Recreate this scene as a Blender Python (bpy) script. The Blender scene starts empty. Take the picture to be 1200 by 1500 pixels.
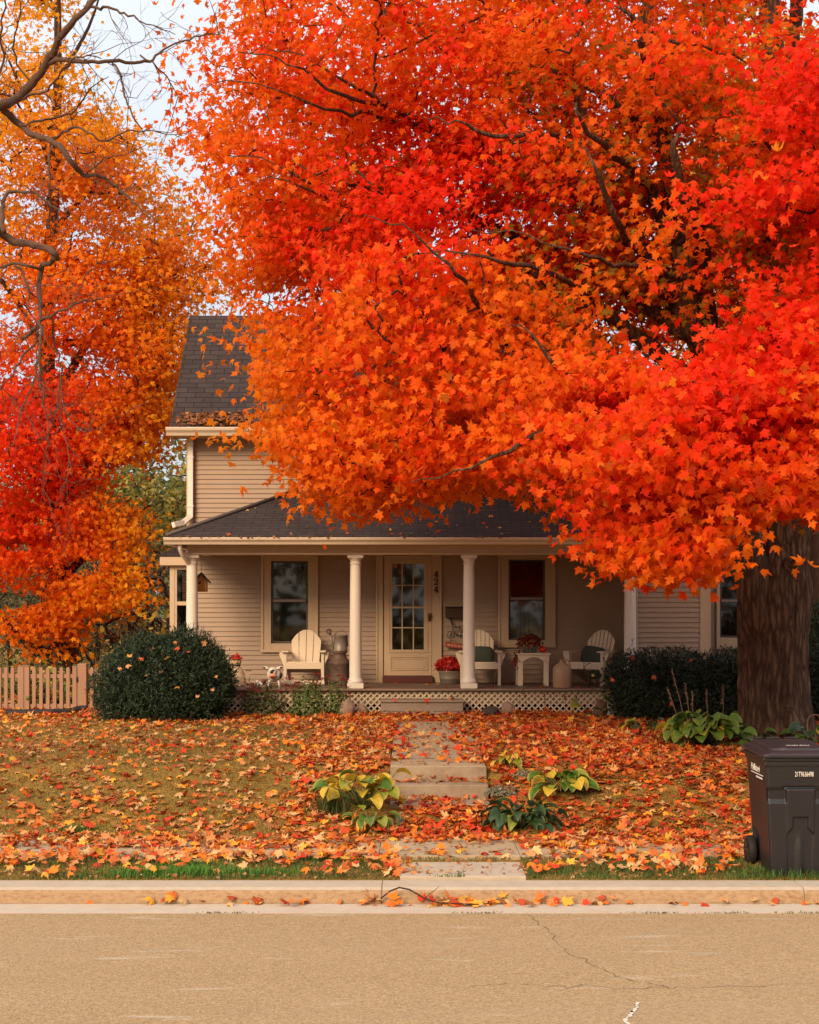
import bpy, math, random
import numpy as np
from mathutils import Vector, Matrix, noise as mnoise
R = math.radians
random.seed(11)
rng = np.random.default_rng(11)
sc = bpy.context.scene
COL = sc.collection
F = 2240.0           # focal length in photo pixels (1200 px wide)
CH = 2.45            # camera height above the gutter


def P(px, py, Y):
    """photo measurement + real distance -> metres"""
    return Vector(((px - 600) * Y / F, Y, CH - (py - 893) * Y / F))


# ------------------------------------------------------------------ materials
def nodes_of(name):
    m = bpy.data.materials.new(name)
    m.use_nodes = True
    nt = m.node_tree
    for n in list(nt.nodes):
        nt.nodes.remove(n)
    out = nt.nodes.new('ShaderNodeOutputMaterial')
    b = nt.nodes.new('ShaderNodeBsdfPrincipled')
    nt.links.new(b.outputs[0], out.inputs[0])
    return m, nt, b, out


def mat(name, col, rough=0.7, var=0.12, scale=6.0, bump=0.0, bscale=40.0, metal=0.0, spec=0.3, stretch=(1, 1, 1), col2=None, c2lo=0.5, c2hi=0.7, c2scale=2.0):
    m, nt, b, out = nodes_of(name)
    L = nt.links.new
    tc = nt.nodes.new('ShaderNodeTexCoord')
    mp = nt.nodes.new('ShaderNodeMapping')
    mp.inputs['Scale'].default_value = stretch
    L(tc.outputs['Object'], mp.inputs[0])
    nz = nt.nodes.new('ShaderNodeTexNoise')
    nz.inputs['Scale'].default_value = scale
    nz.inputs['Detail'].default_value = 6
    L(mp.outputs[0], nz.inputs['Vector'])
    mx = nt.nodes.new('ShaderNodeMix'); mx.data_type = 'RGBA'
    mx.inputs[6].default_value = (*[c * (1 - var) for c in col], 1)
    mx.inputs[7].default_value = (*[min(1, c * (1 + var)) for c in col], 1)
    L(nz.outputs[0], mx.inputs[0])
    res = mx.outputs[2]
    if col2:
        n2 = nt.nodes.new('ShaderNodeTexNoise'); n2.inputs['Scale'].default_value = c2scale; n2.inputs['Detail'].default_value = 8
        n2.inputs['Roughness'].default_value = 0.65
        L(mp.outputs[0], n2.inputs['Vector'])
        rp = nt.nodes.new('ShaderNodeMapRange'); rp.inputs[1].default_value = c2lo; rp.inputs[2].default_value = c2hi
        L(n2.outputs[0], rp.inputs[0])
        m2 = nt.nodes.new('ShaderNodeMix'); m2.data_type = 'RGBA'
        L(rp.outputs[0], m2.inputs[0]); L(res, m2.inputs[6]); m2.inputs[7].default_value = (*col2, 1)
        res = m2.outputs[2]
    L(res, b.inputs['Base Color'])
    b.inputs['Roughness'].default_value = rough
    b.inputs['Metallic'].default_value = metal
    b.inputs['Specular IOR Level'].default_value = spec
    if bump:
        nb = nt.nodes.new('ShaderNodeTexNoise'); nb.inputs['Scale'].default_value = bscale; nb.inputs['Detail'].default_value = 8
        L(mp.outputs[0], nb.inputs['Vector'])
        bp = nt.nodes.new('ShaderNodeBump'); bp.inputs['Strength'].default_value = bump; bp.inputs['Distance'].default_value = 0.02
        L(nb.outputs[0], bp.inputs['Height']); L(bp.outputs[0], b.inputs['Normal'])
    return m


def leaf_mat(name, trans=0.35, rough=0.55, spec=0.25, tint=(1, 1, 1)):
    m, nt, b, out = nodes_of(name)
    L = nt.links.new
    at = nt.nodes.new('ShaderNodeAttribute'); at.attribute_name = 'Col'
    tc = nt.nodes.new('ShaderNodeTexCoord')
    nz = nt.nodes.new('ShaderNodeTexNoise'); nz.inputs['Scale'].default_value = 25; nz.inputs['Detail'].default_value = 3
    L(tc.outputs['Object'], nz.inputs['Vector'])
    mr = nt.nodes.new('ShaderNodeMapRange'); mr.inputs[3].default_value = 0.8; mr.inputs[4].default_value = 1.15
    L(nz.outputs[0], mr.inputs[0])
    vm = nt.nodes.new('ShaderNodeVectorMath'); vm.operation = 'SCALE'
    L(at.outputs['Color'], vm.inputs[0]); L(mr.outputs[0], vm.inputs['Scale'])
    L(vm.outputs[0], b.inputs['Base Color'])
    b.inputs['Roughness'].default_value = rough
    b.inputs['Specular IOR Level'].default_value = spec
    if trans > 0:
        t = nt.nodes.new('ShaderNodeBsdfTranslucent'); L(vm.outputs[0], t.inputs['Color'])
        ms = nt.nodes.new('ShaderNodeMixShader'); ms.inputs[0].default_value = trans
        L(b.outputs[0], ms.inputs[1]); L(t.outputs[0], ms.inputs[2]); L(ms.outputs[0], out.inputs[0])
    return m


def bark_mat(name, c1, c2, scale=1.0, bump=0.9):
    m, nt, b, out = nodes_of(name)
    L = nt.links.new
    tc = nt.nodes.new('ShaderNodeTexCoord')
    mp = nt.nodes.new('ShaderNodeMapping'); mp.inputs['Scale'].default_value = (8 * scale, 8 * scale, 1.35 * scale)
    L(tc.outputs['Object'], mp.inputs[0])
    n1 = nt.nodes.new('ShaderNodeTexNoise'); n1.inputs['Scale'].default_value = 2.2; n1.inputs['Detail'].default_value = 10; n1.inputs['Roughness'].default_value = 0.65
    n1.inputs['Distortion'].default_value = 0.6
    L(mp.outputs[0], n1.inputs['Vector'])
    vo = nt.nodes.new('ShaderNodeTexVoronoi'); vo.feature = 'DISTANCE_TO_EDGE'; vo.inputs['Scale'].default_value = 1.6
    mixv = nt.nodes.new('ShaderNodeVectorMath'); mixv.operation = 'MULTIPLY_ADD'
    L(n1.outputs['Color'], mixv.inputs[0]); mixv.inputs[1].default_value = (.8, .8, .8); L(mp.outputs[0], mixv.inputs[2])
    L(mixv.outputs[0], vo.inputs['Vector'])
    mr = nt.nodes.new('ShaderNodeMapRange'); mr.inputs[2].default_value = 0.28
    L(vo.outputs['Distance'], mr.inputs[0])
    mu = nt.nodes.new('ShaderNodeMath'); mu.operation = 'MULTIPLY'
    L(mr.outputs[0], mu.inputs[0]); L(n1.outputs[0], mu.inputs[1])
    n3 = nt.nodes.new('ShaderNodeTexNoise'); n3.inputs['Scale'].default_value = 90; L(tc.outputs['Object'], n3.inputs['Vector'])
    ad = nt.nodes.new('ShaderNodeMath'); ad.operation = 'MULTIPLY_ADD'; ad.inputs[1].default_value = 0.25
    L(n3.outputs[0], ad.inputs[0]); L(mu.outputs[0], ad.inputs[2])
    mx = nt.nodes.new('ShaderNodeMix'); mx.data_type = 'RGBA'
    mx.inputs[6].default_value = (*c1, 1); mx.inputs[7].default_value = (*c2, 1)
    L(ad.outputs[0], mx.inputs[0]); L(mx.outputs[2], b.inputs['Base Color'])
    b.inputs['Roughness'].default_value = 0.9; b.inputs['Specular IOR Level'].default_value = 0.15
    bp = nt.nodes.new('ShaderNodeBump'); bp.inputs['Strength'].default_value = bump; bp.inputs['Distance'].default_value = 0.05
    L(ad.outputs[0], bp.inputs['Height']); L(bp.outputs[0], b.inputs['Normal'])
    return m


def glass_mat(name, tint=(0.8, 0.8, 0.8), refl=1.0):
    m, nt, b, out = nodes_of(name)
    nt.nodes.remove(b)
    L = nt.links.new
    g = nt.nodes.new('ShaderNodeBsdfGlossy'); g.inputs['Roughness'].default_value = 0.03; g.inputs['Color'].default_value = (refl, refl, refl, 1)
    t = nt.nodes.new('ShaderNodeBsdfTransparent'); t.inputs['Color'].default_value = (*tint, 1)
    fr = nt.nodes.new('ShaderNodeFresnel'); fr.inputs['IOR'].default_value = 1.5
    ms = nt.nodes.new('ShaderNodeMixShader')
    L(fr.outputs[0], ms.inputs[0]); L(t.outputs[0], ms.inputs[1]); L(g.outputs[0], ms.inputs[2]); L(ms.outputs[0], out.inputs[0])
    return m


def shingle_mat(name, c1, c2, mortar):
    m, nt, b, out = nodes_of(name)
    L = nt.links.new
    uv = nt.nodes.new('ShaderNodeUVMap'); uv.uv_map = 'UVMap'
    br = nt.nodes.new('ShaderNodeTexBrick')
    br.inputs['Color1'].default_value = (*c1, 1); br.inputs['Color2'].default_value = (*c2, 1); br.inputs['Mortar'].default_value = (*mortar, 1)
    br.inputs['Scale'].default_value = 1.0
    br.inputs['Mortar Size'].default_value = 0.008
    br.inputs['Mortar Smooth'].default_value = 0.3
    br.inputs['Brick Width'].default_value = 0.3
    br.inputs['Row Height'].default_value = 0.14
    L(uv.outputs[0], br.inputs['Vector'])
    nz = nt.nodes.new('ShaderNodeTexNoise'); nz.inputs['Scale'].default_value = 1.3; nz.inputs['Detail'].default_value = 9; nz.inputs['Roughness'].default_value = .7
    L(uv.outputs[0], nz.inputs['Vector'])
    mr = nt.nodes.new('ShaderNodeMapRange'); mr.inputs[3].default_value = 0.5; mr.inputs[4].default_value = 1.5
    L(nz.outputs[0], mr.inputs[0])
    vm = nt.nodes.new('ShaderNodeVectorMath'); vm.operation = 'SCALE'
    L(br.outputs['Color'], vm.inputs[0]); L(mr.outputs[0], vm.inputs['Scale']); L(vm.outputs[0], b.inputs['Base Color'])
    b.inputs['Roughness'].default_value = 0.85; b.inputs['Specular IOR Level'].default_value = 0.25
    sx = nt.nodes.new('ShaderNodeSeparateXYZ'); L(uv.outputs[0], sx.inputs[0])
    dv = nt.nodes.new('ShaderNodeMath'); dv.operation = 'DIVIDE'; dv.inputs[1].default_value = 0.14; L(sx.outputs[1], dv.inputs[0])
    fr = nt.nodes.new('ShaderNodeMath'); fr.operation = 'FRACT'; L(dv.outputs[0], fr.inputs[0])
    iv = nt.nodes.new('ShaderNodeMath'); iv.operation = 'SUBTRACT'; iv.inputs[0].default_value = 1; L(fr.outputs[0], iv.inputs[1])
    ad = nt.nodes.new('ShaderNodeMath'); ad.operation = 'MULTIPLY_ADD'; ad.inputs[1].default_value = -0.5
    L(br.outputs['Fac'], ad.inputs[0]); L(iv.outputs[0], ad.inputs[2])
    bp = nt.nodes.new('ShaderNodeBump'); bp.inputs['Strength'].default_value = 0.7; bp.inputs['Distance'].default_value = 0.02
    L(ad.outputs[0], bp.inputs['Height']); L(bp.outputs[0], b.inputs['Normal'])
    return m


# ------------------------------------------------------------------ mesh builder
class MB:
    def __init__(s):
        s.v = []; s.f = []; s.m = []; s.sm = []; s.uv = {}

    def add(s, vs, fs, mi=0, smooth=False):
        o = len(s.v)
        s.v += [tuple(v) for v in vs]
        s.f += [tuple(i + o for i in f) for f in fs]
        s.m += [mi] * len(fs); s.sm += [smooth] * len(fs)
        return s

    def box(s, x0, x1, y0, y1, z0, z1, mi=0):
        vs = [(x0, y0, z0), (x1, y0, z0), (x1, y1, z0), (x0, y1, z0), (x0, y0, z1), (x1, y0, z1), (x1, y1, z1), (x0, y1, z1)]
        fs = [(0, 3, 2, 1), (4, 5, 6, 7), (0, 1, 5, 4), (1, 2, 6, 5), (2, 3, 7, 6), (3, 0, 4, 7)]
        return s.add(vs, fs, mi)

    def obox(s, c, size, M=None, mi=0):
        M = M or Matrix.Identity(3)
        h = [q / 2 for q in size]
        vs = [Vector(c) + M @ Vector((a * h[0], b * h[1], d * h[2])) for a, b, d in ((-1, -1, -1), (1, -1, -1), (1, 1, -1), (-1, 1, -1), (-1, -1, 1), (1, -1, 1), (1, 1, 1), (-1, 1, 1))]
        fs = [(0, 3, 2, 1), (4, 5, 6, 7), (0, 1, 5, 4), (1, 2, 6, 5), (2, 3, 7, 6), (3, 0, 4, 7)]
        return s.add(vs, fs, mi)

    def bar(s, a, b, w, t, up=(0, 0, 1), mi=0):
        """rectangular bar from a to b, width w across, thickness t along up"""
        a = Vector(a); b = Vector(b); d = (b - a).normalized(); u = Vector(up)
        sd = d.cross(u)
        if sd.length < 1e-4:
            sd = d.cross(Vector((1, 0, 0)))
        sd.normalize(); u = sd.cross(d).normalized()
        M = Matrix((sd, d, u)).transposed()
        return s.obox((a + b) / 2, (w, (b - a).length, t), M, mi)

    def prism(s, poly, axis, a, b, mi=0, smooth=False):
        """extrude a 2-d polygon; axis 'y': poly (x,z); 'x': poly (y,z); 'z': poly (x,y)"""
        def pt(p, t):
            return {'y': (p[0], t, p[1]), 'x': (t, p[0], p[1]), 'z': (p[0], p[1], t)}[axis]
        n = len(poly)
        vs = [pt(p, a) for p in poly] + [pt(p, b) for p in poly]
        fs = [tuple(range(n)), tuple(range(2 * n - 1, n - 1, -1))] + [(i, i + n, (i + 1) % n + n, (i + 1) % n) for i in range(n)]
        return s.add(vs, fs, mi, smooth)

    def tube(s, pts, rad, n=8, mi=0, caps=True, disp=None):
        pts = [Vector(p) for p in pts]
        if not hasattr(rad, '__len__'):
            rad = [rad] * len(pts)
        vs = []; prev = None
        for i, p in enumerate(pts):
            d = (pts[min(i + 1, len(pts) - 1)] - pts[max(i - 1, 0)])
            d = d.normalized() if d.length > 1e-9 else Vector((0, 0, 1))
            if prev is None:
                u = d.cross(Vector((0.3, 1, 0.1))).normalized() if abs(d.y) < 0.9 else d.cross(Vector((1, 0, 0))).normalized()
            else:
                u = (prev - d * prev.dot(d)).normalized()
            prev = u; w = d.cross(u)
            for k in range(n):
                a = 2 * math.pi * k / n
                rr = rad[i] * (disp(a, i, p) if disp else 1)
                vs.append(p + (u * math.cos(a) + w * math.sin(a)) * rr)
        m = len(pts)
        fs = [(i * n + k, i * n + (k + 1) % n, (i + 1) * n + (k + 1) % n, (i + 1) * n + k) for i in range(m - 1) for k in range(n)]
        if caps:
            fs += [tuple(range(n - 1, -1, -1)), tuple((m - 1) * n + k for k in range(n))]
        return s.add(vs, fs, mi, True)

    def lathe(s, prof, c=(0, 0, 0), n=28, mi=0, smooth=True):
        c = Vector(c); vs = []; m = len(prof)
        for r, z in prof:
            for k in range(n):
                a = 2 * math.pi * k / n
                vs.append(c + Vector((r * math.cos(a), r * math.sin(a), z)))
        fs = [(i * n + k, i * n + (k + 1) % n, (i + 1) * n + (k + 1) % n, (i + 1) * n + k) for i in range(m - 1) for k in range(n)]
        fs += [tuple(range(n - 1, -1, -1)), tuple((m - 1) * n + k for k in range(n))]
        return s.add(vs, fs, mi, smooth)

    def ball(s, c, r, n=12, mi=0, M=None, disp=None):
        if not hasattr(r, '__len__'):
            r = (r, r, r)
        c = Vector(c); vs = []; h = max(4, n // 2 + 1)
        for i in range(h + 1):
            th = math.pi * i / h
            for k in range(n):
                a = 2 * math.pi * k / n
                q = Vector((math.sin(th) * math.cos(a), math.sin(th) * math.sin(a), math.cos(th)))
                e = disp(q) if disp else 1
                q = Vector((q.x * r[0], q.y * r[1], q.z * r[2])) * e
                vs.append(c + (M @ q if M else q))
        fs = [(i * n + k, (i + 1) * n + k, (i + 1) * n + (k + 1) % n, i * n + (k + 1) % n) for i in range(h) for k in range(n)]
        return s.add(vs, fs, mi, True)

    def ring(s, c, rad, t, axis='y', n=24, m=6, mi=0):
        c = Vector(c)
        def e(a):
            x, y = rad * math.cos(a), rad * math.sin(a)
            return {'y': Vector((x, 0, y)), 'x': Vector((0, x, y)), 'z': Vector((x, y, 0))}[axis]
        ax = {'y': Vector((0, 1, 0)), 'x': Vector((1, 0, 0)), 'z': Vector((0, 0, 1))}[axis]
        vs = []
        for i in range(n):
            a = 2 * math.pi * i / n; q = e(a); d = q.normalized()
            for k in range(m):
                b = 2 * math.pi * k / m
                vs.append(c + q + d * t * math.cos(b) + ax * t * math.sin(b))
        fs = [(i * m + k, ((i + 1) % n) * m + k, ((i + 1) % n) * m + (k + 1) % m, i * m + (k + 1) % m) for i in range(n) for k in range(m)]
        return s.add(vs, fs, mi, True)

    def quad_uv(s, vs, uvs, mi=0):
        o = len(s.f)
        s.add(vs, [tuple(range(len(vs)))], mi)
        s.uv[o] = uvs
        return s

    def build(s, name, mats, parent=None, bevel=0.0, solid=0.0, weld=False):
        me = bpy.data.meshes.new(name)
        me.from_pydata(s.v, [], s.f)
        if not isinstance(mats, (list, tuple)):
            mats = [mats]
        for m in mats:
            me.materials.append(m)
        me.polygons.foreach_set('material_index', s.m)
        me.polygons.foreach_set('use_smooth', s.sm)
        if s.uv:
            lay = me.uv_layers.new(name='UVMap')
            for fi, uvs in s.uv.items():
                p = me.polygons[fi]
                for li, q in zip(p.loop_indices, uvs):
                    lay.data[li].uv = q
        me.update()
        o = bpy.data.objects.new(name, me)
        COL.objects.link(o)
        if solid:
            md = o.modifiers.new('solid', 'SOLIDIFY'); md.thickness = solid; md.offset = -1
        if bevel:
            md = o.modifiers.new('bevel', 'BEVEL'); md.width = bevel; md.segments = 2; md.limit_method = 'ANGLE'; md.angle_limit = R(40)
            md.harden_normals = False
        attach(o, parent)
        return o


def wt(o):
    """world translation of an unrotated object, without waiting for the depsgraph"""
    return o.location + ((wt(o.parent) + o.matrix_parent_inverse.translation) if o.parent else Vector((0, 0, 0)))


def attach(o, parent):
    if parent is not None:
        o.parent = parent
        o.matrix_parent_inverse = Matrix.Translation(-wt(parent))


def tag(o, label=None, cat=None, group=None, kind=None):
    if label: o['label'] = label
    if cat: o['category'] = cat
    if group: o['group'] = group
    if kind: o['kind'] = kind
    return o


def thing(name, label, cat, loc=(0, 0, 0), group=None):
    o = bpy.data.objects.new(name, None)
    o.empty_display_size = 0.2
    COL.objects.link(o)
    o.location = loc
    return tag(o, label, cat, group)


def copy_tree(o, parent=None):
    c = o.copy(); COL.objects.link(c)
    if parent is not None:
        c.parent = parent
    for ch in list(o.children):
        copy_tree(ch, c)
    return c


# ------------------------------------------------------------------ leaves in bulk
def tmpl(right, centre=None, fold=0.22, droop=0.18):
    """right half outline from base to tip (x>=0) -> verts, tris (fan about a centre vertex)"""
    pts = list(right) + [(-x, y) for x, y in reversed(right) if x > 1e-6]
    cy = centre if centre is not None else 0.35
    vs = [(0, cy, 0.0)] + [(x, y, -abs(x) * fold - max(0, y - cy) * droop) for x, y in pts]
    n = len(pts)
    tr = [(0, 1 + i, 1 + (i + 1) % n) for i in range(n)]
    return np.array(vs, float), np.array(tr, int)


MAPLE = tmpl([(0, -0.02), (0.16, -0.10), (0.34, -0.10), (0.27, 0.08), (0.44, 0.16), (0.56, 0.40), (0.36, 0.36), (0.20, 0.44), (0.25, 0.62), (0.10, 0.64), (0, 0.95)], 0.26)
MAPLE_S = tmpl([(0, 0), (0.33, -0.08), (0.26, 0.10), (0.54, 0.40), (0.2, 0.42), (0, 0.95)], 0.25)
OVAL = tmpl([(0, 0), (0.2, 0.2), (0.26, 0.45), (0.14, 0.78), (0, 1.0)], 0.45, 0.3, 0.25)
DIAM = tmpl([(0, 0), (0.2, 0.45), (0, 1.0)], 0.5, 0.2, 0.2)
SPRIG = tmpl([(0, 0), (0.11, 0.3), (0.07, 0.75), (0, 1.0)], 0.5, 0.3, 0.2)


def norm(a):
    return a / (np.linalg.norm(a, axis=1, keepdims=True) + 1e-9)


def leaves(name, pos, nrm, tip, size, col, template, material, parent=None, warp=0.0):
    V, T = template
    N = len(pos)
    n = norm(np.asarray(nrm, float))
    t = np.asarray(tip, float)
    t = norm(t - n * (t * n).sum(1, keepdims=True))
    x = np.cross(t, n)
    size = np.asarray(size, float).reshape(N, 1, 1)
    Vb = np.repeat(V[None], N, 0)
    if warp:
        w = rng.normal(0, warp, (N, 1))
        Vb = Vb.copy()
        Vb[:, :, 2] += w * (Vb[:, :, 0] ** 2 * 2 + (Vb[:, :, 1] - .3) ** 2 * 1.5) + rng.normal(0, warp * .5, (N, 1)) * Vb[:, :, 0]
    verts = (Vb[:, :, 0:1] * x[:, None] + Vb[:, :, 1:2] * t[:, None] + Vb[:, :, 2:3] * n[:, None]) * size + np.asarray(pos)[:, None]
    nv = V.shape[0]
    tris = (T[None] + (np.arange(N) * nv)[:, None, None]).reshape(-1, 3)
    return trimesh(name, verts.reshape(-1, 3), tris, np.repeat(np.asarray(col, float), nv, 0), material, parent)


def trimesh(name, verts, tris, cols, material, parent=None, smooth=False):
    me = bpy.data.meshes.new(name)
    me.vertices.add(len(verts)); me.vertices.foreach_set('co', np.ascontiguousarray(verts, dtype=np.float32).ravel())
    me.loops.add(tris.size); me.loops.foreach_set('vertex_index', np.ascontiguousarray(tris, dtype=np.int32).ravel())
    me.polygons.add(len(tris))
    me.polygons.foreach_set('loop_start', np.arange(0, tris.size, 3, dtype=np.int32))
    if smooth:
        me.polygons.foreach_set('use_smooth', np.ones(len(tris), dtype=bool))
    me.materials.append(material)
    ca = me.color_attributes.new('Col', 'FLOAT_COLOR', 'POINT')
    c4 = np.ones((len(verts), 4), np.float32); c4[:, :3] = cols
    ca.data.foreach_set('color', c4.ravel())
    me.update(calc_edges=True)
    o = bpy.data.objects.new(name, me); COL.objects.link(o)
    attach(o, parent)
    return o


def vnoise(p, scale, seed=0.0):
    return np.array([mnoise.noise(Vector((a[0] * scale + seed, a[1] * scale - seed, a[2] * scale + 2 * seed))) for a in p])


def pick(cols, probs, n):
    cols = np.array(cols, float); probs = np.array(probs, float); probs = probs / probs.sum()
    return cols[rng.choice(len(cols), n, p=probs)]


# ------------------------------------------------------------------ trees
def grow(roots, attr, r_tip=0.007, power=0.45, rmax=0.3, sides=6, arch=0.1, wig=0.1, zpen=0.25):
    """roots: list of polylines (already branches); attractors get joined to the nearest node. Returns MB with tubes, branch polylines."""
    pos = []; par = []
    for pl in roots:
        prev = -1
        for a, b in zip(pl[:-1], pl[1:]):
            k = max(1, int((Vector(b) - Vector(a)).length / 0.4))
            for j in range(k):
                pos.append(Vector(a).lerp(Vector(b), j / k)); par.append(prev); prev = len(pos) - 1
        pos.append(Vector(pl[-1])); par.append(prev)
    nroot = len(pos)
    attr = np.asarray(attr, float)
    base = np.array([tuple(p) for p in pos])
    d0 = np.min(np.linalg.norm(attr[:, None] - base[None], axis=2), axis=1)
    attr = attr[np.argsort(d0)]
    A = np.zeros((nroot + len(attr) * 4, 3)); A[:nroot] = base; n = nroot
    branches = []
    for a in attr:
        dv = A[:n] - a
        dd = np.sqrt((dv ** 2).sum(1)) + zpen * np.maximum(0, dv[:, 2])
        j = int(np.argmin(dd)); s = Vector(A[j]); e = Vector(a); ln = (e - s).length
        idx = [j]; k = 3
        for q in range(1, k + 1):
            t = q / k
            p = s.lerp(e, t)
            if q < k:
                p += Vector((random.gauss(0, wig), random.gauss(0, wig), random.gauss(0, wig) + arch * 4 * t * (1 - t))) * ln
            A[n] = p; par.append(idx[-1]); idx.append(n); n += 1
        branches.append(idx)
    tips = np.zeros(n)
    for b in branches:
        tips[b[-1]] += 1
    for i in range(n - 1, -1, -1):
        if par[i] >= 0:
            tips[par[i]] += tips[i]
    mb = MB()
    lines = []
    for b in branches:
        pts = [Vector(A[i]) for i in b]
        rad = [min(rmax, r_tip * max(1, tips[i]) ** power) for i in b]
        rad[0] = min(rad[0], rad[1] * 1.3)
        mb.tube(pts, rad, sides if rad[0] > 0.02 else 4, caps=False)
        lines.append(pts)
    return mb, lines


def in_blobs(blobs, n, shell=0.0):
    """sample n points from blobs (cx,cy px, depth m, rx px, rz px, ry m, weight)"""
    out = []
    w = np.array([b[6] for b in blobs], float); w /= w.sum()
    for b, k in zip(blobs, (w * n).astype(int)):
        c = P(b[0], b[1], b[2]); rx = b[3] * b[2] / F; rz = b[4] * b[2] / F; ry = b[5]
        u = norm(rng.normal(size=(k, 3))); r = rng.uniform(shell, 1, (k, 1)) ** (1 / 2.4)
        out.append(np.array(c)[None] + u * r * np.array([[rx, ry, rz]]))
    return np.concatenate(out)
# ------------------------------------------------------------------ palette
M = {}
M['siding'] = mat('siding paint', (0.37, 0.262, 0.185), 0.6, 0.07, 3.0, 0.05, 60, col2=(0.31, 0.215, 0.15), c2lo=.5, c2hi=.8, c2scale=1.2)
M['trim'] = mat('cream trim paint', (0.50, 0.36, 0.235), 0.5, 0.06, 4.0, 0.04, 70)
M['white'] = mat('white column paint', (0.68, 0.60, 0.51), 0.45, 0.05, 5.0, 0.03, 70)
M['gutter'] = mat('gutter metal paint', (0.62, 0.51, 0.39), 0.45, 0.08, 3.0, 0.05, 30, col2=(0.40, 0.28, 0.18), c2lo=.6, c2hi=.8, c2scale=4)
M['roof'] = shingle_mat('asphalt shingles', (0.050, 0.036, 0.032), (0.036, 0.026, 0.025), (0.014, 0.010, 0.009))
M['rooftrim'] = mat('roof edge metal', (0.09, 0.07, 0.06), 0.6)
M['deck'] = mat('porch floor paint', (0.17, 0.105, 0.08), 0.55, 0.2, 5.0, 0.1, 30, stretch=(1, .2, 1))
M['lattice'] = mat('lattice paint', (0.62, 0.49, 0.35), 0.6, 0.12, 5.0, 0.05, 50, col2=(0.42, 0.31, 0.21), c2lo=.5, c2hi=.75, c2scale=2)
M['board'] = mat('backing board', (0.40, 0.30, 0.20), 0.7, 0.12, 3)
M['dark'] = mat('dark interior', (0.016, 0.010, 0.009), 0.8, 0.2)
M['room'] = mat('room wall', (0.28, 0.19, 0.15), 0.8, 0.2)
M['glass'] = glass_mat('window glass')
M['screen'] = mat('sash grey', (0.10, 0.075, 0.06), 0.6)
M['brass'] = mat('aged brass', (0.14, 0.085, 0.03), 0.4, metal=0.8)
M['number'] = mat('dark brown enamel', (0.05, 0.022, 0.015), 0.5)
M['sill'] = mat('oxblood sill paint', (0.10, 0.025, 0.02), 0.5)
M['step'] = mat('step paint', (0.26, 0.19, 0.145), 0.6, 0.15, 4, 0.08, 30, col2=(.16, .11, .08), c2lo=.5, c2hi=.75)
M['concrete'] = mat('walk concrete', (0.40, 0.295, 0.18), 0.85, 0.16, 5, 0.35, 60, col2=(0.33, 0.25, 0.16), c2lo=.45, c2hi=.72, c2scale=1.6)
M['stepcon'] = mat('stained step concrete', (0.33, 0.245, 0.16), 0.85, 0.2, 8, 0.4, 60, col2=(0.20, 0.13, 0.085), c2lo=.4, c2hi=.7, c2scale=2.5)
M['curbtop'] = mat('curb concrete', (0.46, 0.365, 0.265), 0.85, 0.2, 9, 0.5, 90, col2=(0.43, 0.33, 0.23), c2lo=.48, c2hi=.75, c2scale=2.2)
M['curbface'] = mat('rusty curb face', (0.37, 0.235, 0.13), 0.9, 0.18, 14, 0.4, 80, stretch=(.7, 1, 1.3), col2=(0.24, 0.125, 0.055), c2lo=.46, c2hi=.72, c2scale=30)
M['gutterpan'] = mat('gutter pan concrete', (0.49, 0.395, 0.295), 0.85, 0.15, 7, 0.3, 80, col2=(0.46, 0.35, 0.24), c2lo=.5, c2hi=.75, c2scale=1.5)
M['bark'] = bark_mat('maple bark', (0.034, 0.017, 0.010), (0.25, 0.14, 0.084))
M['twig'] = mat('dark branch bark', (0.045, 0.022, 0.014), 0.9, 0.3, 12, 0.4, 40)
M['barebark'] = mat('bare branch bark', (0.105, 0.055, 0.034), 0.9, 0.35, 14, 0.6, 50)
M['rock'] = mat('field stone', (0.27, 0.18, 0.13), 0.85, 0.3, 6, 0.5, 20)
M['rockdark'] = mat('dark stone', (0.05, 0.035, 0.03), 0.85, 0.3, 6, 0.5, 20)
M['galv'] = mat('galvanised metal', (0.23, 0.19, 0.155), 0.5, 0.3, 9, 0.12, 30, metal=0.35)
M['rusty'] = mat('old milk can metal', (0.135, 0.085, 0.062), 0.6, 0.35, 8, 0.15, 30, metal=0.25, col2=(.07, .03, .018), c2lo=.5, c2hi=.7, c2scale=6)
M['chair'] = mat('cream chair paint', (0.64, 0.51, 0.37), 0.5, 0.05, 4, 0.03, 60)
M['cushion'] = mat('green cushion cloth', (0.055, 0.065, 0.048), 0.9, 0.3, 20, 0.2, 120)
M['stone_jug'] = mat('stoneware glaze', (0.40, 0.25, 0.14), 0.35, 0.08, 4, 0.02, 20)
M['pink_fence'] = mat('salmon fence stain', (0.34, 0.185, 0.115), 0.75, 0.14, 7, 0.2, 30, stretch=(1, 1, .2))
M['black'] = mat('black plastic pipe', (0.018, 0.014, 0.013), 0.5)
M['bin'] = mat('brown bin plastic', (0.014, 0.0115, 0.0135), 0.42, 0.15, 5, 0.12, 60, spec=0.5)
M['binlid'] = mat('bin lid plastic', (0.020, 0.014, 0.0145), 0.4, 0.2, 5, 0.15, 60, spec=0.5, col2=(.13, .085, .06), c2lo=.6, c2hi=.8, c2scale=5)
M['tyre'] = mat('tyre rubber', (0.015, 0.012, 0.011), 0.7, 0.2)
M['decal'] = mat('white decal', (0.75, 0.70, 0.63), 0.6)
M['red'] = mat('red enamel', (0.55, 0.02, 0.01), 0.4)
M['signred'] = mat('sign red paint', (0.30, 0.045, 0.022), 0.55)
M['figcream'] = mat('figurine glaze', (0.62, 0.45, 0.30), 0.4, 0.12, 6)
M['figwhite'] = mat('figurine white', (0.74, 0.66, 0.56), 0.4)
M['figblack'] = mat('figurine black', (0.02, 0.017, 0.016), 0.4)
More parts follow.
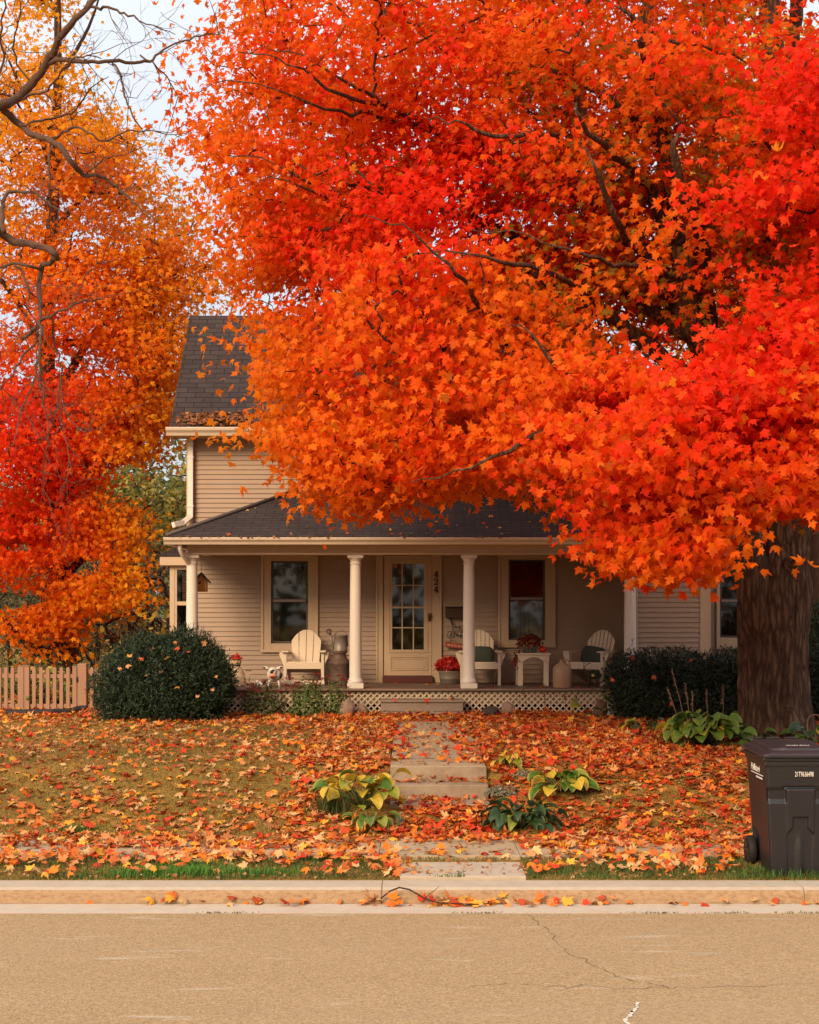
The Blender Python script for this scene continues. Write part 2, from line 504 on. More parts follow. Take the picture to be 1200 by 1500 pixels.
M['pinkglaze'] = mat('pink muzzle glaze', (0.68, 0.30, 0.20), 0.4)
M['yellowglaze'] = mat('yellow glaze', (0.60, 0.38, 0.08), 0.4)
M['wood'] = mat('birdhouse wood', (0.38, 0.15, 0.035), 0.7, 0.25, 12, 0.1, 30)
M['mail'] = mat('mailbox brown', (0.055, 0.026, 0.014), 0.5)
M['grey'] = mat('wrought iron', (0.05, 0.045, 0.045), 0.5, metal=.3)
M['curtain'] = mat('pale curtain', (0.40, 0.36, 0.33), 0.9)
M['bluecurtain'] = mat('blue grey sheer curtain', (0.36, 0.40, 0.44), 0.9, .2, 5)
M['blind'] = mat('tan window blind', (0.48, 0.33, 0.20), 0.7)
M['stem'] = mat('dry stalk', (0.24, 0.13, 0.07), 0.9, .3)
M['greenstem'] = mat('green stalk', (0.10, 0.12, 0.035), 0.8, .3)
M['lf'] = leaf_mat('maple leaf', 0.6, 0.55, 0.15)
M['gl'] = leaf_mat('fallen leaf', 0.12, 0.65, 0.2)
M['pl'] = leaf_mat('plant leaf', 0.25, 0.45, 0.35)
M['grass'] = leaf_mat('grass blade', 0.3, 0.6, 0.2)
M['needle'] = leaf_mat('yew needle', 0.15, 0.5, 0.3)

# ------------------------------------------------------------------ terrain
def sstep(a, b, x):
    t = np.clip((x - a) / (b - a), 0, 1)
    return t * t * (3 - 2 * t)


def gz(x, y):
    """ground height"""
    x = np.asarray(x, float); y = np.asarray(y, float)
    z = np.interp(y, [12.9, 12.95, 14.0, 15.1, 15.3, 15.9, 16.7, 17.4, 18.5, 24, 40, 120, 400], [.12, .125, .165, .17, .20, .29, .50, .67, .71, .77, .9, 2.0, 6.0])
    step_cut = sstep(-.42, -.2, x) * (1 - sstep(.86, 1.08, x))
    zc = np.interp(y, [12.9, 12.95, 14.0, 15.1, 16.3, 17.05, 17.15, 24], [.12, .125, .165, .17, .335, .36, .62, .74])
    z = np.where((y > 15.1) & (y < 17.4), z * (1 - step_cut) + np.minimum(z, zc) * step_cut, z)
    z = z - 0.02 * ((y > 14.08) & (y < 15.07))
    z = z - 0.09 * sstep(-.24, -.18, x) * (1 - sstep(.82, .88, x)) * ((y > 17.05) & (y < 23.95))
    z = np.where(y < 12.9, -0.12, z)
    return z


def ground_bumps(x, y):
    return np.array([mnoise.noise(Vector((a * 1.1, b * 1.1, 3.1))) * 0.022 + mnoise.noise(Vector((a * .35, b * .35, 9.1))) * .03 for a, b in zip(x.ravel(), y.ravel())]).reshape(x.shape) * (y > 15.3)


def gh(x, y):
    x = np.asarray(x, float); y = np.asarray(y, float)
    return gz(x, y) + ground_bumps(x, y)


def lawn_material():
    m, nt, b, out = nodes_of('dry lawn')
    L = nt.links.new
    tc = nt.nodes.new('ShaderNodeTexCoord')
    n1 = nt.nodes.new('ShaderNodeTexNoise'); n1.inputs['Scale'].default_value = 0.8; n1.inputs['Detail'].default_value = 6
    n2 = nt.nodes.new('ShaderNodeTexNoise'); n2.inputs['Scale'].default_value = 30; n2.inputs['Detail'].default_value = 8
    L(tc.outputs['Object'], n1.inputs[0]); L(tc.outputs['Object'], n2.inputs[0])
    r1 = nt.nodes.new('ShaderNodeMapRange'); r1.inputs[1].default_value = .4; r1.inputs[2].default_value = .62; L(n1.outputs[0], r1.inputs[0])
    mx = nt.nodes.new('ShaderNodeMix'); mx.data_type = 'RGBA'
    mx.inputs[6].default_value = (0.33, 0.18, 0.04, 1); mx.inputs[7].default_value = (0.235, 0.145, 0.033, 1); L(r1.outputs[0], mx.inputs[0])
    m2 = nt.nodes.new('ShaderNodeMix'); m2.data_type = 'RGBA'; m2.blend_type = 'MULTIPLY'; m2.inputs[0].default_value = 1
    r2 = nt.nodes.new('ShaderNodeMapRange'); r2.inputs[3].default_value = .35; r2.inputs[4].default_value = 1.5; L(n2.outputs[0], r2.inputs[0])
    L(mx.outputs[2], m2.inputs[6]); L(r2.outputs[0], m2.inputs[7])
    L(m2.outputs[2], b.inputs['Base Color']); b.inputs['Roughness'].default_value = 0.95; b.inputs['Specular IOR Level'].default_value = 0.1
    bp = nt.nodes.new('ShaderNodeBump'); bp.inputs['Strength'].default_value = 1; bp.inputs['Distance'].default_value = .04
    L(n2.outputs[0], bp.inputs['Height']); L(bp.outputs[0], b.inputs['Normal'])
    return m


def road_material():
    m, nt, b, out = nodes_of('worn asphalt')
    L = nt.links.new
    tc = nt.nodes.new('ShaderNodeTexCoord')

    def noise(scale, detail, st=(1, 1, 1), rough=.6):
        mp = nt.nodes.new('ShaderNodeMapping'); mp.inputs['Scale'].default_value = st; L(tc.outputs['Object'], mp.inputs[0])
        n = nt.nodes.new('ShaderNodeTexNoise'); n.inputs['Scale'].default_value = scale; n.inputs['Detail'].default_value = detail; n.inputs['Roughness'].default_value = rough
        L(mp.outputs[0], n.inputs[0]); return n.outputs[0]

    def mix(fac, a, c, blend='MIX'):
        x = nt.nodes.new('ShaderNodeMix'); x.data_type = 'RGBA'; x.blend_type = blend
        if isinstance(fac, (int, float)): x.inputs[0].default_value = fac
        else: L(fac, x.inputs[0])
        for i, v in ((6, a), (7, c)):
            if isinstance(v, tuple): x.inputs[i].default_value = (*v, 1)
            else: L(v, x.inputs[i])
        return x.outputs[2]

    def rng_(src, a, bb, c=0., d=1.):
        r = nt.nodes.new('ShaderNodeMapRange'); r.inputs[1].default_value = a; r.inputs[2].default_value = bb; r.inputs[3].default_value = c; r.inputs[4].default_value = d
        L(src, r.inputs[0]); return r.outputs[0]
    base = mix(noise(1.2, 8, (.25, 1.6, 1)), (0.335, 0.22, 0.113), (0.385, 0.26, 0.14))
    vo = nt.nodes.new('ShaderNodeTexVoronoi'); vo.inputs['Scale'].default_value = 75; L(tc.outputs['Object'], vo.inputs['Vector'])
    sp = nt.nodes.new('ShaderNodeSeparateColor'); L(vo.outputs['Color'], sp.inputs[0])
    base = mix(1.0, base, rng_(sp.outputs[0], 0, 1, .74, 1.24), 'MULTIPLY')
    base = mix(1.0, base, rng_(noise(60, 6), .3, .7, .8, 1.2), 'MULTIPLY')
    # pale worn scuffs, stretched along the street
    base = mix(rng_(noise(2.2, 8, (.4, 2.6, 1), .62), .60, .70, 0, .5), base, (0.56, 0.46, 0.34))
    base = mix(rng_(noise(.7, 5, (.3, 1.2, 1)), .5, .75, 0, .35), base, (0.35, 0.24, 0.14))
    L(base, b.inputs['Base Color'])
    b.inputs['Roughness'].default_value = .9; b.inputs['Specular IOR Level'].default_value = .15
    bp = nt.nodes.new('ShaderNodeBump'); bp.inputs['Strength'].default_value = .6; bp.inputs['Distance'].default_value = .008
    L(vo.outputs['Distance'], bp.inputs['Height']); L(bp.outputs[0], b.inputs['Normal'])
    return m


# ground sheet
xs = np.unique(np.concatenate([np.linspace(-300, -15, 12), np.linspace(-15, -.6, 50), np.linspace(-.6, 1.3, 40), np.linspace(1.3, 15, 48), np.linspace(15, 300, 12)]))
ys = np.unique(np.concatenate([np.linspace(-200, 12, 8), [12.89, 12.9], np.linspace(12.95, 15.1, 14), np.linspace(15.1, 17.4, 36), np.linspace(17.4, 25, 40), np.linspace(25, 45, 12), np.linspace(50, 400, 15)]))
XX, YY = np.meshgrid(xs, ys)
ZZ = gh(XX.ravel(), YY.ravel())
gv = np.stack([XX.ravel(), YY.ravel(), ZZ], 1)
nx_, ny_ = len(xs), len(ys)
ii = (np.arange(ny_ - 1)[:, None] * nx_ + np.arange(nx_ - 1)[None]).ravel()
gt = np.concatenate([np.stack([ii, ii + 1, ii + nx_ + 1], 1), np.stack([ii, ii + nx_ + 1, ii + nx_], 1)])
g = trimesh('ground', gv, gt, np.ones((len(gv), 3)), lawn_material(), smooth=True)
tag(g, 'dry front lawn with a bank sloping down to the pavement', None, None, 'structure')

mb = MB(); mb.box(-120, 120, -6, 12.33, -.15, 0)
tag(mb.build('road', road_material()), 'worn tan asphalt street with fine cracks', None, None, 'structure')
# cracks are thin dark/pale strips of sealed tar lying on the road
def crack(name, pts, w, m, lab):
    c = MB()
    pp = []
    for a, b_ in zip(pts[:-1], pts[1:]):
        for k in range(6):
            t = k / 6; pp.append((a[0] + (b_[0] - a[0]) * t + random.gauss(0, .014), a[1] + (b_[1] - a[1]) * t + random.gauss(0, .02)))
    pp.append(pts[-1])
    for a, b_ in zip(pp[:-1], pp[1:]):
        d = Vector((b_[0] - a[0], b_[1] - a[1])); 
        if d.length < 1e-4: continue
        n = Vector((-d.y, d.x)).normalized() * w * random.uniform(.3, 1.2)
        c.add([(a[0] - n.x, a[1] - n.y, .004), (a[0] + n.x, a[1] + n.y, .004), (b_[0] + n.x, b_[1] + n.y, .004), (b_[0] - n.x, b_[1] - n.y, .004)], [(0, 1, 2, 3)])
    tag(c.build(name, m), lab, None, None, 'structure')
M['tar'] = mat('crack dirt', (0.19, 0.115, 0.055), .9)
M['pale'] = mat('pale crack filler', (0.62, 0.54, 0.44), .9)
def onroad(px, py):
    Y = CH * F / (py - 893); return ((px - 600) * Y / F, Y)
crack('road_crack', [onroad(*q) for q in ((775, 1340), (800, 1362), (822, 1388), (850, 1405), (880, 1420), (905, 1432), (940, 1440), (980, 1447))], .0035, M['tar'], 'thin crack running across the asphalt')
crack('road_crack', [onroad(*q) for q in ((690, 1446), (740, 1441), (800, 1445), (860, 1446), (980, 1447), (1080, 1445), (1200, 1441))], .003, M['tar'], 'long crack along the asphalt')
crack('road_crack', [onroad(*q) for q in ((935, 1470), (928, 1482), (919, 1492), (915, 1512))], .012, M['pale'], 'pale filled crack at the bottom of the street')

mb = MB(); mb.box(-120, 120, 12.33, 12.70, -.15, .006)
tag(mb.build('gutter', M['gutterpan']), 'pale concrete gutter strip at the foot of the kerb', None, None, 'structure')
kerb = MB(); L0 = 3.05
for k in range(-14, 15):
    x0 = -.24 + k * 3.25 if True else 0
    x0 = -.23 + k * 3.52
    kerb.prism([(12.702, -.12), (12.71, .01), (12.735, .088), (12.752, .112), (12.79, .13), (13.09, .134), (13.09, -.12)], 'x', x0 + .0025, x0 + 3.5175, 0)
ko = kerb.build('kerb', [M['curbtop'], M['curbface']], bevel=.006)
for p in ko.data.polygons:
    if p.normal.y < -.6: p.material_index = 1
tag(ko, 'concrete kerb with rusty stained face', None, None, 'structure')
sw = MB()
for k in range(-25, 26):
    x0 = -.28 + k * 1.3
    sw.box(x0 + .0015, x0 + 1.2985, 14.05, 15.09, .05, .19)
tag(sw.build('pavement', M['concrete'], bevel=.008), 'leaf covered concrete pavement parallel to the street', None, None, 'structure')
cw = MB(); cw.box(-.08, 1.0, 13.10, 13.85, .03, .165)
tag(cw.build('carriage_walk', M['curbtop'], bevel=.008), 'clean concrete slab between kerb and pavement', None, None, 'structure')
wk = MB()
yy = [17.1, 18.35, 19.6, 20.85, 22.1, 23.9]
for a, b_ in zip(yy[:-1], yy[1:]):
    za, zb = .70 + (a - 17.1) * .011, .70 + (b_ - 17.1) * .011
    wk.prism([(a + .004, za - (.24 if a == 17.1 else .12)), (a + .004, za), (b_ - .004, zb), (b_ - .004, zb - .12)], 'x', -.212, .855)
tag(wk.build('front_path', M['concrete'], bevel=.01), 'straight concrete path with leaves leading to the porch step', None, None, 'structure')
st = thing('garden_steps', 'three shallow concrete steps in the lawn bank covered by red leaves', 'steps', (.32, 16.7, .25))
for (y0, y1, z0, z1) in ((16.72, 17.10, .10, .535), (16.30, 16.72, .05, .375)):
    MB().box(-.21, .865, y0, y1, z0, z1).build('step', M['stepcon'], st, bevel=.012)
MB().box(-.215, .86, 17.07, 17.103, .30, .695).build('riser', M['stepcon'], st, bevel=.006)
# ------------------------------------------------------------------ house
M['rail'] = mat('meeting rail paint', (.26, .21, .18), .5)
house = thing('house', 'tan clapboard house with a columned front porch behind the red maple', 'house', (0, 26.7, .77))
YW = 26.7; YF = 25.2
def WX(px, Y=YW): return (px - 600) * Y / F
def WZ(py, Y=YW): return CH - (py - 893) * Y / F


def clap(mb, x0, x1, z0, z1, Y, holes=(), course=.083, out=.021):
    """lapped boards facing -Y with rectangular holes (x0,x1,z0,z1)"""
    z = z0
    while z < z1 - 1e-4:
        zt = min(z + course, z1)
        iv = [(x0, x1)]
        for hx0, hx1, hz0, hz1 in holes:
            if hz0 < zt - .02 and hz1 > z + .02:
                nv = []
                for a, b in iv:
                    if hx1 <= a or hx0 >= b: nv.append((a, b)); continue
                    if a < hx0: nv.append((a, hx0))
                    if b > hx1: nv.append((hx1, b))
                iv = nv
        for a, b in iv:
            mb.add([(a, Y - out, z), (b, Y - out, z), (b, Y - .001, zt), (a, Y - .001, zt)], [(0, 1, 2, 3)])
            mb.add([(a, Y - out, z), (b, Y - out, z), (b, Y, z), (a, Y, z)], [(3, 2, 1, 0)])
        z = zt


def clap_x(mb, y0, y1, z0, z1, X, sgn, course=.083, out=.012):
    z = z0
    while z < z1 - 1e-4:
        zt = min(z + course, z1)
        mb.add([(X + sgn * out, y0, z), (X + sgn * out, y1, z), (X, y1, zt), (X, y0, zt)], [(0, 1, 2, 3)])
        mb.add([(X + sgn * out, y0, z), (X + sgn * out, y1, z), (X, y1, z), (X, y0, z)], [(3, 2, 1, 0)])
        z = zt


HX0, HX1 = -3.87, 4.92
ZE = 5.46
FZ = 1.177     # porch floor
W1 = dict(o=(WX(384), WX(465.5), WZ(953), 3.42), g=(WX(397.5), WX(451.5), WZ(942.5), WZ(822)), mid=WZ(880))
W2 = dict(o=(WX(730.5), WX(812.5), WZ(946), 3.42), g=(WX(745), WX(798.5), WZ(937.5), WZ(819.5)), mid=WZ(877))
DR = dict(o=(WX(552), WX(646), FZ, 3.42), s=(WX(563), WX(632.5), WZ(989.5), WZ(814)))
UPW = dict(o=(WX(622), WX(671), WZ(660), WZ(566)), g=(WX(629), WX(663), WZ(652), WZ(573)), mid=WZ(612))
holes = [W1['g'], W2['g'], DR['s'][:2] + (FZ, DR['s'][3]), UPW['g']]
wall = MB()
clap(wall, HX0, HX1, FZ - .35, ZE, YW, holes)
# gable above (front)
GX0, GX1, GPX, GZ = -1.75, 4.92, 1.6, 8.75
z = ZE
while z < GZ:
    zt = min(z + .083, GZ); k = (GZ - z) / (GZ - ZE)
    a, b = GPX + (GX0 - GPX) * k, GPX + (GX1 - GPX) * k
    k2 = (GZ - zt) / (GZ - ZE); a2, b2 = GPX + (GX0 - GPX) * k2, GPX + (GX1 - GPX) * k2
    wall.add([(a, YW - .021, z), (b, YW - .021, z), (b2, YW - .001, zt), (a2, YW - .001, zt)], [(0, 1, 2, 3)])
    z = zt
# projecting front room at the right end of the porch
VX0, VX1 = 3.74, 4.90
clap(wall, VX0, VX1, .75, 4.25, YF, course=.083, out=.022)
clap_x(wall, YF, YW, .75, 4.25, VX0, -1)
clap_x(wall, YF, YW + .8, .75, 4.25, VX1, 1)
# rear right part, sides, back
RW = dict(o=(5.52, 6.02, WZ(948.6, 27.5), WZ(806, 27.5)), g=(5.575, 5.93, WZ(934, 27.5), WZ(815, 27.5)), mid=WZ(880, 27.5))
clap(wall, 4.92, 6.25, .7, 4.2, 27.5, [RW['g']])
clap_x(wall, YW, 30.4, .7, ZE, HX0, -1)
clap_x(wall, 27.5, 30.4, .7, 4.2, 6.25, 1)
clap_x(wall, YW, 30.4, 4.2, ZE, HX1, 1)
wall.add([(HX0, 30.4, .7), (6.25, 30.4, .7), (6.25, 30.4, 4.2), (HX1, 30.4, 4.2), (HX1, 30.4, ZE), (HX0, 30.4, ZE)], [(5, 4, 3, 2, 1, 0)])
wall.add([(HX0, YW, ZE), (HX0, 30.4, ZE), (HX0, 28.5, 7.86)], [(0, 2, 1)])
wall.build('wall', M['siding'], house)
# dark rooms behind the windows
rm = MB(); rm.box(HX0 + .05, HX1 - .05, 28.2, 28.25, FZ, 5.3); rm.box(HX0 + .05, 6.2, 26.75, 28.2, FZ - .05, FZ); rm.box(HX0 + .05, HX1 - .05, 26.75, 28.2, 3.95, 4.0); rm.box(4.95, 6.2, 28.5, 28.55, FZ, 4.1)
rm.build('interior', M['room'], house)
for bx_ in ((HX0 - .02, HX0 + .10, YW - .03, YW + .08, FZ - .3, ZE), (VX0 - .02, VX0 + .022, YF - .03, YF + .08, .75, 4.2), (VX1 - .115, VX1 + .02, YF - .03, YF + .08, .75, 4.2), (VX1 + .022, VX1 + .06, YF - .015, YF + .08, .75, 4.2)):
    MB().box(*bx_).build('corner_board', M['trim'], house, bevel=.004)


def window(w, Y, name='window', sashm=None, rail=.035, curtains=()):
    o, g = w['o'], w['g']
    t = MB()
    t.box(o[0], g[0], Y - .045, Y + .03, o[2], o[3]); t.box(g[1], o[1], Y - .045, Y + .03, o[2], o[3])
    t.box(g[0], g[1], Y - .045, Y + .03, o[2], g[2]); t.box(g[0], g[1], Y - .045, Y + .03, g[3], o[3])
    e = .03   # back band
    t.box(o[0] - .012, o[0] + e, Y - .065, Y - .047, o[2], o[3]); t.box(o[1] - e, o[1] + .012, Y - .065, Y - .047, o[2], o[3])
    t.box(o[0] - .02, o[1] + .02, Y - .075, Y - .047, o[2] - .03, o[2] + .012)
    wo = t.build(name, M['trim'], house, bevel=.005)
    s = MB(); q = rail
    for (z0, z1, dy) in ((w['mid'], g[3], .0), (g[2], w['mid'], .035)):
        s.box(g[0], g[0] + q, Y - .02 + dy, Y + .04 + dy, z0, z1); s.box(g[1] - q, g[1], Y + .005 + dy, Y + .04 + dy, z0, z1)
        s.box(g[0] + q, g[1] - q, Y + .005 + dy, Y + .04 + dy, z0, z0 + q * 1.1); s.box(g[0] + q, g[1] - q, Y + .005 + dy, Y + .04 + dy, z1 - q * .9, z1)
    s.build('sash', sashm or M['screen'], wo, bevel=.003)
    MB().box(g[0] + q, g[1] - q, Y - .024, Y - .002, w['mid'] - .022, w['mid'] + .022).build('meeting_rail', M['rail'], wo, bevel=.003)
    MB().box(g[0] + q, g[1] - q, Y + .018, Y + .022, w['mid'] + q, g[3] - q * .9).build('pane', M['glass'], wo)
    MB().box(g[0] + q, g[1] - q, Y + .053, Y + .057, g[2] + q, w['mid'] - q * .9).build('pane', M['glass'], wo)
    for nm, x0, x1, z0, z1, mm, fold in curtains:
        c = MB(); n = 40
        vs = []
        for k in range(n + 1):
            x = x0 + (x1 - x0) * k / n; y = Y + .16 + fold * math.sin(k * 1.35) * .03
            vs += [(x, y, z0), (x, y, z1)]
        c.add(vs, [(2 * k, 2 * k + 2, 2 * k + 3, 2 * k + 1) for k in range(n)], 0, True)
        c.build(nm, mm, wo)
    return wo


g = W1['g']; window(W1, YW, curtains=[('curtain', g[0], g[1], g[3] - .42, g[3] - .12, mat('pane_reflection', (.20, .19, .18), .9), 1), ('curtain', g[0], g[0] + .13, g[2], W1['mid'], mat('side curtain', (.16, .13, .12), .9), 1), ('curtain', g[1] - .13, g[1], g[2], W1['mid'], mat('side curtain', (.16, .13, .12), .9), 1)])  # first curtain is a pale band standing in for a reflection
g = W2['g']; window(W2, YW, curtains=[('curtain', g[0], g[1], g[2], W2['mid'] - .05, M['bluecurtain'], .7), ('window_shade', g[0], g[1], W2['mid'] - .02, g[3], mat('brown shade', (.03, .02, .016), .8), 0)])
g = UPW['g']; window(UPW, YW, curtains=[])
g = RW['g']; window(RW, 27.5, curtains=[])

# door
d = DR['s']; o = DR['o']
t = MB()
t.box(o[0], o[0] + .11, YW - .05, YW + .04, FZ, o[3]); t.box(o[1] - .155, o[1], YW - .05, YW + .04, FZ, o[3]); t.box(o[0] + .11, o[1] - .155, YW - .05, YW + .04, d[3] + .012, o[3])
t.box(o[0] - .012, o[0] + .02, YW - .07, YW - .052, FZ, o[3]); t.box(o[1] - .02, o[1] + .012, YW - .07, YW - .052, FZ, o[3])
t.build('door_frame', M['trim'], house, bevel=.005)
MB().box(d[0] - .03, d[1] + .02, YW - .14, YW + .06, FZ + .001, d[2] - .006).build('door_sill', M['sill'], house, bevel=.006)
gx = [WX(574.7), WX(589.3), WX(605.7), WX(621)]
gzs = [WZ(951.5), WZ(919.5), WZ(889.8), WZ(857.6), WZ(826)]
dm = MB(); ya, yb = YW - .035, YW + .008
dm.box(d[0], gx[0], ya, yb, d[2], d[3]); dm.box(gx[3], d[1], ya, yb, d[2], d[3])
dm.box(gx[0], gx[3], ya, yb, d[2], gzs[0]); dm.box(gx[0], gx[3], ya, yb, gzs[4], d[3])
for x in gx[1:3]: dm.box(x - .011, x + .011, ya + .008, yb - .004, gzs[0], gzs[4])
for k in (1, 2, 3):
    hw = .016 if k == 2 else .011
    for a, b in ((gx[0], gx[1] - .011), (gx[1] + .011, gx[2] - .011), (gx[2] + .011, gx[3])):
        dm.box(a, b, ya + .008, yb - .004, gzs[k] - hw, gzs[k] + hw)
# glazing frame and lower panel mouldings
def frame_xz(mb, x0, x1, z0, z1, w, y0, y1):
    mb.box(x0, x0 + w, y0, y1, z0, z1); mb.box(x1 - w, x1, y0, y1, z0, z1); mb.box(x0 + w, x1 - w, y0, y1, z0, z0 + w); mb.box(x0 + w, x1 - w, y0, y1, z1 - w, z1)
frame_xz(dm, WX(569.5), WX(627), WZ(956), WZ(820), .02, ya - .012, ya - .001)
frame_xz(dm, WX(571.5), WX(627), WZ(982), WZ(961.5), .02, ya - .012, ya - .001)
frame_xz(dm, WX(575.5), WX(623), WZ(979), WZ(964.5), .012, ya - .009, ya - .001)
door = dm.build('door', M['trim'], house, bevel=.004)
MB().box(gx[0] - .002, gx[3] + .002, YW - .012, YW - .008, gzs[0], gzs[4]).build('pane', M['glass'], door)
hb = MB(); hx, hz = WX(629), WZ(904)
hb.box(hx - .025, hx + .025, ya - .03, ya - .001, hz - .07, hz + .07); hb.ball((hx + .01, ya - .06, hz + .02), (.03, .03, .03)); hb.tube([(hx - .005, ya - .03, hz - .05), (hx - .005, ya - .06, hz - .04), (hx - .005, ya - .06, hz + .03)], .01)
hb.build('handle', M['brass'], door, bevel=.008)
# inner door with a lighter hall seen through the glass
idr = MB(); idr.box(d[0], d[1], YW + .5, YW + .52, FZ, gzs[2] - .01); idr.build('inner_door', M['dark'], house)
ih = MB(); ih.box(d[0] - .1, gx[1] + .02, YW + .6, YW + .62, gzs[2], gzs[4] + .1); ih.build('curtain', mat('rust hall curtain', (.32, .09, .03), .9), house)

# house numbers, slab serif strokes
def digits(mb, txt, cx, zc, h, Y):
    """stacked 4-2-4"""
    def stroke(p, q, w):
        mb.bar((p[0], Y, p[1]), (q[0], Y, q[1]), w, .012, up=(0, 1, 0))
    for k, ch in enumerate(txt):
        z0 = zc - k * h * 1.22; w = h * .72; x0 = cx - w / 2
        if ch == '4':
            stroke((x0 + w * .68, z0), (x0 + w * .68, z0 + h), w * .36)
            stroke((x0 + .02 * w, z0 + h * .30), (x0 + w, z0 + h * .30), h * .15)
            stroke((x0 + w * .05, z0 + h * .30), (x0 + w * .66, z0 + h * .98), w * .2)
            stroke((x0 + w * .42, z0 + h * .03), (x0 + w, z0 + h * .03), h * .08)
        else:
            pts = [(.06, .70), (.10, .85), (.28, .97), (.55, .97), (.80, .86), (.86, .70), (.74, .52), (.45, .32), (.14, .10)]
            for a, b in zip(pts[:-1], pts[1:]):
                stroke((x0 + a[0] * w, z0 + a[1] * h), (x0 + b[0] * w, z0 + b[1] * h), w * (.32 if a[0] > .5 else .22))
            stroke((x0 + .06 * w, z0 + .08 * h), (x0 + .95 * w, z0 + .08 * h), h * .17)
            stroke((x0 + .93 * w, z0 + .0 * h), (x0 + .93 * w, z0 + .27 * h), w * .1)
            mb.ball((x0 + .17 * w, Y, z0 + .72 * h), (w * .13, .008, w * .13), 8)
nm = MB(); digits(nm, '424', WX(638.9), WZ(846), .108, YW - .057)
nm.build('house_number', M['number'], house)

# porch floor, ceiling, beam
PX0, PX1 = -3.62, 3.72
fl = MB()
n = 0; x = PX0
MB().box(PX0, PX1, 24.66, YW, FZ - .045, FZ).build('porch_floor', M['deck'], house, bevel=.006)
MB().box(PX0, PX1, 24.625, 24.665, FZ - .036, FZ - .004).build('porch_fascia', mat('porch edge paint', (.22, .145, .105), .6), house, bevel=.008)
bm_ = MB()
bm_.box(PX0 + .04, VX0 - .02, 24.66, 24.86, 3.375, 3.52)
bm_.box(PX0 + .04, PX0 + .22, 24.86, YW - .05, 3.375, 3.52)
bm_.box(PX0 - .02, VX0 - .02, 24.62, 24.90, 3.335, 3.373)
bm_.build('porch_beam', M['trim'], house, bevel=.006)
MB().box(PX0 + .23, VX0 - .03, 24.87, YW - .07, 3.46, 3.49).build('porch_ceiling', M['trim'], house)
MB().box(PX0 - .22, VX0 - .03, 24.33, 24.66, 3.525, 3.545).build('soffit', M['trim'], house)

def ogee_gutter(x0, x1, y, zt, zb, dep=.12):
    g_ = MB()
    h = zt - zb
    prof = [(y, zb), (y - dep * .45, zb), (y - dep * .62, zb + h * .35), (y - dep * .92, zb + h * .62), (y - dep, zb + h * .85), (y - dep, zt), (y - dep + .014, zt), (y - dep + .014, zt - .03), (y - .012, zt - .03), (y - .012, zt), (y, zt)]
    g_.prism(prof, 'x', x0, x1)
    return g_
ogee_gutter(-3.90, VX0 - .02, 24.33, 3.595, 3.485).build('gutter', M['gutter'], house)
gs = MB(); gs.prism([(-3.90, 3.485), (-3.90, 3.595), (-3.80, 3.595), (-3.80, 3.485)], 'y', 24.335, YW - .02); gs.build('gutter', M['gutter'], house)

def roof_plane(mb, pts):
    """quad/tri sloping plane with UV in metres: u along X (or Y), v up the slope"""
    p = [Vector(q) for q in pts]
    nrm_ = (p[1] - p[0]).cross(p[2] - p[0]).normalized()
    if nrm_.z < 0: p.reverse(); nrm_ = -nrm_
    u = Vector((0, 0, 1)).cross(nrm_).normalized(); v = nrm_.cross(u)
    mb.quad_uv([tuple(q) for q in p], [(q.dot(u), q.dot(v)) for q in p])
pr = MB()
roof_plane(pr, [(-3.88, 24.26, 3.61), (VX0 - .03, 24.26, 3.61), (VX0 - .03, YW - .015, 4.53), (-1.9, YW - .015, 4.53)])
roof_plane(pr, [(-3.88, 24.26, 3.61), (-1.9, YW - .015, 4.53), (-3.88, YW - .015, 3.61)])
pr.build('porch_roof', M['roof'], house, solid=.03)
hp = MB(); hp.tube([(-3.86, 24.28, 3.632), (-1.92, YW - .03, 4.548)], .035, 6); hp.build('hip_ridge', M['rooftrim'], house)
# main roof
mr = MB()
roof_plane(mr, [(-4.10, 26.14, 5.565), (GPX, 26.14, 5.565), (GPX, 28.5, 7.93), (-4.10, 28.5, 7.93)])
roof_plane(mr, [(-4.10, 28.5, 7.93), (GPX, 28.5, 7.93), (GPX, 30.86, 5.565), (-4.10, 30.86, 5.565)])
roof_plane(mr, [(GX0 - .25, 26.3, ZE - .18), (GPX, 26.3, GZ + .12), (GPX, 30.6, GZ + .12), (GX0 - .25, 30.6, ZE - .18)])
roof_plane(mr, [(GX1 + .25, 26.3, ZE - .18), (GX1 + .25, 30.6, ZE - .18), (GPX, 30.6, GZ + .12), (GPX, 26.3, GZ + .12)])
roof_plane(mr, [(VX0 - .2, 24.9, 4.22), (VX1 + .2, 24.9, 4.22), (VX1 + .2, YW - .02, 4.9), (VX0 - .2, YW - .02, 4.9)])
roof_plane(mr, [(4.95, 27.2, 4.18), (6.5, 27.2, 4.18), (6.5, 29, 5.0), (4.95, 29, 5.0)])
roof_plane(mr, [(4.95, 29, 5.0), (6.5, 29, 5.0), (6.5, 30.7, 4.18), (4.95, 30.7, 4.18)])
mr.build('roof', M['roof'], house, solid=.05)
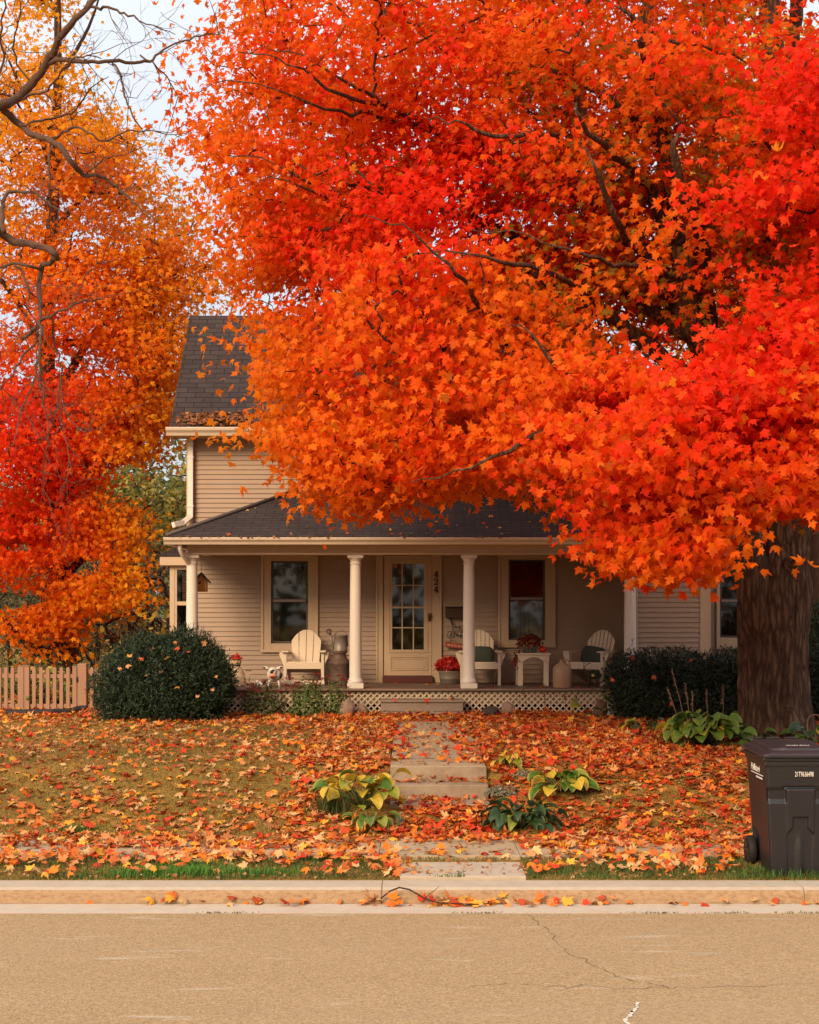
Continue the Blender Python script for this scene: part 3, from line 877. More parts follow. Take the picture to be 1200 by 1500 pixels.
# eaves: gutter, soffit and rake boards
ogee_gutter(-4.16, GX0 - .3, 26.2, 5.565, 5.425, .13).build('gutter', M['gutter'], house)
ev = MB(); ev.box(-4.06, GX0 - .3, 26.205, YW + .02, 5.43, 5.455)
ev.box(-4.10, -4.06, 26.22, 26.6, 5.40, 5.56)
ev.prism([(26.2, 5.40), (26.2, 5.52), (28.5, 7.86), (30.8, 5.52), (30.8, 5.40), (28.5, 7.72)], 'x', -4.09, -4.05)
for s_, gx_ in ((-1, GX0 - .2), (1, GX1 + .2)):
    ev.bar((gx_, 26.34, ZE - .22), (GPX, 26.34, GZ + .02), .04, .16, up=(0, 0, 1))
ev.box(VX0 - .2, VX1 + .2, 24.92, YF - .03, 4.06, 4.16)
ev.build('eave', M['trim'], house, bevel=.004)
# downspouts
dsm = mat('downspout paint', (.72, .64, .55), .5, .08)
X0 = WX(279.5, 26.62)
ds = MB()
for a, b in (((X0, 26.60, 5.43), (X0, 26.60, 5.30)), ((X0, 26.60, 5.33), (X0, 26.60, 4.05)), ((X0, 26.60, 4.07), (X0 - .12, 26.4, 3.93)), ((X0 - .10, 26.42, 3.945), (X0 - .24, 26.2, 3.90))):
    ds.bar(a, b, .095, .07, up=(0, 1, 0))
for zz in (5.33, 5.1, 4.25): ds.box(X0 - .056, X0 + .056, 26.555, 26.64, zz - .02, zz + .02)
ds.build('downspout', dsm, house, bevel=.008)
ds = MB(); cx1 = -3.62
ds.tube([(-3.66, 24.36, 3.50), (-3.66, 24.40, 3.42), (-3.64, 24.50, 3.33), (-3.585, 24.62, 3.24), (-3.55, 24.87, 3.12), (-3.55, 24.88, 1.3), (-3.55, 24.88, .85)], .036, 10)
ds.build('downspout', dsm, house)

# columns
def column(px):
    cx = WX(px, 24.77); cy = 24.77
    c = MB(); zt = 3.335 - FZ
    c.lathe([(.118, .085), (.127, .10), (.127, .12), (.112, .145), (.104, .16), (.100, .18), (.0985, .5), (.0955, 1.0), (.089, 1.7), (.084, 2.0), (.084, 2.005), (.094, 2.01), (.094, 2.03), (.085, 2.035), (.085, 2.065), (.098, 2.08), (.113, 2.105), (.115, zt - .05)], (cx, cy, FZ), 32)
    c.box(cx - .132, cx + .132, cy - .132, cy + .132, FZ + .0005, FZ + .085)
    c.box(cx - .128, cx + .128, cy - .128, cy + .128, FZ + zt - .05, FZ + zt - .001)
    c.build('column', M['white'], house, bevel=.004)
for px in (281.5, 521, 687, 923): column(px)

# lattice skirt, backing board and wooden step
la = MB()
def clip_strip(x, sgn, w, x0, x1, z0, z1):
    h = z1 - z0; a = w * .7071
    poly = [(x - a, z0), (x + a, z0), (x + a + sgn * h, z1), (x - a + sgn * h, z1)]
    for (ax, val, keep) in ((0, x0, 1), (0, x1, -1)):
        out = []
        for i in range(len(poly)):
            p, q = poly[i], poly[(i + 1) % len(poly)]
            pin, qin = (p[0] - val) * keep >= 0, (q[0] - val) * keep >= 0
            if pin: out.append(p)
            if pin != qin:
                t = (val - p[0]) / (q[0] - p[0]); out.append((val, p[1] + t * (q[1] - p[1])))
        poly = out
        if len(poly) < 3: return None
    return poly
LZ0, LZ1 = .70, FZ - .047
for sgn, yl in ((1, 24.70), (-1, 24.708)):
    x = PX0 - .6
    while x < PX1 + .6:
        pl = clip_strip(x, sgn, .0235, PX0 + .02, PX1 - .02, LZ0, LZ1)
        if pl: la.prism(pl, 'y', yl, yl + .007)
        x += .1
la.build('lattice', M['lattice'], house)
MB().box(PX0 + .03, PX1 - .03, 24.74, 24.77, .925, FZ - .05).build('rim_joist', M['board'], house)
MB().box(PX0 + .03, PX1 - .03, 25.6, 25.63, .6, FZ - .05).build('crawlspace_shade', M['dark'], house)  # near-black sheet stands in for the shade below the porch
sp = MB(); sx0, sx1 = WX(556.5, 24.2), WX(680, 24.2)
sp.box(sx0, sx1, 24.16, 24.62, .985, 1.02)
sp.box(sx0 + .015, sx1 - .015, 24.19, 24.60, .84, .983)
sp.box(sx0, sx1, 24.13, 24.60, .805, .838)
sp.box(sx0 + .02, sx1 - .02, 24.17, 24.58, .70, .803)
sp.build('porch_step', M['step'], house, bevel=.006)

# side bay window on the left
bay = MB(); BX0, BX1, BY = -4.30, -3.88, 27.42
g = (WX(256, BY), -3.90, WZ(936, BY), WZ(832, BY)); mid = WZ(884, BY)
bay.box(BX0, g[0], BY, BY + .06, .8, 3.24); bay.box(g[0], BX1, BY, BY + .06, g[3], 3.24); bay.box(g[0], BX1, BY, BY + .06, .8, g[2])
bay.box(BX0, BX0 + .05, BY + .06, 29.4, .8, 3.24); bay.box(BX0, BX1, 29.4, 29.45, .8, 3.24)
bay.box(-4.46, BX1, BY - .12, BY - .08, 3.24, 3.405); bay.box(-4.46, -4.42, BY - .08, 29.6, 3.24, 3.405); bay.box(-4.42, BX1, BY - .08, 29.6, 3.245, 3.27)
bw = bay.build('bay_window', M['trim'], house, bevel=.005)
s = MB(); q = .04
s.box(g[0], g[0] + q, BY + .01, BY + .05, g[2], g[3]); s.box(g[0] + q, BX1, BY + .01, BY + .05, mid - .035, mid + .035); s.box(g[0] + q, BX1, BY + .01, BY + .05, g[3] - .03, g[3])
s.build('sash', M['trim'], bw, bevel=.004)
MB().box(g[0] + q, BX1, BY + .028, BY + .032, g[2], g[3] - .03).build('pane', M['glass'], bw)
bl = MB(); zz = mid + .05
while zz < g[3] - .03:
    bl.obox(((g[0] + .12 + BX1) / 2, BY + .12, zz), (BX1 - g[0] - .12, .035, .003), Matrix.Rotation(R(-55), 3, 'X')); zz += .042
bl.build('blind', M['blind'], bw)
MB().box(g[0], BX1, BY + .5, BY + .52, .8, 3.2).build('interior', M['dark'], bw)
rd = MB(); rd.tube([(-3.96, BY + .2, WZ(930, BY)), (-3.95, BY + .2, WZ(905, BY)), (-3.94, BY + .2, WZ(893, BY))], [.05, .035, .02], 8); rd.build('drape', mat('red drape', (.35, .02, .02), .8), bw)
br = MB(); roof_plane(br, [(-4.50, BY - .14, 3.41), (BX1, BY - .14, 3.41), (BX1, BY + .35, 3.78), (BX1 - .02, BY + .35, 3.78)])
roof_plane(br, [(-4.50, BY - .14, 3.41), (BX1 - .02, BY + .35, 3.78), (BX1 - .02, 29.2, 3.78), (-4.50, 29.7, 3.41)])
br.build('bay_roof', M['roof'], bw, solid=.02)
# ------------------------------------------------------------------ porch chairs
def make_chair(name, label, slats, folding=False):
    t = thing(name, label, 'chair')
    c = M['chair']
    W = .60
    # front faces -Y ; origin on the floor below the seat centre
    s = MB()
    for k in range(5):
        y = -.26 + k * .105; z = .375 - k * .028
        s.obox((0, y + .045, z), (W - .06, .095, .02), Matrix.Rotation(R(-15), 3, 'X'))
    s.build('seat', c, t, bevel=.004)
    f = MB(); f.box(-W / 2, W / 2, -.30, -.272, .275, .385); f.build('front_rail', c, t, bevel=.006)
    b = MB(); M_ = Matrix.Rotation(R(-20), 3, 'X')
    tot = .50; w = tot / slats
    for k in range(slats):
        u = (k + .5) / slats * 2 - 1
        top = .68 * (1 - .19 * u * u)
        fan = 1 + .0 * u
        x0, x1 = -tot / 2 + k * w + .005, -tot / 2 + (k + 1) * w - .005
        n_ = 5; poly = [(x0 * .90, 0), (x1 * .90, 0)]
        for q in range(n_ + 1):
            xx = x1 + (x0 - x1) * q / n_
            poly.append((xx * 1.04, .70 * math.sqrt(max(0.05, 1 - .52 * (xx / (tot / 2)) ** 2))))
        vs = []
        for dy in (0, .02):
            for (px, pz) in poly: vs.append(Vector((0, .17, .27)) + M_ @ Vector((px, dy, pz)))
        m = len(poly)
        b.add(vs, [tuple(range(m)), tuple(range(2 * m - 1, m - 1, -1))] + [(i, i + m, (i + 1) % m + m, (i + 1) % m) for i in range(m)])
    for pz in (.12, .46):
        b.obox(Vector((0, .17, .27)) + M_ @ Vector((0, .035, pz)), (tot * .94, .025, .07), M_)
    b.build('backrest', c, t, bevel=.003)
    for sx in (-1, 1):
        a = MB()
        poly = [(sx * (W / 2 + .07), -.36), (sx * (W / 2 - .05), -.36), (sx * (W / 2 - .03), .30), (sx * (W / 2 + .02), .34), (sx * (W / 2 + .07), .1)]
        if sx > 0: poly.reverse()
        a.prism(poly, 'z', .555, .580); a.build('armrest', c, t, bevel=.005)
        l = MB(); l.box(sx * W / 2 - .025 + sx * .014, sx * W / 2 + .025 + sx * .014, -.30, -.20, 0, .553)
        l.build('leg', c, t, bevel=.004)
        k_ = MB(); k_.prism([(sx * (W / 2 + .041), .553), (sx * (W / 2 + .041), .33), (sx * (W / 2 + .055), .36), (sx * (W / 2 + .11), .50), (sx * (W / 2 + .115), .553)], 'y', -.265, -.235)
        k_.build('arm_bracket', c, t)
        r_ = MB(); r_.prism([(-.27, .26), (-.27, .37), (.28, .25), (.50, .09), (.52, 0), (.42, 0)], 'x', sx * (W / 2 - .03), sx * (W / 2 - .004)); r_.build('leg', c, t, bevel=.004)
    if folding:
        g_ = MB(); g_.box(-W / 2 - .05, W / 2 + .05, -.34, -.31, .02, .085); g_.build('stretcher', c, t, bevel=.005)
        g_ = MB(); g_.box(-W / 2 + .03, W / 2 - .03, .1, .13, .20, .25); g_.build('stretcher', c, t, bevel=.005)
    return t


c1 = make_chair('adirondack_chair', 'cream adirondack chair with four broad back slats under the left window', 4, True)
c1.location = (WX(447, 25.95), 25.95, FZ + .001); c1['group'] = 'porch chairs'
c2 = make_chair('adirondack_chair', 'cream slatted chair with green cushion half hidden behind the porch column beside the white table', 7)
c2.location = (WX(703, 25.85), 25.85, FZ + .001); c2['group'] = 'porch chairs'
c3 = copy_tree(c2); c3.location = (WX(868, 25.75), 25.75, FZ + .001); c3.rotation_euler = (0, 0, R(-33))
c3['label'] = 'cream slatted chair turned sideways beside the stoneware jug, behind the right hedge'

def cushion(name, lab, loc, rot):
    m = MB()
    def sq(u):
        # pillow: superellipse
        e = .45
        f = lambda a: math.copysign(abs(a) ** e, a)
        return f(u)
    n = 20; h = 10; vs = []
    for i in range(h + 1):
        th = math.pi * i / h
        for k in range(n):
            a = 2 * math.pi * k / n
            x = math.copysign(abs(math.cos(a)) ** .5, math.cos(a)) * math.sin(th) ** .6
            z = math.copysign(abs(math.sin(a)) ** .5, math.sin(a)) * math.sin(th) ** .6
            vs.append((x * .22, math.cos(th) * .065 * (1 - .3 * (x * x + z * z) / 2), z * .16))
    fs = [(i * n + k, i * n + (k + 1) % n, (i + 1) * n + (k + 1) % n, (i + 1) * n + k) for i in range(h) for k in range(n)]
    m.add(vs, fs, 0, True)
    o = m.build(name, M['cushion']); o.location = loc; o.rotation_euler = rot
    tag(o, lab, 'cushion', 'green chair cushions')
cushion('cushion', 'dark green cushion on the chair behind the porch column', (c2.location.x + .02, 25.93, FZ + .50), (R(-18), 0, 0))
_m = Matrix.Rotation(R(-33), 3, 'Z') @ Vector((-.02, .06, 0))
cushion('cushion', 'dark green cushion on the sideways chair near the hedge', (c3.location.x + _m.x, c3.location.y + _m.y, FZ + .50), (R(-18), R(8), R(-33)))

# side table
tb = thing('side_table', 'small cream table with an arched apron between the two cushioned chairs', 'table', (WX(780.5, 25.7), 25.7, FZ + .001))
tx, ty, tz = tb.location
mb = MB(); mb.box(tx - .285, tx + .285, ty - .20, ty + .20, tz + .515, tz + .545); mb.build('tabletop', M['chair'], tb, bevel=.005)
mb = MB()
arc = [(tx - .17 + .34 * k / 10, tz + .41 + .075 * math.sin(math.pi * k / 10)) for k in range(11)]
mb.prism([(tx - .26, tz + .41)] + arc + [(tx + .26, tz + .41), (tx + .26, tz + .513), (tx - .26, tz + .513)], 'y', ty - .18, ty - .155)
mb.build('apron', M['chair'], tb)
for sx in (-1, 1):
    for yy_, xx_ in ((ty - .165, .215), (ty + .165, .235)):
        mb = MB(); mb.box(tx + sx * xx_ - .04, tx + sx * xx_ + .04, yy_ - .012 + (.026 if yy_ < ty else 0), yy_ + .012 + (.03 if yy_ < ty else 0), tz, tz + .513); mb.build('leg', M['chair'], tb, bevel=.004)


def blooms(name, c, r, n, cols, size, parent, template=OVAL, up=.4, flat=1.0):
    u = norm(rng.normal(size=(n, 3))); u[:, 2] = np.abs(u[:, 2]) * 1.0 - .25; u = norm(u)
    rad = rng.uniform(.65, 1, (n, 1))
    pos = np.array(c)[None] + u * rad * np.array(r)[None]
    nr = u + rng.normal(0, .5, (n, 3)) + np.array([[0, -.2, up]])
    tipd = rng.normal(size=(n, 3)) + u * .4
    return leaves(name, pos, nr, tipd, rng.uniform(.7, 1.2, n) * size, pick(cols, [1] * len(cols), n) * rng.uniform(.7, 1.15, (n, 1)), template, M['pl'], parent, .3)
# flower basket on the table
fb = thing('flower_basket', 'wire basket of dark red and yellow autumn flowers on the small table', 'flowers', (tx - .05, ty, tz + .546))
mb = MB()
for k in range(4): mb.ring((tx - .05, ty, tz + .56 + k * .03), .105 + k * .008, .006, 'z', 20, 5)
for k in range(12):
    a = k * math.pi / 6; mb.tube([(tx - .05 + .105 * math.cos(a), ty + .105 * math.sin(a), tz + .548), (tx - .05 + .13 * math.cos(a), ty + .13 * math.sin(a), tz + .655)], .005, 5)
mb.build('basket', M['galv'], fb)
MB().lathe([(.02, .55), (.095, .55), (.105, .63), (.02, .635)], (tx - .05, ty, tz), 20).build('liner', mat('blue grey liner', (.05, .06, .065), .8), fb)
blooms('blossoms', (tx - .06, ty, tz + .70), (.21, .16, .17), 420, [(.20, .012, .012), (.28, .02, .015), (.16, .02, .012), (.12, .02, .012), (.35, .17, .03)], .06, fb)
n = 90; q = rng.uniform(0, 1, n)
leaves('trailing_leaves', np.stack([tx - .23 - q * .09 + rng.normal(0, .025, n), ty - .12 + rng.normal(0, .03, n), tz + .66 - q * .34 + rng.normal(0, .02, n)], 1), rng.normal(0, .4, (n, 3)) + [[0, -1, .3]], np.array([[-.2, 0, -1]]) + rng.normal(0, .3, (n, 3)), rng.uniform(.03, .06, n), pick([(.20, .015, .012), (.13, .02, .01)], [1, 1], n), OVAL, M['pl'], fb)
# red pumpkin
pk = thing('red_pumpkin', 'small bright red pumpkin ornament on the right of the table top', 'pumpkin', (tx + .165, ty - .05, tz + .546))
mb = MB(); mb.ball((tx + .165, ty - .05, tz + .605), (.062, .062, .06), 32, disp=lambda q: 1 - .06 * abs(math.sin(4 * math.atan2(q.y, q.x))) ** .5 - .12 * abs(q.z) ** 8); mb.build('fruit', M['red'], pk)
mb = MB(); mb.tube([(tx + .165, ty - .05, tz + .655), (tx + .165, ty - .05, tz + .68), (tx + .175, ty - .05, tz + .695)], [.012, .008, .009], 7); mb.build('stem', M['stem'], pk)

# stoneware jug
jx, jy = WX(823.5, 24.95), 24.95
jg = thing('stoneware_jug', 'tan stoneware jug standing at the porch edge right of the small table', 'jug', (jx, jy, FZ + .001))
mb = MB(); mb.lathe([(.02, 0), (.144, 0), (.15, .012), (.15, .30), (.146, .315), (.13, .345), (.10, .375), (.062, .40), (.036, .412), (.033, .43), (.042, .437), (.042, .45), (.028, .452), (.026, .42)], (jx, jy, FZ + .001), 36); mb.build('body', M['stone_jug'], jg)
mb = MB(); mb.tube([(jx + .035, jy, FZ + .44), (jx + .075, jy, FZ + .455), (jx + .115, jy, FZ + .425), (jx + .125, jy, FZ + .375), (jx + .118, jy, FZ + .345)], [.016, .016, .015, .015, .017], 8); mb.build('handle', M['stone_jug'], jg)

# red flowers in a metal bucket
bx, by = WX(659, 26.3), 26.3
bk = thing('flower_bucket', 'galvanised bucket of bright red flowers beside the front door', 'flowers', (bx, by, FZ + .001))
mb = MB(); mb.lathe([(.02, 0), (.155, 0), (.165, .01), (.175, .08), (.18, .085), (.178, .095), (.19, .20), (.197, .21), (.197, .222), (.185, .222), (.18, .19), (.02, .18)], (bx, by, FZ + .001), 32, 0); mb.build('bucket', M['galv'], bk)
blooms('blossoms', (bx, by, FZ + .30), (.25, .19, .17), 650, [(.50, .012, .010), (.42, .01, .008), (.60, .02, .012), (.30, .006, .006)], .075, bk)

# milk can and watering can
mx_, my_ = WX(497.5, 25.7), 25.7
mc = thing('milk_can', 'rusty old milk can on the porch left of the second column', 'milk can', (mx_, my_, FZ + .001))
mb = MB(); mb.lathe([(.02, 0), (.165, 0), (.172, .015), (.168, .03), (.17, .36), (.174, .365), (.174, .39), (.165, .395), (.125, .47), (.108, .50), (.105, .52), (.128, .545), (.132, .56), (.13, .575), (.02, .575)], (mx_, my_, FZ + .001), 36); mb.build('body', M['rusty'], mc)
for sx in (-1, 1):
    mb = MB(); mb.tube([(mx_ + sx * .115, my_, FZ + .50), (mx_ + sx * .165, my_, FZ + .50), (mx_ + sx * .18, my_, FZ + .46), (mx_ + sx * .16, my_, FZ + .41)], .012, 7); mb.build('handle', M['rusty'], mc)
wc = thing('watering_can', 'grey metal watering can standing on top of the milk can', 'watering can', (mx_, my_, FZ + .577))
z0 = FZ + .577
mb = MB(); mb.lathe([(.02, 0), (.118, 0), (.124, .012), (.116, .02), (.113, .25), (.12, .255), (.12, .265), (.112, .268), (.02, .262)], (mx_ + .015, my_, z0), 32); mb.build('body', M['galv'], wc)
mb = MB(); mb.tube([(mx_ - .075, my_ - .02, z0 + .03), (mx_ - .13, my_ - .03, z0 + .15), (mx_ - .165, my_ - .035, z0 + .32)], [.032, .024, .018], 10); mb.build('spout', M['galv'], wc)
mb = MB(); mb.tube([(mx_ - .16, my_ - .035, z0 + .30), (mx_ - .172, my_ - .06, z0 + .325), (mx_ - .176, my_ - .075, z0 + .335)], [.018, .05, .052], 16); mb.build('rose', M['rusty'], wc)
mb = MB(); mb.tube([(mx_ - .09, my_, z0 + .26), (mx_ - .04, my_, z0 + .345), (mx_ + .07, my_, z0 + .345), (mx_ + .13, my_, z0 + .27), (mx_ + .135, my_, z0 + .08)], .009, 7); mb.build('handle', M['galv'], wc)

# cow figurine
kx, ky = WX(402, 25.2), 25.2; kz = FZ + .001
cw_ = thing('cow_figurine', 'round white cow figurine with black patches standing left of the four slat chair', 'figurine', (kx, ky, kz))
mb = MB()
mb.ball((kx, ky + .02, kz + .20), (.125, .13, .125), 24)
mb.ball((kx - .02, ky - .10, kz + .255), (.07, .06, .075), 16)
mb.build('body', M['figwhite'], cw_)
mb = MB(); mb.ball((kx - .012, ky - .14, kz + .185), (.065, .05, .048), 16); mb.build('muzzle', M['pinkglaze'], cw_)
mb = MB(); mb.ball((kx - .012, ky - .178, kz + .172), (.045, .02, .018), 12); mb.build('mouth', mat('mouth red', (.25, .04, .02), .5), cw_)
for sx in (-1, 1):
    mb = MB(); mb.ball((kx - .02 + sx * .11, ky - .08, kz + .315), (.055, .02, .024), 12, M=Matrix.Rotation(R(-sx * 12), 3, 'Y')); mb.build('ear', M['figwhite'], cw_)
    mb = MB(); mb.ball((kx - .02 + sx * .14, ky - .098, kz + .318), (.024, .012, .014), 10); mb.build('ear_patch', M['figblack'], cw_)
    for dy in (-.07, .08):
        mb = MB(); mb.tube([(kx + sx * .07, ky + dy, kz + .11), (kx + sx * .095, ky + dy - .01, kz)], [.022, .018], 8); mb.build('leg', M['figwhite'], cw_)
mb = MB(); mb.ball((kx - .03, ky - .155, kz + .25), (.028, .014, .034), 10); mb.ball((kx - .005, ky - .152, kz + .275), (.02, .012, .02), 10); mb.build('face_patch', M['figblack'], cw_)
mb = MB(); mb.ball((kx + .105, ky - .03, kz + .19), (.03, .05, .05), 10); mb.build('side_patch', M['figblack'], cw_)

# hatted bird figurine
fx, fy = WX(346.5, 25.4), 25.4; fz = FZ + .001
fg = thing('garden_figurine', 'cream bell shaped figurine with a red flowered hat half behind the dark round bush', 'figurine', (fx, fy, fz))
mb = MB(); mb.lathe([(.02, 0), (.15, 0), (.165, .03), (.16, .12), (.13, .22), (.095, .29), (.06, .33), (.05, .35), (.075, .37), (.085, .41), (.08, .45), (.05, .48), (.02, .485)], (fx, fy, fz), 28); mb.build('body', M['figcream'], fg)
mb = MB(); mb.lathe([(.01, 0), (.115, 0), (.118, .012), (.07, .02), (.06, .06), (.02, .075)], (fx, fy, fz + .455), 24); mb.build('hat', M['red'], fg)
blooms('hat_flowers', (fx, fy, fz + .49), (.095, .095, .05), 70, [(.45, .02, .015), (.55, .05, .03), (.25, .02, .01)], .04, fg)
mb = MB(); mb.tube([(fx - .0, fy - .07, fz + .415), (fx + .01, fy - .13, fz + .395)], [.028, .006], 10); mb.build('beak', M['yellowglaze'], fg)
mb = MB(); mb.ring((fx, fy, fz + .35), .055, .018, 'z', 20, 6); mb.build('scarf', M['figblack'], fg)
for sx in (-1, 1):
    mb = MB(); mb.ball((fx + sx * .035, fy - .075, fz + .432), .012, 8); mb.build('eye', M['figblack'], fg)

# bicycle planter
qx, qy = WX(365, 25.0), 25.0; qz = FZ + .001
bp_ = thing('bicycle_ornament', 'small cream wire bicycle ornament next to the figurine with the red hat', 'ornament', (qx, qy, qz))
def wheel(cx, cy, cz, r, parent):
    m = MB(); m.ring((cx, cy, cz), r - .007, .007, 'y', 28, 6)
    for k in range(10):
        a = k * math.pi / 5; m.tube([(cx, cy, cz), (cx + (r - .01) * math.cos(a), cy, cz + (r - .01) * math.sin(a))], .0028, 5)
    m.ball((cx, cy, cz), .012, 8)
    m.build('wheel', M['figcream'], parent)
wheel(qx, qy, qz + .11, .11, bp_); wheel(qx - .20, qy + .05, qz + .06, .06, bp_)
mb = MB(); mb.tube([(qx, qy - .018, qz + .11), (qx + .01, qy - .018, qz + .235), (qx + .01, qy, qz + .27)], .006, 6); mb.tube([(qx + .01, qy, qz + .235), (qx - .11, qy + .03, qz + .18), (qx - .20, qy + .05, qz + .06)], .006, 6); mb.build('frame', M['figcream'], bp_)
mb = MB(); mb.bar((qx - .06, qy, qz + .277), (qx + .04, qy, qz + .277), .035, .018); mb.build('seat', M['stem'], bp_, bevel=.006)
# small black and white animal figurine
ax_, ay_ = WX(383, 24.95), 24.95
an = thing('calf_figurine', 'tiny black and white animal figurine lying between the wire bicycle and the cow', 'figurine', (ax_, ay_, FZ + .001))
mb = MB(); mb.ball((ax_, ay_, FZ + .06), (.07, .04, .045), 14); mb.ball((ax_ - .065, ay_ - .01, FZ + .095), (.032, .03, .03), 12); mb.ball((ax_ - .03, ay_, FZ + .02), (.03, .04, .02), 8); mb.ball((ax_ + .04, ay_, FZ + .02), (.03, .04, .02), 8); mb.build('body', M['figwhite'], an)
mb = MB(); mb.ball((ax_ + .04, ay_ - .02, FZ + .085), (.035, .03, .03), 10); mb.ball((ax_ - .03, ay_ - .035, FZ + .055), (.018, .012, .02), 8); mb.build('patch', M['figblack'], an)
mb = MB(); mb.tube([(ax_ + .06, ay_, FZ + .10), (ax_ + .095, ay_, FZ + .125)], [.012, .007], 6); mb.build('tail', M['figblack'], an)

# green leafy deer ornament
ox, oy = WX(866, 24.95), 24.95; oz = FZ + .001
de = thing('deer_ornament', 'small green leafy deer ornament with thin antlers near the hedge', 'ornament', (ox, oy, oz))
mb = MB()
mb.tube([(ox + .13, oy, oz + .20), (ox + .06, oy, oz + .21), (ox - .03, oy, oz + .20), (ox - .08, oy, oz + .24), (ox - .12, oy, oz + .29), (ox - .165, oy, oz + .28)], [.03, .065, .06, .035, .028, .014], 10)
for sx, dx in ((-1, -.04), (1, -.04), (-1, .10), (1, .10)):
    mb.tube([(ox + dx, oy + sx * .03, oz + .17), (ox + dx - .01, oy + sx * .035, oz + .08), (ox + dx, oy + sx * .035, oz)], [.02, .012, .012], 7)
mb.build('body', mat('dark brown wicker', (.05, .03, .02), .8), de)
for sx in (-1, 1):
    mb = MB(); mb.tube([(ox - .12, oy + sx * .012, oz + .305), (ox - .10 + sx * .02, oy + sx * .03, oz + .36), (ox - .075 + sx * .05, oy + sx * .04, oz + .40), (ox - .05 + sx * .05, oy + sx * .04, oz + .395)], .006, 5); mb.build('antler', M['grey'], de)
blooms('leafy_coat', (ox + .04, oy, oz + .20), (.13, .085, .085), 260, [(.03, .07, .025), (.02, .05, .02), (.05, .09, .03)], .045, de)
mb = MB(); mb.ball((ox + .02, oy - .085, oz + .2), (.026, .012, .026), 10); mb.build('flower', M['yellowglaze'], de)

# birdhouse
ux, uy = WX(296, 25.1), 25.1
bh = thing('birdhouse', 'orange wooden birdhouse with a dark roof hanging beside the left porch column', 'birdhouse', (ux, uy, WZ(867, 25.1)))
zb = WZ(867, 25.1)
mb = MB(); mb.prism([(ux - .10, zb), (ux + .085, zb), (ux + .085, zb + .17), (ux - .01, zb + .28), (ux - .10, zb + .17)], 'y', uy - .07, uy + .07); mb.build('box', M['wood'], bh, bevel=.004)
mb = MB()
for s_ in (-1, 1): mb.bar((ux - .008, uy, zb + .31), (ux - .008 + s_ * .145, uy, zb + .145), .19, .016, up=(0, 0, 1))
mb.build('roof', M['mail'], bh, bevel=.003)
mb = MB(); mb.lathe([(.001, 0), (.02, 0), (.02, .004), (.001, .004)], (0, 0, 0), 14)
ob = mb.build('entrance', M['dark'], bh); ob.matrix_parent_inverse = Matrix.Translation(-Vector(bh.location)) @ Matrix.Translation((ux - .03, uy - .069, zb + .15)) @ Matrix.Rotation(R(90), 4, 'X')
mb = MB(); mb.tube([(ux - .008, uy, zb + .315), (ux - .015, uy, zb + .45), (ux - .02, uy, 3.459)], .004, 5); mb.build('hanger', M['grey'], bh)

# mailbox + welcome sign
lx = WX(668, 26.6)
mx2 = thing('mailbox', 'dark brown wall mailbox right of the front door behind the porch column', 'mailbox', (lx, 26.6, WZ(905)))
mb = MB(); mb.prism([(26.53, WZ(905)), (26.53, WZ(891)), (26.60, WZ(888.5)), (26.685, WZ(888.5)), (26.685, WZ(905))], 'x', WX(652.5), WX(684)); mb.build('box', M['mail'], mx2, bevel=.006)
mb = MB(); mb.bar((WX(651.8), 26.565, WZ(889.6)), (WX(684.7), 26.565, WZ(889.6)), .13, .012); mb.build('lid', M['mail'], mx2, bevel=.004)
for px in (661, 679):
    mb = MB(); mb.tube([(WX(px), 26.62, WZ(905)), (WX(px), 26.60, WZ(911)), (WX(px + 1), 26.56, WZ(915)), (WX(px + 1.8), 26.57, WZ(912))], .012, 7); mb.build('hook', M['mail'], mx2)

ws = thing('welcome_sign', 'red welcome sign hanging below a small iron bicycle under the mailbox', 'sign', (lx, 26.6, WZ(947)))
def sg(px, py, y=26.6): return (WX(px), y, WZ(py))
for px in (660.5, 679.5):
    mb = MB(); c_ = Vector(sg(px, 930)); mb.ring(c_, .062, .006, 'y', 24, 5); mb.ball(c_, .012, 8)
    for k in range(8):
        a = k * math.pi / 4; mb.tube([c_, c_ + Vector((.06 * math.cos(a), 0, .06 * math.sin(a)))], .002, 4)
    mb.build('wheel', M['grey'], ws)
mb = MB()
for a, b in (((660.5, 930), (663.5, 918.5)), ((663.5, 920), (674, 919)), ((663, 921), (669, 931)), ((669, 931), (674.5, 918)), ((669, 931), (679.5, 930)), ((679.5, 930), (674, 919)), ((663.5, 918.5), (662, 915)), ((662, 915), (666, 914.5)), ((672, 917), (677, 917)), ((660.5, 937), (660.5, 941)), ((679.5, 937), (679.5, 942.5))):
    mb.tube([sg(*a), sg(*b)], .006, 5)
mb.build('frame', M['grey'], ws)
mb = MB()
A = [(652.5, 939.5), (700, 945), (700, 953), (652.2, 947.8)]
mb.prism([(WX(a), WZ(b)) for a, b in A], 'y', 26.59, 26.605); mb.build('board', M['signred'], ws, bevel=.003)

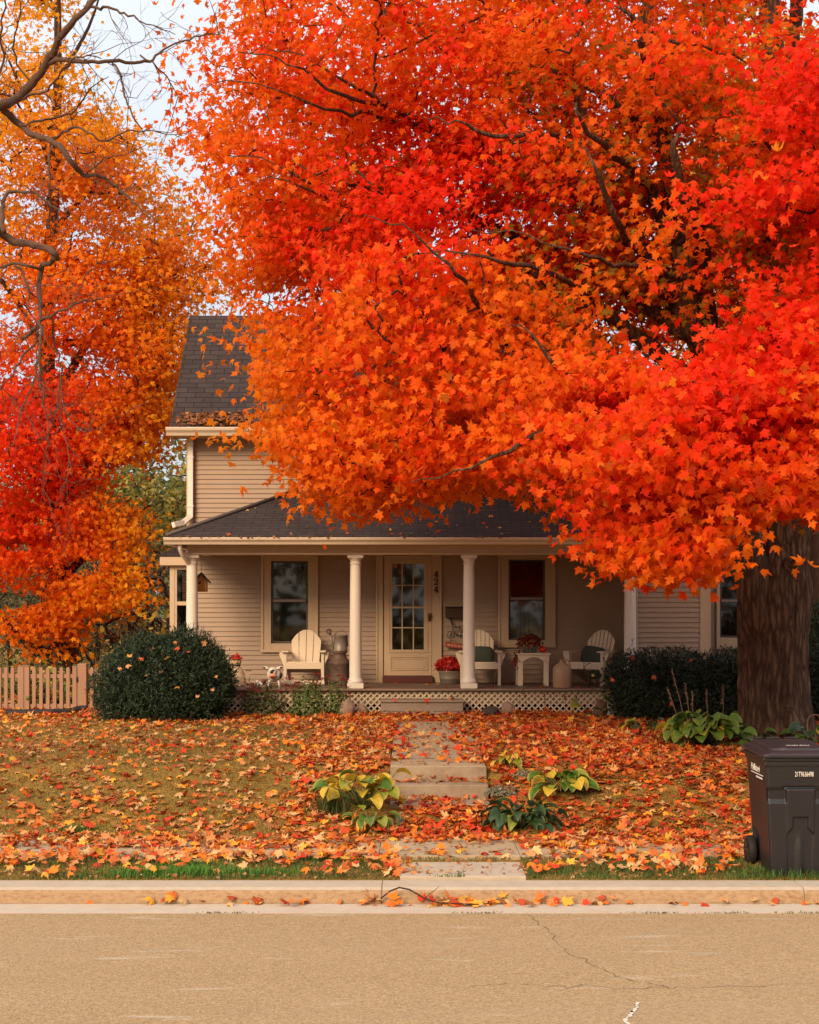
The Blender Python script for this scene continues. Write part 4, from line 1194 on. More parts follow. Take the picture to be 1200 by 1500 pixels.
def text_mesh(name, s, size, m, parent, loc, rot, ext=.002, spacing=1.0, sx=1.0):
    cu = bpy.data.curves.new('t', 'FONT'); cu.body = s; cu.size = size; cu.extrude = ext; cu.space_character = spacing; cu.align_x = 'LEFT'
    o = bpy.data.objects.new('t', cu); COL.objects.link(o)
    dg = bpy.context.evaluated_depsgraph_get(); dg.update()
    me = bpy.data.meshes.new_from_object(o.evaluated_get(dg))
    bpy.data.objects.remove(o)
    me.name = name; me.materials.clear(); me.materials.append(m)
    T = Matrix.Translation(loc) @ rot.to_4x4() @ Matrix.Diagonal((sx, 1, 1, 1))
    me.transform(T)
    ob = bpy.data.objects.new(name, me); COL.objects.link(ob); attach(ob, parent)
    return ob
UP = Matrix.Rotation(R(90), 3, 'X')
text_mesh('lettering', 'welcome', .078, mat('sign lettering', (.70, .52, .38), .6), ws, sg(654.5, 945.8, 26.588), Matrix.Rotation(R(6.6), 3, 'Y') @ UP, .001, 1.28, 1.0)

# ------------------------------------------------------------------ wheeled bin
BX, BYf, BZ = 3.375, 13.20, float(gh(3.3, 13.5)) - .01
bn = thing('wheelie_bin', 'dark brown wheeled rubbish bin with white serial number at the kerb under the maple', 'bin', (BX, BYf + .38, BZ))
H = 1.02
def bin_pt(u, w, z):
    """u,w in -1..1 across/depth at height z 0..H"""
    k = z / H
    hw = .245 + .055 * k; yf = BYf + .05 * (1 - k); yb_ = BYf + .66 + .10 * k
    return (BX + u * hw, yf + (w + 1) / 2 * (yb_ - yf), BZ + z)
body = MB()
# front face as a relief grid
NU, NZ = 90, 130
def relief(u, z):
    """outward (towards the street) offset of the moulded front"""
    def box(c, h, v, s=.012): return float(sstep(c - h - s, c - h + s, v) * (1 - sstep(c + h - s, c + h + s, v)))
    o = 0.0
    # recessed grip ledge across the upper third, with the central column standing forward
    led = box(.71, .055, z, .02); col = box(0.02, .44, u, .03)
    o -= .022 * led * (1 - col)
    up = float(1 - sstep(.765, .775, z))
    o += .014 * col * up
    o -= .02 * box(.0, .5, u, .04) * box(.775, .008, z, .01)
    # key-hole shaped recess below
    stem = box(.02, .235, u, .03) * float(1 - sstep(.51, .525, z))
    w = .235 + .20 * float(1 - sstep(.36, .44, z))
    key = box(.02, w, u, .03) * float(1 - sstep(.51, .525, z))
    o -= .024 * key
    o += .018 * box(.02 + .0, .10, u, .1) * float(1 - sstep(.22, .42, z)) * key
    o += .01 * float(sstep(.955, .965, z))
    return o
vs = []
for j in range(NZ + 1):
    z = H * j / NZ
    for i in range(NU + 1):
        u = -1 + 2 * i / NU
        p = bin_pt(u, -1, z); edge = 1 - max(0, (abs(u) - .93) / .07) ** 2
        vs.append((p[0], p[1] - relief(u, z) + .02 * (1 - edge), p[2]))
fs = [(j * (NU + 1) + i, j * (NU + 1) + i + 1, (j + 1) * (NU + 1) + i + 1, (j + 1) * (NU + 1) + i) for j in range(NZ) for i in range(NU)]
body.add(vs, fs, 0, True)
# sides (left/right) with a bulge, back, bottom
for sgn in (-1, 1):
    vs = []; nw = 24
    for j in range(NZ + 1):
        z = H * j / NZ
        for i in range(nw + 1):
            w = -1 + 2 * i / nw
            p = bin_pt(sgn, w, z)
            bulge = -.018 * math.exp(-((z - .62) / .14) ** 2) * math.sin(math.pi * (w + 1) / 2) - .03 * float(1 - sstep(.30, .40, z)) * float(sstep(.2, .35, w))
            q = .02 if i == 0 else 0
            vs.append((p[0] + sgn * bulge, p[1] + q, p[2]))
    fs = [(j * (nw + 1) + i, j * (nw + 1) + i + 1, (j + 1) * (nw + 1) + i + 1, (j + 1) * (nw + 1) + i) for j in range(NZ) for i in range(nw)]
    body.add(vs, fs, 0, True)
a, b_, c_, d_ = bin_pt(-1, 1, 0), bin_pt(1, 1, 0), bin_pt(1, 1, H), bin_pt(-1, 1, H)
body.add([a, b_, c_, d_], [(0, 3, 2, 1)])
body.add([bin_pt(-1, -1, 0), bin_pt(1, -1, 0), b_, a], [(0, 3, 2, 1)])
bo = body.build('body', M['bin'], bn)
rim = MB()
for (z0, z1, e) in ((H - .055, H - .015, .012), (H - .013, H + .018, .028)):
    rim.prism([(BX - .30 - e, BYf - e), (BX + .30 + e, BYf - e), (BX + .30 + e, BYf + .76 + e), (BX - .30 - e, BYf + .76 + e)], 'z', BZ + z0, BZ + z1)
rim.build('rim', M['bin'], bn, bevel=.008)
lid = MB(); zl = BZ + H + .019
def rrect(x0, x1, y0, y1, r, n=5):
    pts = []
    for cx, cy, a0 in ((x1 - r, y1 - r, 0), (x0 + r, y1 - r, 90), (x0 + r, y0 + r, 180), (x1 - r, y0 + r, 270)):
        for k in range(n + 1):
            t = R(a0 + 90 * k / n); pts.append((cx + r * math.cos(t), cy + r * math.sin(t)))
    return pts
def loft(mb, rings):
    n = len(rings[0]); vs = [p for r_ in rings for p in r_]
    fs = [(i * n + k, i * n + (k + 1) % n, (i + 1) * n + (k + 1) % n, (i + 1) * n + k) for i in range(len(rings) - 1) for k in range(n)]
    fs += [tuple(range(n - 1, -1, -1)), tuple((len(rings) - 1) * n + k for k in range(n))]
    mb.add(vs, fs)
x0, x1, y0, y1 = BX - .345, BX + .345, BYf - .05, BYf + .80
rings = []
for e, z in ((0, 0), (0, .022), (.012, .032), (.035, .045), (.05, .05), (.06, .048), (.075, .056), (.09, .072), (.11, .078)):
    rings.append([(p[0], p[1], zl + z + .02 * (p[1] - y0) / .8) for p in rrect(x0 + e, x1 - e, y0 + e, y1 - e * .6, .06)])
loft(lid, rings)
lo = lid.build('lid', M['binlid'], bn, bevel=.003)
for k in range(3):
    MB().box(x0 + .06 + k * .17, x0 + .18 + k * .17, y1 - .06, y1 - .01, zl + .098, zl + .112).build('hinge', M['binlid'], bn, bevel=.004)
MB().tube([(x0 + .03, y1 + .02, zl - .03), (x0 + .03, y1 + .07, zl + .02), (x1 - .03, y1 + .07, zl + .02), (x1 - .03, y1 + .02, zl - .03)], .016, 8).build('handle', M['bin'], bn)
for sgn in (-1, 1):
    wx = BX + sgn * .285; wy, wz = BYf + .66, BZ + .135
    prof = [(.02, -.03), (.085, -.03), (.095, -.034), (.125, -.034), (.135, -.022), (.135, .022), (.125, .034), (.095, .034), (.085, .03), (.02, .03)]
    w_ = MB(); w_.lathe(prof, (0, 0, 0), 28)
    wo = w_.build('wheel', M['tyre'], bn)
    wo.data.transform(Matrix.Translation((wx, wy, wz)) @ Matrix.Rotation(R(90), 4, 'Y'))
    h_ = MB()
    for k in range(6):
        a = k * math.pi / 3
        h_.obox((wx + sgn * .034, wy + .055 * math.cos(a), wz + .055 * math.sin(a)), (.008, .07, .014), Matrix.Rotation(a, 3, 'X'))
    h_.ball((wx + sgn * .034, wy, wz), (.012, .025, .025), 10)
    h_.build('rim', M['bin'], wo)
MB().tube([(BX - .28, BYf + .66, BZ + .135), (BX + .28, BYf + .66, BZ + .135)], .012, 8).build('axle', M['bin'], bn)
tn = text_mesh('serial_number', '21T9636498', .060, M['decal'], bn, (BX - .052, BYf - .016, BZ + .875), UP, .001, 1.06, .50)
SIDE = Matrix.Rotation(R(-90), 3, 'Z') @ UP
text_mesh('side_logo', 'Pellitteri', .085, M['decal'], bn, (BX - .3015, BYf + .56, BZ + .885), SIDE, .001, .9, 1.35)
MB().box(BX - .3025, BX - .3005, BYf + .10, BYf + .55, BZ + .862, BZ + .870).build('logo_line', M['decal'], bn)
MB().box(BX - .3025, BX - .3005, BYf + .12, BYf + .36, BZ + .832, BZ + .846).build('logo_line', M['decal'], bn)
text_mesh('lid_lettering', 'TRASH ONLY', .045, M['decal'], bn, (BX - .09, BYf + .13, zl + .0905), Matrix.Rotation(R(2), 3, 'X'), .0005, .95, .8)

# ------------------------------------------------------------------ picket fence
FY = 25.4
def fX(px): return (px - 600) * FY / F
def fZ(py): return CH - (py - 893) * FY / F
GZF = float(gh(-6, FY)) - .03
def picket(mb, cx, w=.058, top=fZ(977)):
    mb.prism([(cx - w / 2, GZF + .02), (cx + w / 2, GZF + .02), (cx + w / 2, top - .025), (cx + w * .3, top - .006), (cx, top), (cx - w * .3, top - .006), (cx - w / 2, top - .025)], 'y', FY - .035, FY - .015)
def post(par, px0, px1, top):
    m = MB(); m.box(fX(px0), fX(px1), FY - .05, FY + .05, GZF - .1, fZ(top) - .015); m.box(fX(px0) - .006, fX(px1) + .006, FY - .056, FY + .056, fZ(top) - .014, fZ(top)); m.build('post', M['pink_fence'], par, bevel=.008)
fe = thing('picket_fence', 'salmon picket fence run at the left edge of the garden', 'fence', (fX(0), FY, GZF))
post(fe, 27, 36, 975)
for k in range(28):
    px = 19 - k * 9.6
    m = MB(); picket(m, fX(px)); m.build('picket', M['pink_fence'], fe)
for py in (990, 1034):
    m = MB(); m.box(fX(-255), fX(27), FY - .013, FY + .025, fZ(py) - .035, fZ(py) + .035); m.build('rail', M['pink_fence'], fe, bevel=.004)
ga = thing('picket_gate', 'salmon picket gate with a black latch left of the round bush', 'gate', (fX(74), FY, GZF))
post(ga, 36.5, 44, 975); post(ga, 107, 113.5, 975.5)
for px in (50.5, 60.7, 70.7, 80.7, 90.5, 100.2):
    m = MB(); picket(m, fX(px)); m.build('picket', M['pink_fence'], ga)
for py in (990.5, 1034):
    m = MB(); m.box(fX(44), fX(107), FY - .013, FY + .025, fZ(py) - .033, fZ(py) + .033); m.build('rail', M['pink_fence'], ga, bevel=.004)
m = MB(); m.box(fX(113.2), fX(116.2), FY - .08, FY - .051, fZ(999.5), fZ(991)); m.tube([(fX(114.6), FY - .075, fZ(995)), (fX(114.6), FY - .12, fZ(995))], .012, 6); m.build('latch', M['black'], ga, bevel=.003)
f2 = thing('picket_fence', 'thick salmon gate post and fence run disappearing behind the round bush', 'fence', (fX(121), FY, GZF))
m = MB(); m.box(fX(114.8), fX(128), FY - .075, FY + .075, GZF - .1, fZ(972)); m.build('post', M['pink_fence'], f2, bevel=.008)
for py in (984, 1034):
    m = MB(); m.box(fX(128), -3.9, FY - .013, FY + .025, fZ(py) - .035, fZ(py) + .035); m.build('rail', M['pink_fence'], f2, bevel=.004)
for k in range(12):
    m = MB(); picket(m, fX(135 + k * 9.6)); m.build('picket', M['pink_fence'], f2)

# drain pipe lying by the fence
pz_ = float(gh(-6, 24.6))
pp = [P(8, 1056, 24.3), P(40, 1055, 24.35), P(75, 1054, 24.4), P(100, 1051, 24.5), P(118, 1047.5, 24.6), P(127, 1047, 24.62)]
def ribbed(m, pts, r):
    q = []
    for a, b in zip(pts[:-1], pts[1:]):
        k = max(2, int((b - a).length / .012))
        q += [a.lerp(b, j / k) for j in range(k)]
    m.tube(q + [pts[-1]], [r * (1 + .1 * (i % 2)) for i in range(len(q) + 1)], 12)
m = MB(); pp = [Vector((p.x, p.y, float(gh(p.x, p.y)) + (.05 if i < 4 else .085))) for i, p in enumerate(pp)]
ribbed(m, pp, .052); tag(m.build('drain_pipe', M['black']), 'black corrugated drain pipe lying in the leaves below the fence', 'pipe')

# rocks
def rock(px, py, Y, w, h, m, lab):
    p = P(px, py, Y); z = float(gh(p.x, Y)); s_ = random.random() * 50
    mb = MB(); mb.ball((p.x, Y, z + h * .42), (w / 2, w * .4, h * .62), 26, disp=lambda q: 1 + .28 * mnoise.noise(q * 1.4 + Vector((s_, 0, 0))) + .1 * mnoise.noise(q * 4 + Vector((s_, 0, 0))))
    tag(mb.build('rock', m), lab, 'rock', 'garden rocks')
rock(509, 1052, 23.9, .24, .26, M['rock'], 'round pinkish rock left of the porch step')
rock(718, 1054, 23.9, .27, .17, M['rockdark'], 'dark flat rock just right of the porch step')
rock(744, 1053, 24.1, .22, .20, M['rock'], 'pink rock behind the dark rock by the lattice')
rock(880, 1049, 23.9, .22, .26, mat('brown stone', (.13, .07, .045), .85, .3, 6, .5, 20), 'brown rock at the foot of the right hedge')
rock(899, 1052, 23.7, .20, .14, mat('grey stone', (.22, .20, .18), .85, .3, 6, .5, 20), 'low grey rock beside the brown rock at the right hedge')
rock(530, 1049, 24.2, .18, .16, M['rock'], 'small tan rock between the path and the left flower bed')

# fallen twig in the gutter
m = MB(); tw = [P(558, 1316, 12.68), P(572, 1305, 12.66), P(585, 1300, 12.64), P(600, 1303, 12.62), P(622, 1316, 12.6), P(640, 1322, 12.58), P(700, 1325, 12.56), P(725, 1322, 12.58)]
tw = [Vector((p.x, p.y, max(p.z, .012))) for p in tw]
m.tube(tw, [.006, .007, .007, .007, .006, .006, .005, .003], 6); m.tube([tw[4], tw[4] + Vector((.12, -.02, .10))], [.004, .002], 5)
tag(m.build('fallen_twig', M['twig']), 'bent brown twig lying in the leaves along the kerb', 'twig')
# small stake ornament at the right edge
m = thing('garden_stake', 'thin pale arched wire stake beside the maple at the right edge', 'stake', (P(1183, 1085, 19.5).x, 19.5, float(gh(5.1, 19.5))))
sx_ = m.location.x; z0 = m.location.z
w = MB(); w.tube([(sx_, 19.5, z0)] + [(sx_ + .10 - .10 * math.cos(t * math.pi / 8), 19.5, z0 + .32 + .09 * math.sin(t * math.pi / 8)) for t in range(9)] + [(sx_ + .20, 19.5, z0 + .02)], .008, 6); w.build('wire', M['stem'], m)
w = MB(); w.lathe([(.004, 0), (.03, .02), (.035, .10), (.02, .18), (.004, .26)], (sx_ + .17, 19.45, z0 - .01), 12); w.build('bulb', M['yellowglaze'], m)
# ------------------------------------------------------------------ hostas
CLEAR = []
def hosta(name, label, px, py, Y, n, length, width, rad, cols, edge, stand=.5, seed=0, group='hostas in the front garden', cat='hosta'):
    rr = np.random.default_rng(seed)
    p = P(px, py, Y); z0 = float(gh(p.x, Y))
    length *= 1.12; width *= 1.2; rad *= 1.12
    CLEAR.append((p.x, Y, rad * 1.05))
    th = thing(name, label, cat, (p.x, Y, z0), group)
    V = []; Tt = []; C = []; st = MB(); off = 0
    NT, NW = 9, 7
    for k in range(n):
        az = rr.uniform(0, 2 * math.pi); lay = rr.uniform(0, 1) ** .7
        if rr.random() < .35: az = rr.uniform(math.pi, 2 * math.pi)
        el = min(R(82), R(86 - 66 * lay + rr.normal(0, 9)) * (.55 + stand * .75))
        L_ = length * rr.uniform(.75, 1.15); W_ = width * rr.uniform(.8, 1.1)
        d = Vector((math.cos(az), math.sin(az), 0)); up = Vector((0, 0, 1))
        pl_ = rad * (.10 + .5 * lay + .55 * rr.uniform(0, 1))
        base = Vector((p.x, Y, z0 - .02)) + d * .03
        tip = base + (d * math.cos(el) + up * math.sin(el)) * pl_
        tip.z = max(tip.z, z0 + .05)
        mid = base.lerp(tip, .5) + up * .04
        st.tube([base, mid, tip], [.007, .006, .005], 5)
        side = d.cross(up).normalized()
        side = (Matrix.Rotation(rr.normal(0, .35), 3, d) @ side)
        ang = el * .55 + .1; cur = -rr.uniform(1.3, 2.3)
        pos = tip.copy(); rows = []
        for i in range(NT + 1):
            t = i / NT
            a = ang + cur * t
            dd = d * math.cos(a) + up * math.sin(a); nn = side.cross(dd).normalized()
            if nn.z < 0 and abs(a) < 1.5: nn = -nn
            w = W_ * (max(0, math.sin(math.pi * min(1, t ** .62))) ** .8) * .5 + .002
            for j in range(NW):
                s = -1 + 2 * j / (NW - 1)
                rows.append(pos + side * s * w + nn * (abs(s) ** 1.3 * w * .32 + .008 * math.sin(j * 2.2 + i) * (t * (1 - t)) * 4 * .35))
            pos = pos + dd * L_ / NT
        V += [tuple(q) for q in rows]
        kind = rr.choice(len(cols), p=[c[1] for c in cols]); base_c = np.array(cols[kind][0]); e_c = np.array(edge)
        yel = rr.uniform(0, 1)
        for i in range(NT + 1):
            for j in range(NW):
                s = abs(-1 + 2 * j / (NW - 1)); f = np.clip((s * .8 + (i / NT) * .45 - .78 + .35 * (yel - .5)) * 2.2, 0, .9) * cols[kind][2]
                rib = .88 if j % 2 else 1.06
                C.append((base_c * (1 - f) + e_c * f) * rib)
        for i in range(NT):
            for j in range(NW - 1):
                q = off + i * NW + j
                Tt += [(q, q + 1, q + NW + 1), (q, q + NW + 1, q + NW)]
        off += len(rows)
    trimesh('leaves', np.array(V), np.array(Tt), np.array(C), M['pl'], th, True)
    st.build('stalks', M['greenstem'], th)
    return th


GRN, LIME, YEL, DKG = (.075, .16, .022), (.24, .27, .03), (.60, .42, .04), (.035, .078, .03)
hosta('hosta', 'tall hosta with yellow and lime leaves left of the garden steps', 533, 1192, 16.15, 38, .20, .135, .42, [(YEL, .52, .3), (LIME, .28, .8), (GRN, .20, .7)], (.55, .40, .06), .95, 3)
hosta('hosta', 'low green hosta at the foot of the yellow one, nearest the pavement on the left', 545, 1216, 15.6, 15, .17, .095, .2, [(GRN, .75, .6), (LIME, .25, .8)], (.5, .34, .06), .42, 4)
hosta('hosta', 'bright green hosta with yellow edged leaves on the right bank', 822, 1170, 16.6, 34, .20, .14, .27, [((.06, .16, .02), .62, .9), (LIME, .28, .9), (YEL, .10, .3)], (.62, .42, .06), .5, 5)
hosta('hosta', 'wide dark green hosta close to the pavement right of the steps', 762, 1218, 15.55, 64, .17, .10, .33, [(DKG, .72, .15), ((.045, .09, .03), .2, .4), (LIME, .08, .6)], (.35, .28, .06), .42, 6)
hosta('hosta', 'small yellow hosta with few leaves beside the top of the right bank', 742, 1128, 17.5, 8, .17, .085, .16, [(YEL, .6, .2), (LIME, .4, .6)], (.55, .38, .05), .5, 7)
hosta('hosta', 'big leafy hosta with heart shaped leaves in front of the maple trunk', 1030, 1106, 19.6, 100, .20, .165, .50, [((.11, .20, .03), .55, .5), (GRN, .22, .4), (LIME, .14, .8), (YEL, .09, .3)], (.5, .33, .05), .62, 8)
hosta('hosta', 'dim low hosta in front of the hedge, left of the big leafy one', 945, 1072, 21.2, 16, .16, .11, .26, [((.045, .07, .02), .6, .6), (LIME, .2, .8), (YEL, .2, .4)], (.45, .25, .05), .45, 9)
hosta('hosta', 'dark hosta leaves at the foot of the maple trunk behind the bin', 1105, 1094, 19.9, 18, .18, .12, .25, [(DKG, .8, .3), (GRN, .2, .4)], (.35, .25, .05), .45, 10)
hosta('hosta', 'green hosta right of the maple trunk at the picture edge', 1196, 1092, 19.7, 22, .20, .14, .30, [(GRN, .6, .4), (DKG, .3, .3), (YEL, .1, .3)], (.5, .35, .05), .55, 12)
hosta('broadleaf_plant', 'young plant with two round lime leaves in front of the lattice by the right hedge', 874, 1050, 23.9, 6, .16, .15, .36, [(GRN, .5, .6), (LIME, .5, .7)], (.55, .33, .05), .9, 13, None, 'plant')


# grassy clump left of the hosta, grey sedum on the bank
def blades(x, y, z, h, w, lean, cols, parent=None, name='grass'):
    n = len(x)
    az = rng.uniform(0, 2 * math.pi, n); la = lean * rng.uniform(.2, 1, n)
    d = np.stack([np.cos(az), np.sin(az), np.zeros(n)], 1); s = np.stack([-np.sin(az), np.cos(az), np.zeros(n)], 1)
    b = np.stack([x, y, z], 1); h = h[:, None]; w = np.broadcast_to(w, (n,))[:, None]; la = la[:, None]
    up = np.array([[0, 0, 1.]])
    v0 = b - s * w; v1 = b + s * w
    m_ = b + up * h * .55 + d * h * la * .3; v2 = m_ - s * w * .7; v3 = m_ + s * w * .7
    v4 = b + up * h * (1 - .35 * la) + d * h * la
    V = np.stack([v0, v1, v2, v3, v4], 1).reshape(-1, 3)
    T = (np.array([[0, 1, 3], [0, 3, 2], [2, 3, 4]])[None] + (np.arange(n) * 5)[:, None, None]).reshape(-1, 3)
    return trimesh(name, V, T, np.repeat(cols, 5, 0), M['grass'], parent)


p = P(482, 1200, 16.0)
t = thing('grass_clump', 'dark green strappy grass clump left of the yellow hosta', 'plant', (p.x, 16.0, float(gh(p.x, 16))))
n = 130; xs_ = p.x + rng.normal(0, .09, n); ys_ = 16.0 + rng.normal(0, .07, n)
blades(xs_, ys_, gh(xs_, ys_), rng.uniform(.15, .32, n), .007, .9, pick([(.05, .085, .02), (.09, .11, .03), (.16, .13, .05)], [3, 2, 1], n), t, 'blades')
def lowplant(name, label, px, py, Y, rx, ry, h, n, cols, size, cat='plant', tem=OVAL, group=None):
    p = P(px, py, Y); z = float(gh(p.x, Y))
    t = thing(name, label, cat, (p.x, Y, z), group)
    u = norm(rng.normal(size=(n, 3))); u[:, 2] = np.abs(u[:, 2]); r = rng.uniform(.4, 1, (n, 1))
    pos = np.array([[p.x, Y, z]]) + u * r * np.array([[rx, ry, h]])
    leaves('foliage', pos, u + rng.normal(0, .5, (n, 3)) + [[0, -.2, .5]], rng.normal(size=(n, 3)) + u, rng.uniform(.7, 1.2, n) * size, pick(cols, [1] * len(cols), n), tem, M['pl'], t, .2)
    m = MB()
    for k in range(8):
        a = k * .8; m.tube([(p.x, Y, z - .02), (p.x + rx * .6 * math.cos(a), Y + ry * .6 * math.sin(a), z + h * .7)], [.006, .004], 5)
    m.build('stems', M['stem'], t)
    return t
lowplant('sedum_mat', 'grey green mat of stonecrop on the bank right of the steps', 738, 1172, 16.6, .22, .18, .10, 700, [(.16, .15, .09), (.22, .19, .12), (.12, .12, .07)], .032)
lowplant('sedum_mat', 'pale grey green tuft above the stonecrop mat by the steps', 770, 1145, 17.0, .16, .14, .12, 420, [(.25, .22, .14), (.19, .18, .10)], .03)
lowplant('lamb_ear_plant', 'small grey leaved plant beside the low green hosta', 582, 1216, 15.6, .13, .1, .09, 60, [(.20, .18, .10), (.16, .16, .08)], .085)


# sedum / shrub in front of the porch with dark red heads
def sedum(label, px, py, Y, w, h, nleaf, heads, gcols):
    p = P(px, py, Y); z = float(gh(p.x, Y))
    h *= 1.38
    t = thing('flowering_sedum', label, 'plant', (p.x, Y, z), 'sedums below the porch')
    n = nleaf
    u = norm(rng.normal(size=(n, 3))); u[:, 2] = np.abs(u[:, 2]); r = rng.uniform(.25, 1, (n, 1)) ** .6
    pos = np.array([[p.x, Y, z]]) + u * r * np.array([[w / 2, .22, h * .86]])
    leaves('foliage', pos, u + rng.normal(0, .6, (n, 3)) + [[0, -.2, .4]], rng.normal(size=(n, 3)) + u, rng.uniform(.6, 1.2, n) * .062, pick(gcols, [1] * len(gcols), n), OVAL, M['pl'], t, .2)
    st = MB(); hd = []
    for k in range(heads):
        a = rng.uniform(-1, 1); q = Vector((p.x + a * w * .5, Y + rng.uniform(-.2, .15), z + h * (rng.uniform(.62, 1.0) - .25 * a * a)))
        st.tube([(p.x + a * w * .25, Y, z), q.lerp(Vector((p.x + a * w * .3, Y, z)), .4), q], [.006, .005, .004], 5)
        hd.append(q)
    st.build('stems', M['greenstem'], t)
    for q in hd:
        m = 70; aa = rng.uniform(0, 2 * math.pi, m); rr_ = np.sqrt(rng.uniform(0, 1, m)) * rng.uniform(.05, .085)
        ps = np.stack([q.x + rr_ * np.cos(aa), q.y + rr_ * np.sin(aa), q.z + .035 - 5 * rr_ ** 2 + rng.normal(0, .006, m)], 1)
        leaves('flower_head', ps, rng.normal(0, .5, (m, 3)) + [[0, -.3, 1]], rng.normal(size=(m, 3)), rng.uniform(.02, .036, m), pick([(.24, .035, .02), (.15, .022, .014), (.28, .055, .03)], [1, 1, 1], m), DIAM, M['pl'], t)
G1 = [(.13, .18, .05), (.08, .13, .035), (.17, .19, .05)]
G2 = [(.11, .12, .045), (.15, .12, .05), (.07, .09, .03)]
sedum('olive sedum with dark red heads next to the round dark bush', 388, 1056, 24.0, .85, .46, 1100, 13, G2)
sedum('greener sedum with dark red heads in front of the four slat chair', 452, 1057, 23.9, .62, .56, 1100, 14, G1)
sedum('small sedum with rust red heads left of the round rock', 492, 1056, 24.0, .42, .50, 500, 9, G1)


# dry flower stalks
def stalk(label, px0, py0, px1, py1, Y, r, seed):
    a = P(px0, py0, Y); a.z = float(gh(a.x, Y)); b = P(px1, py1, Y - .05)
    t = thing('dry_stalk', label, 'stalk', tuple(a), 'dry flower stalks')
    MB().tube([a, a.lerp(b, .5) + Vector((.01, 0, .01)), b], [.006, .005, .003], 5).build('stem', M['stem'], t)
    n = 60; q = rng.uniform(.62, 1, n)[:, None]
    ps = np.array(a)[None] * (1 - q) + np.array(b)[None] * q + rng.normal(0, r, (n, 3))
    leaves('seed_head', ps, rng.normal(size=(n, 3)), rng.normal(0, .4, (n, 3)) + [[0, 0, 1]], rng.uniform(.02, .035, n), pick([(.24, .14, .09), (.14, .07, .04), (.3, .2, .13)], [1, 1, 1], n), DIAM, M['gl'], t)
for i, (a, b, c, d, w) in enumerate(((1008, 1060, 984, 980, 'tallest'), (1000, 1062, 978, 1008, 'leftmost'), (1012, 1062, 1004, 1003, 'slanting'), (1014, 1062, 1014, 1012, 'short'), (1036, 1060, 1035, 1010, 'thin upright'), (1058, 1060, 1059, 1005, 'thickest'))):
    stalk(w + ' dry flower stalk rising from the big hosta before the hedge', a, b, c, d, 20.6, .010 if i in (5, 2) else .006, i)
for i, (a, b, c, d, w) in enumerate(((775, 1050, 766, 1008, 'thin bare'), (800, 1050, 797, 1012, 'bent bare'), (828, 1052, 827, 1014, 'dark headed'), (838, 1052, 846, 1016, 'leaning'))):
    stalk(w + ' dry stalk standing in front of the white lattice', a, b, c, d, 23.9, .012 if i == 2 else .005, i + 10)


# ------------------------------------------------------------------ dense evergreens
def evergreen(name, label, lumps, n, cols, size, cat, group=None, stems=((0, 0),)):
    """lumps: (x, y, z, rx, ry, rz)"""
    w = np.array([l[3] * l[5] for l in lumps]); w = w / w.sum()
    x0, y0 = lumps[0][0], lumps[0][1]
    z0 = float(gh(x0, y0))
    t = thing(name, label, cat, (x0, y0, z0), group)
    P_, N_ = [], []
    for l, k in zip(lumps, (w * n).astype(int)):
        u = norm(rng.normal(size=(k, 3)))
        nz = np.array([mnoise.noise(Vector(q) * 2.6 + Vector((l[0] * 3, 1, 2))) + .6 * mnoise.noise(Vector(q) * 7) for q in u])[:, None]
        r = (1 + .24 * nz) * (1 - np.abs(rng.normal(0, .09, (k, 1))))
        P_.append(np.array([l[:3]]) + u * r * np.array([l[3:]])); N_.append(u)
    pos = np.concatenate(P_); nr = np.concatenate(N_)
    ok = pos[:, 2] > gh(pos[:, 0], pos[:, 1]) + .01
    pos, nr = pos[ok], nr[ok]; k = len(pos)
    tip = nr * .9 + rng.normal(0, .55, (k, 3)) + [[0, -.1, .35]]
    c = pick(cols, [1] * len(cols), k) * rng.uniform(.7, 1.25, (k, 1))
    leaves('foliage', pos, rng.normal(size=(k, 3)) + nr * .4, tip, rng.uniform(.6, 1.3, k) * size, c, SPRIG, M['needle'], t)
    m = MB()
    for l in lumps:
        for q in range(10):
            a = rng.uniform(0, 2 * math.pi); b = rng.uniform(.2, .8)
            e = Vector((l[0] + l[3] * b * math.cos(a), l[1] + l[4] * b * math.sin(a), l[2] + l[5] * rng.uniform(-.2, .75)))
            s_ = Vector((l[0] + .1 * math.cos(a), l[1] + .1 * math.sin(a), float(gh(l[0], l[1])) - .03))
            m.tube([s_, s_.lerp(e, .5) + Vector((0, 0, .1)), e], [.022, .014, .005], 5)
    ns = n // 130
    q = rng.choice(len(pos), ns); d = norm(nr[q] * .8 + rng.normal(0, .45, (ns, 3)) + [[0, 0, .6]]); ln = rng.uniform(.07, .24, ns)
    f_ = np.tile(np.linspace(.05, 1, 12), ns); qq = np.repeat(np.arange(ns), 12)
    sp_ = pos[q][qq] + d[qq] * (ln[qq] * f_)[:, None] + rng.normal(0, .006, (ns * 12, 3))
    leaves('shoots', sp_, rng.normal(size=(ns * 12, 3)), d[qq] + rng.normal(0, .5, (ns * 12, 3)), rng.uniform(.6, 1.1, ns * 12) * size, pick(cols, [1] * len(cols), ns * 12) * 1.35, SPRIG, M['needle'], t)
    # the tangle of inner shoots that fills the shaded middle
    k = n // 5
    m.build('stems', M['twig'], t)
    q = rng.choice(len(lumps), k, p=w); LL = np.array(lumps)
    u = norm(rng.normal(size=(k, 3))); pos2 = LL[q, :3] + u * (rng.uniform(.3, .85, (k, 1))) * LL[q, 3:]
    ok = pos2[:, 2] > gh(pos2[:, 0], pos2[:, 1]) + .01; pos2 = pos2[ok]; k = len(pos2)
    leaves('inner_shoots', pos2, rng.normal(size=(k, 3)), rng.normal(size=(k, 3)), rng.uniform(.8, 1.4, k) * size * 1.7, pick(cols, [1] * len(cols), k) * .9, SPRIG, M['needle'], t)
    return t
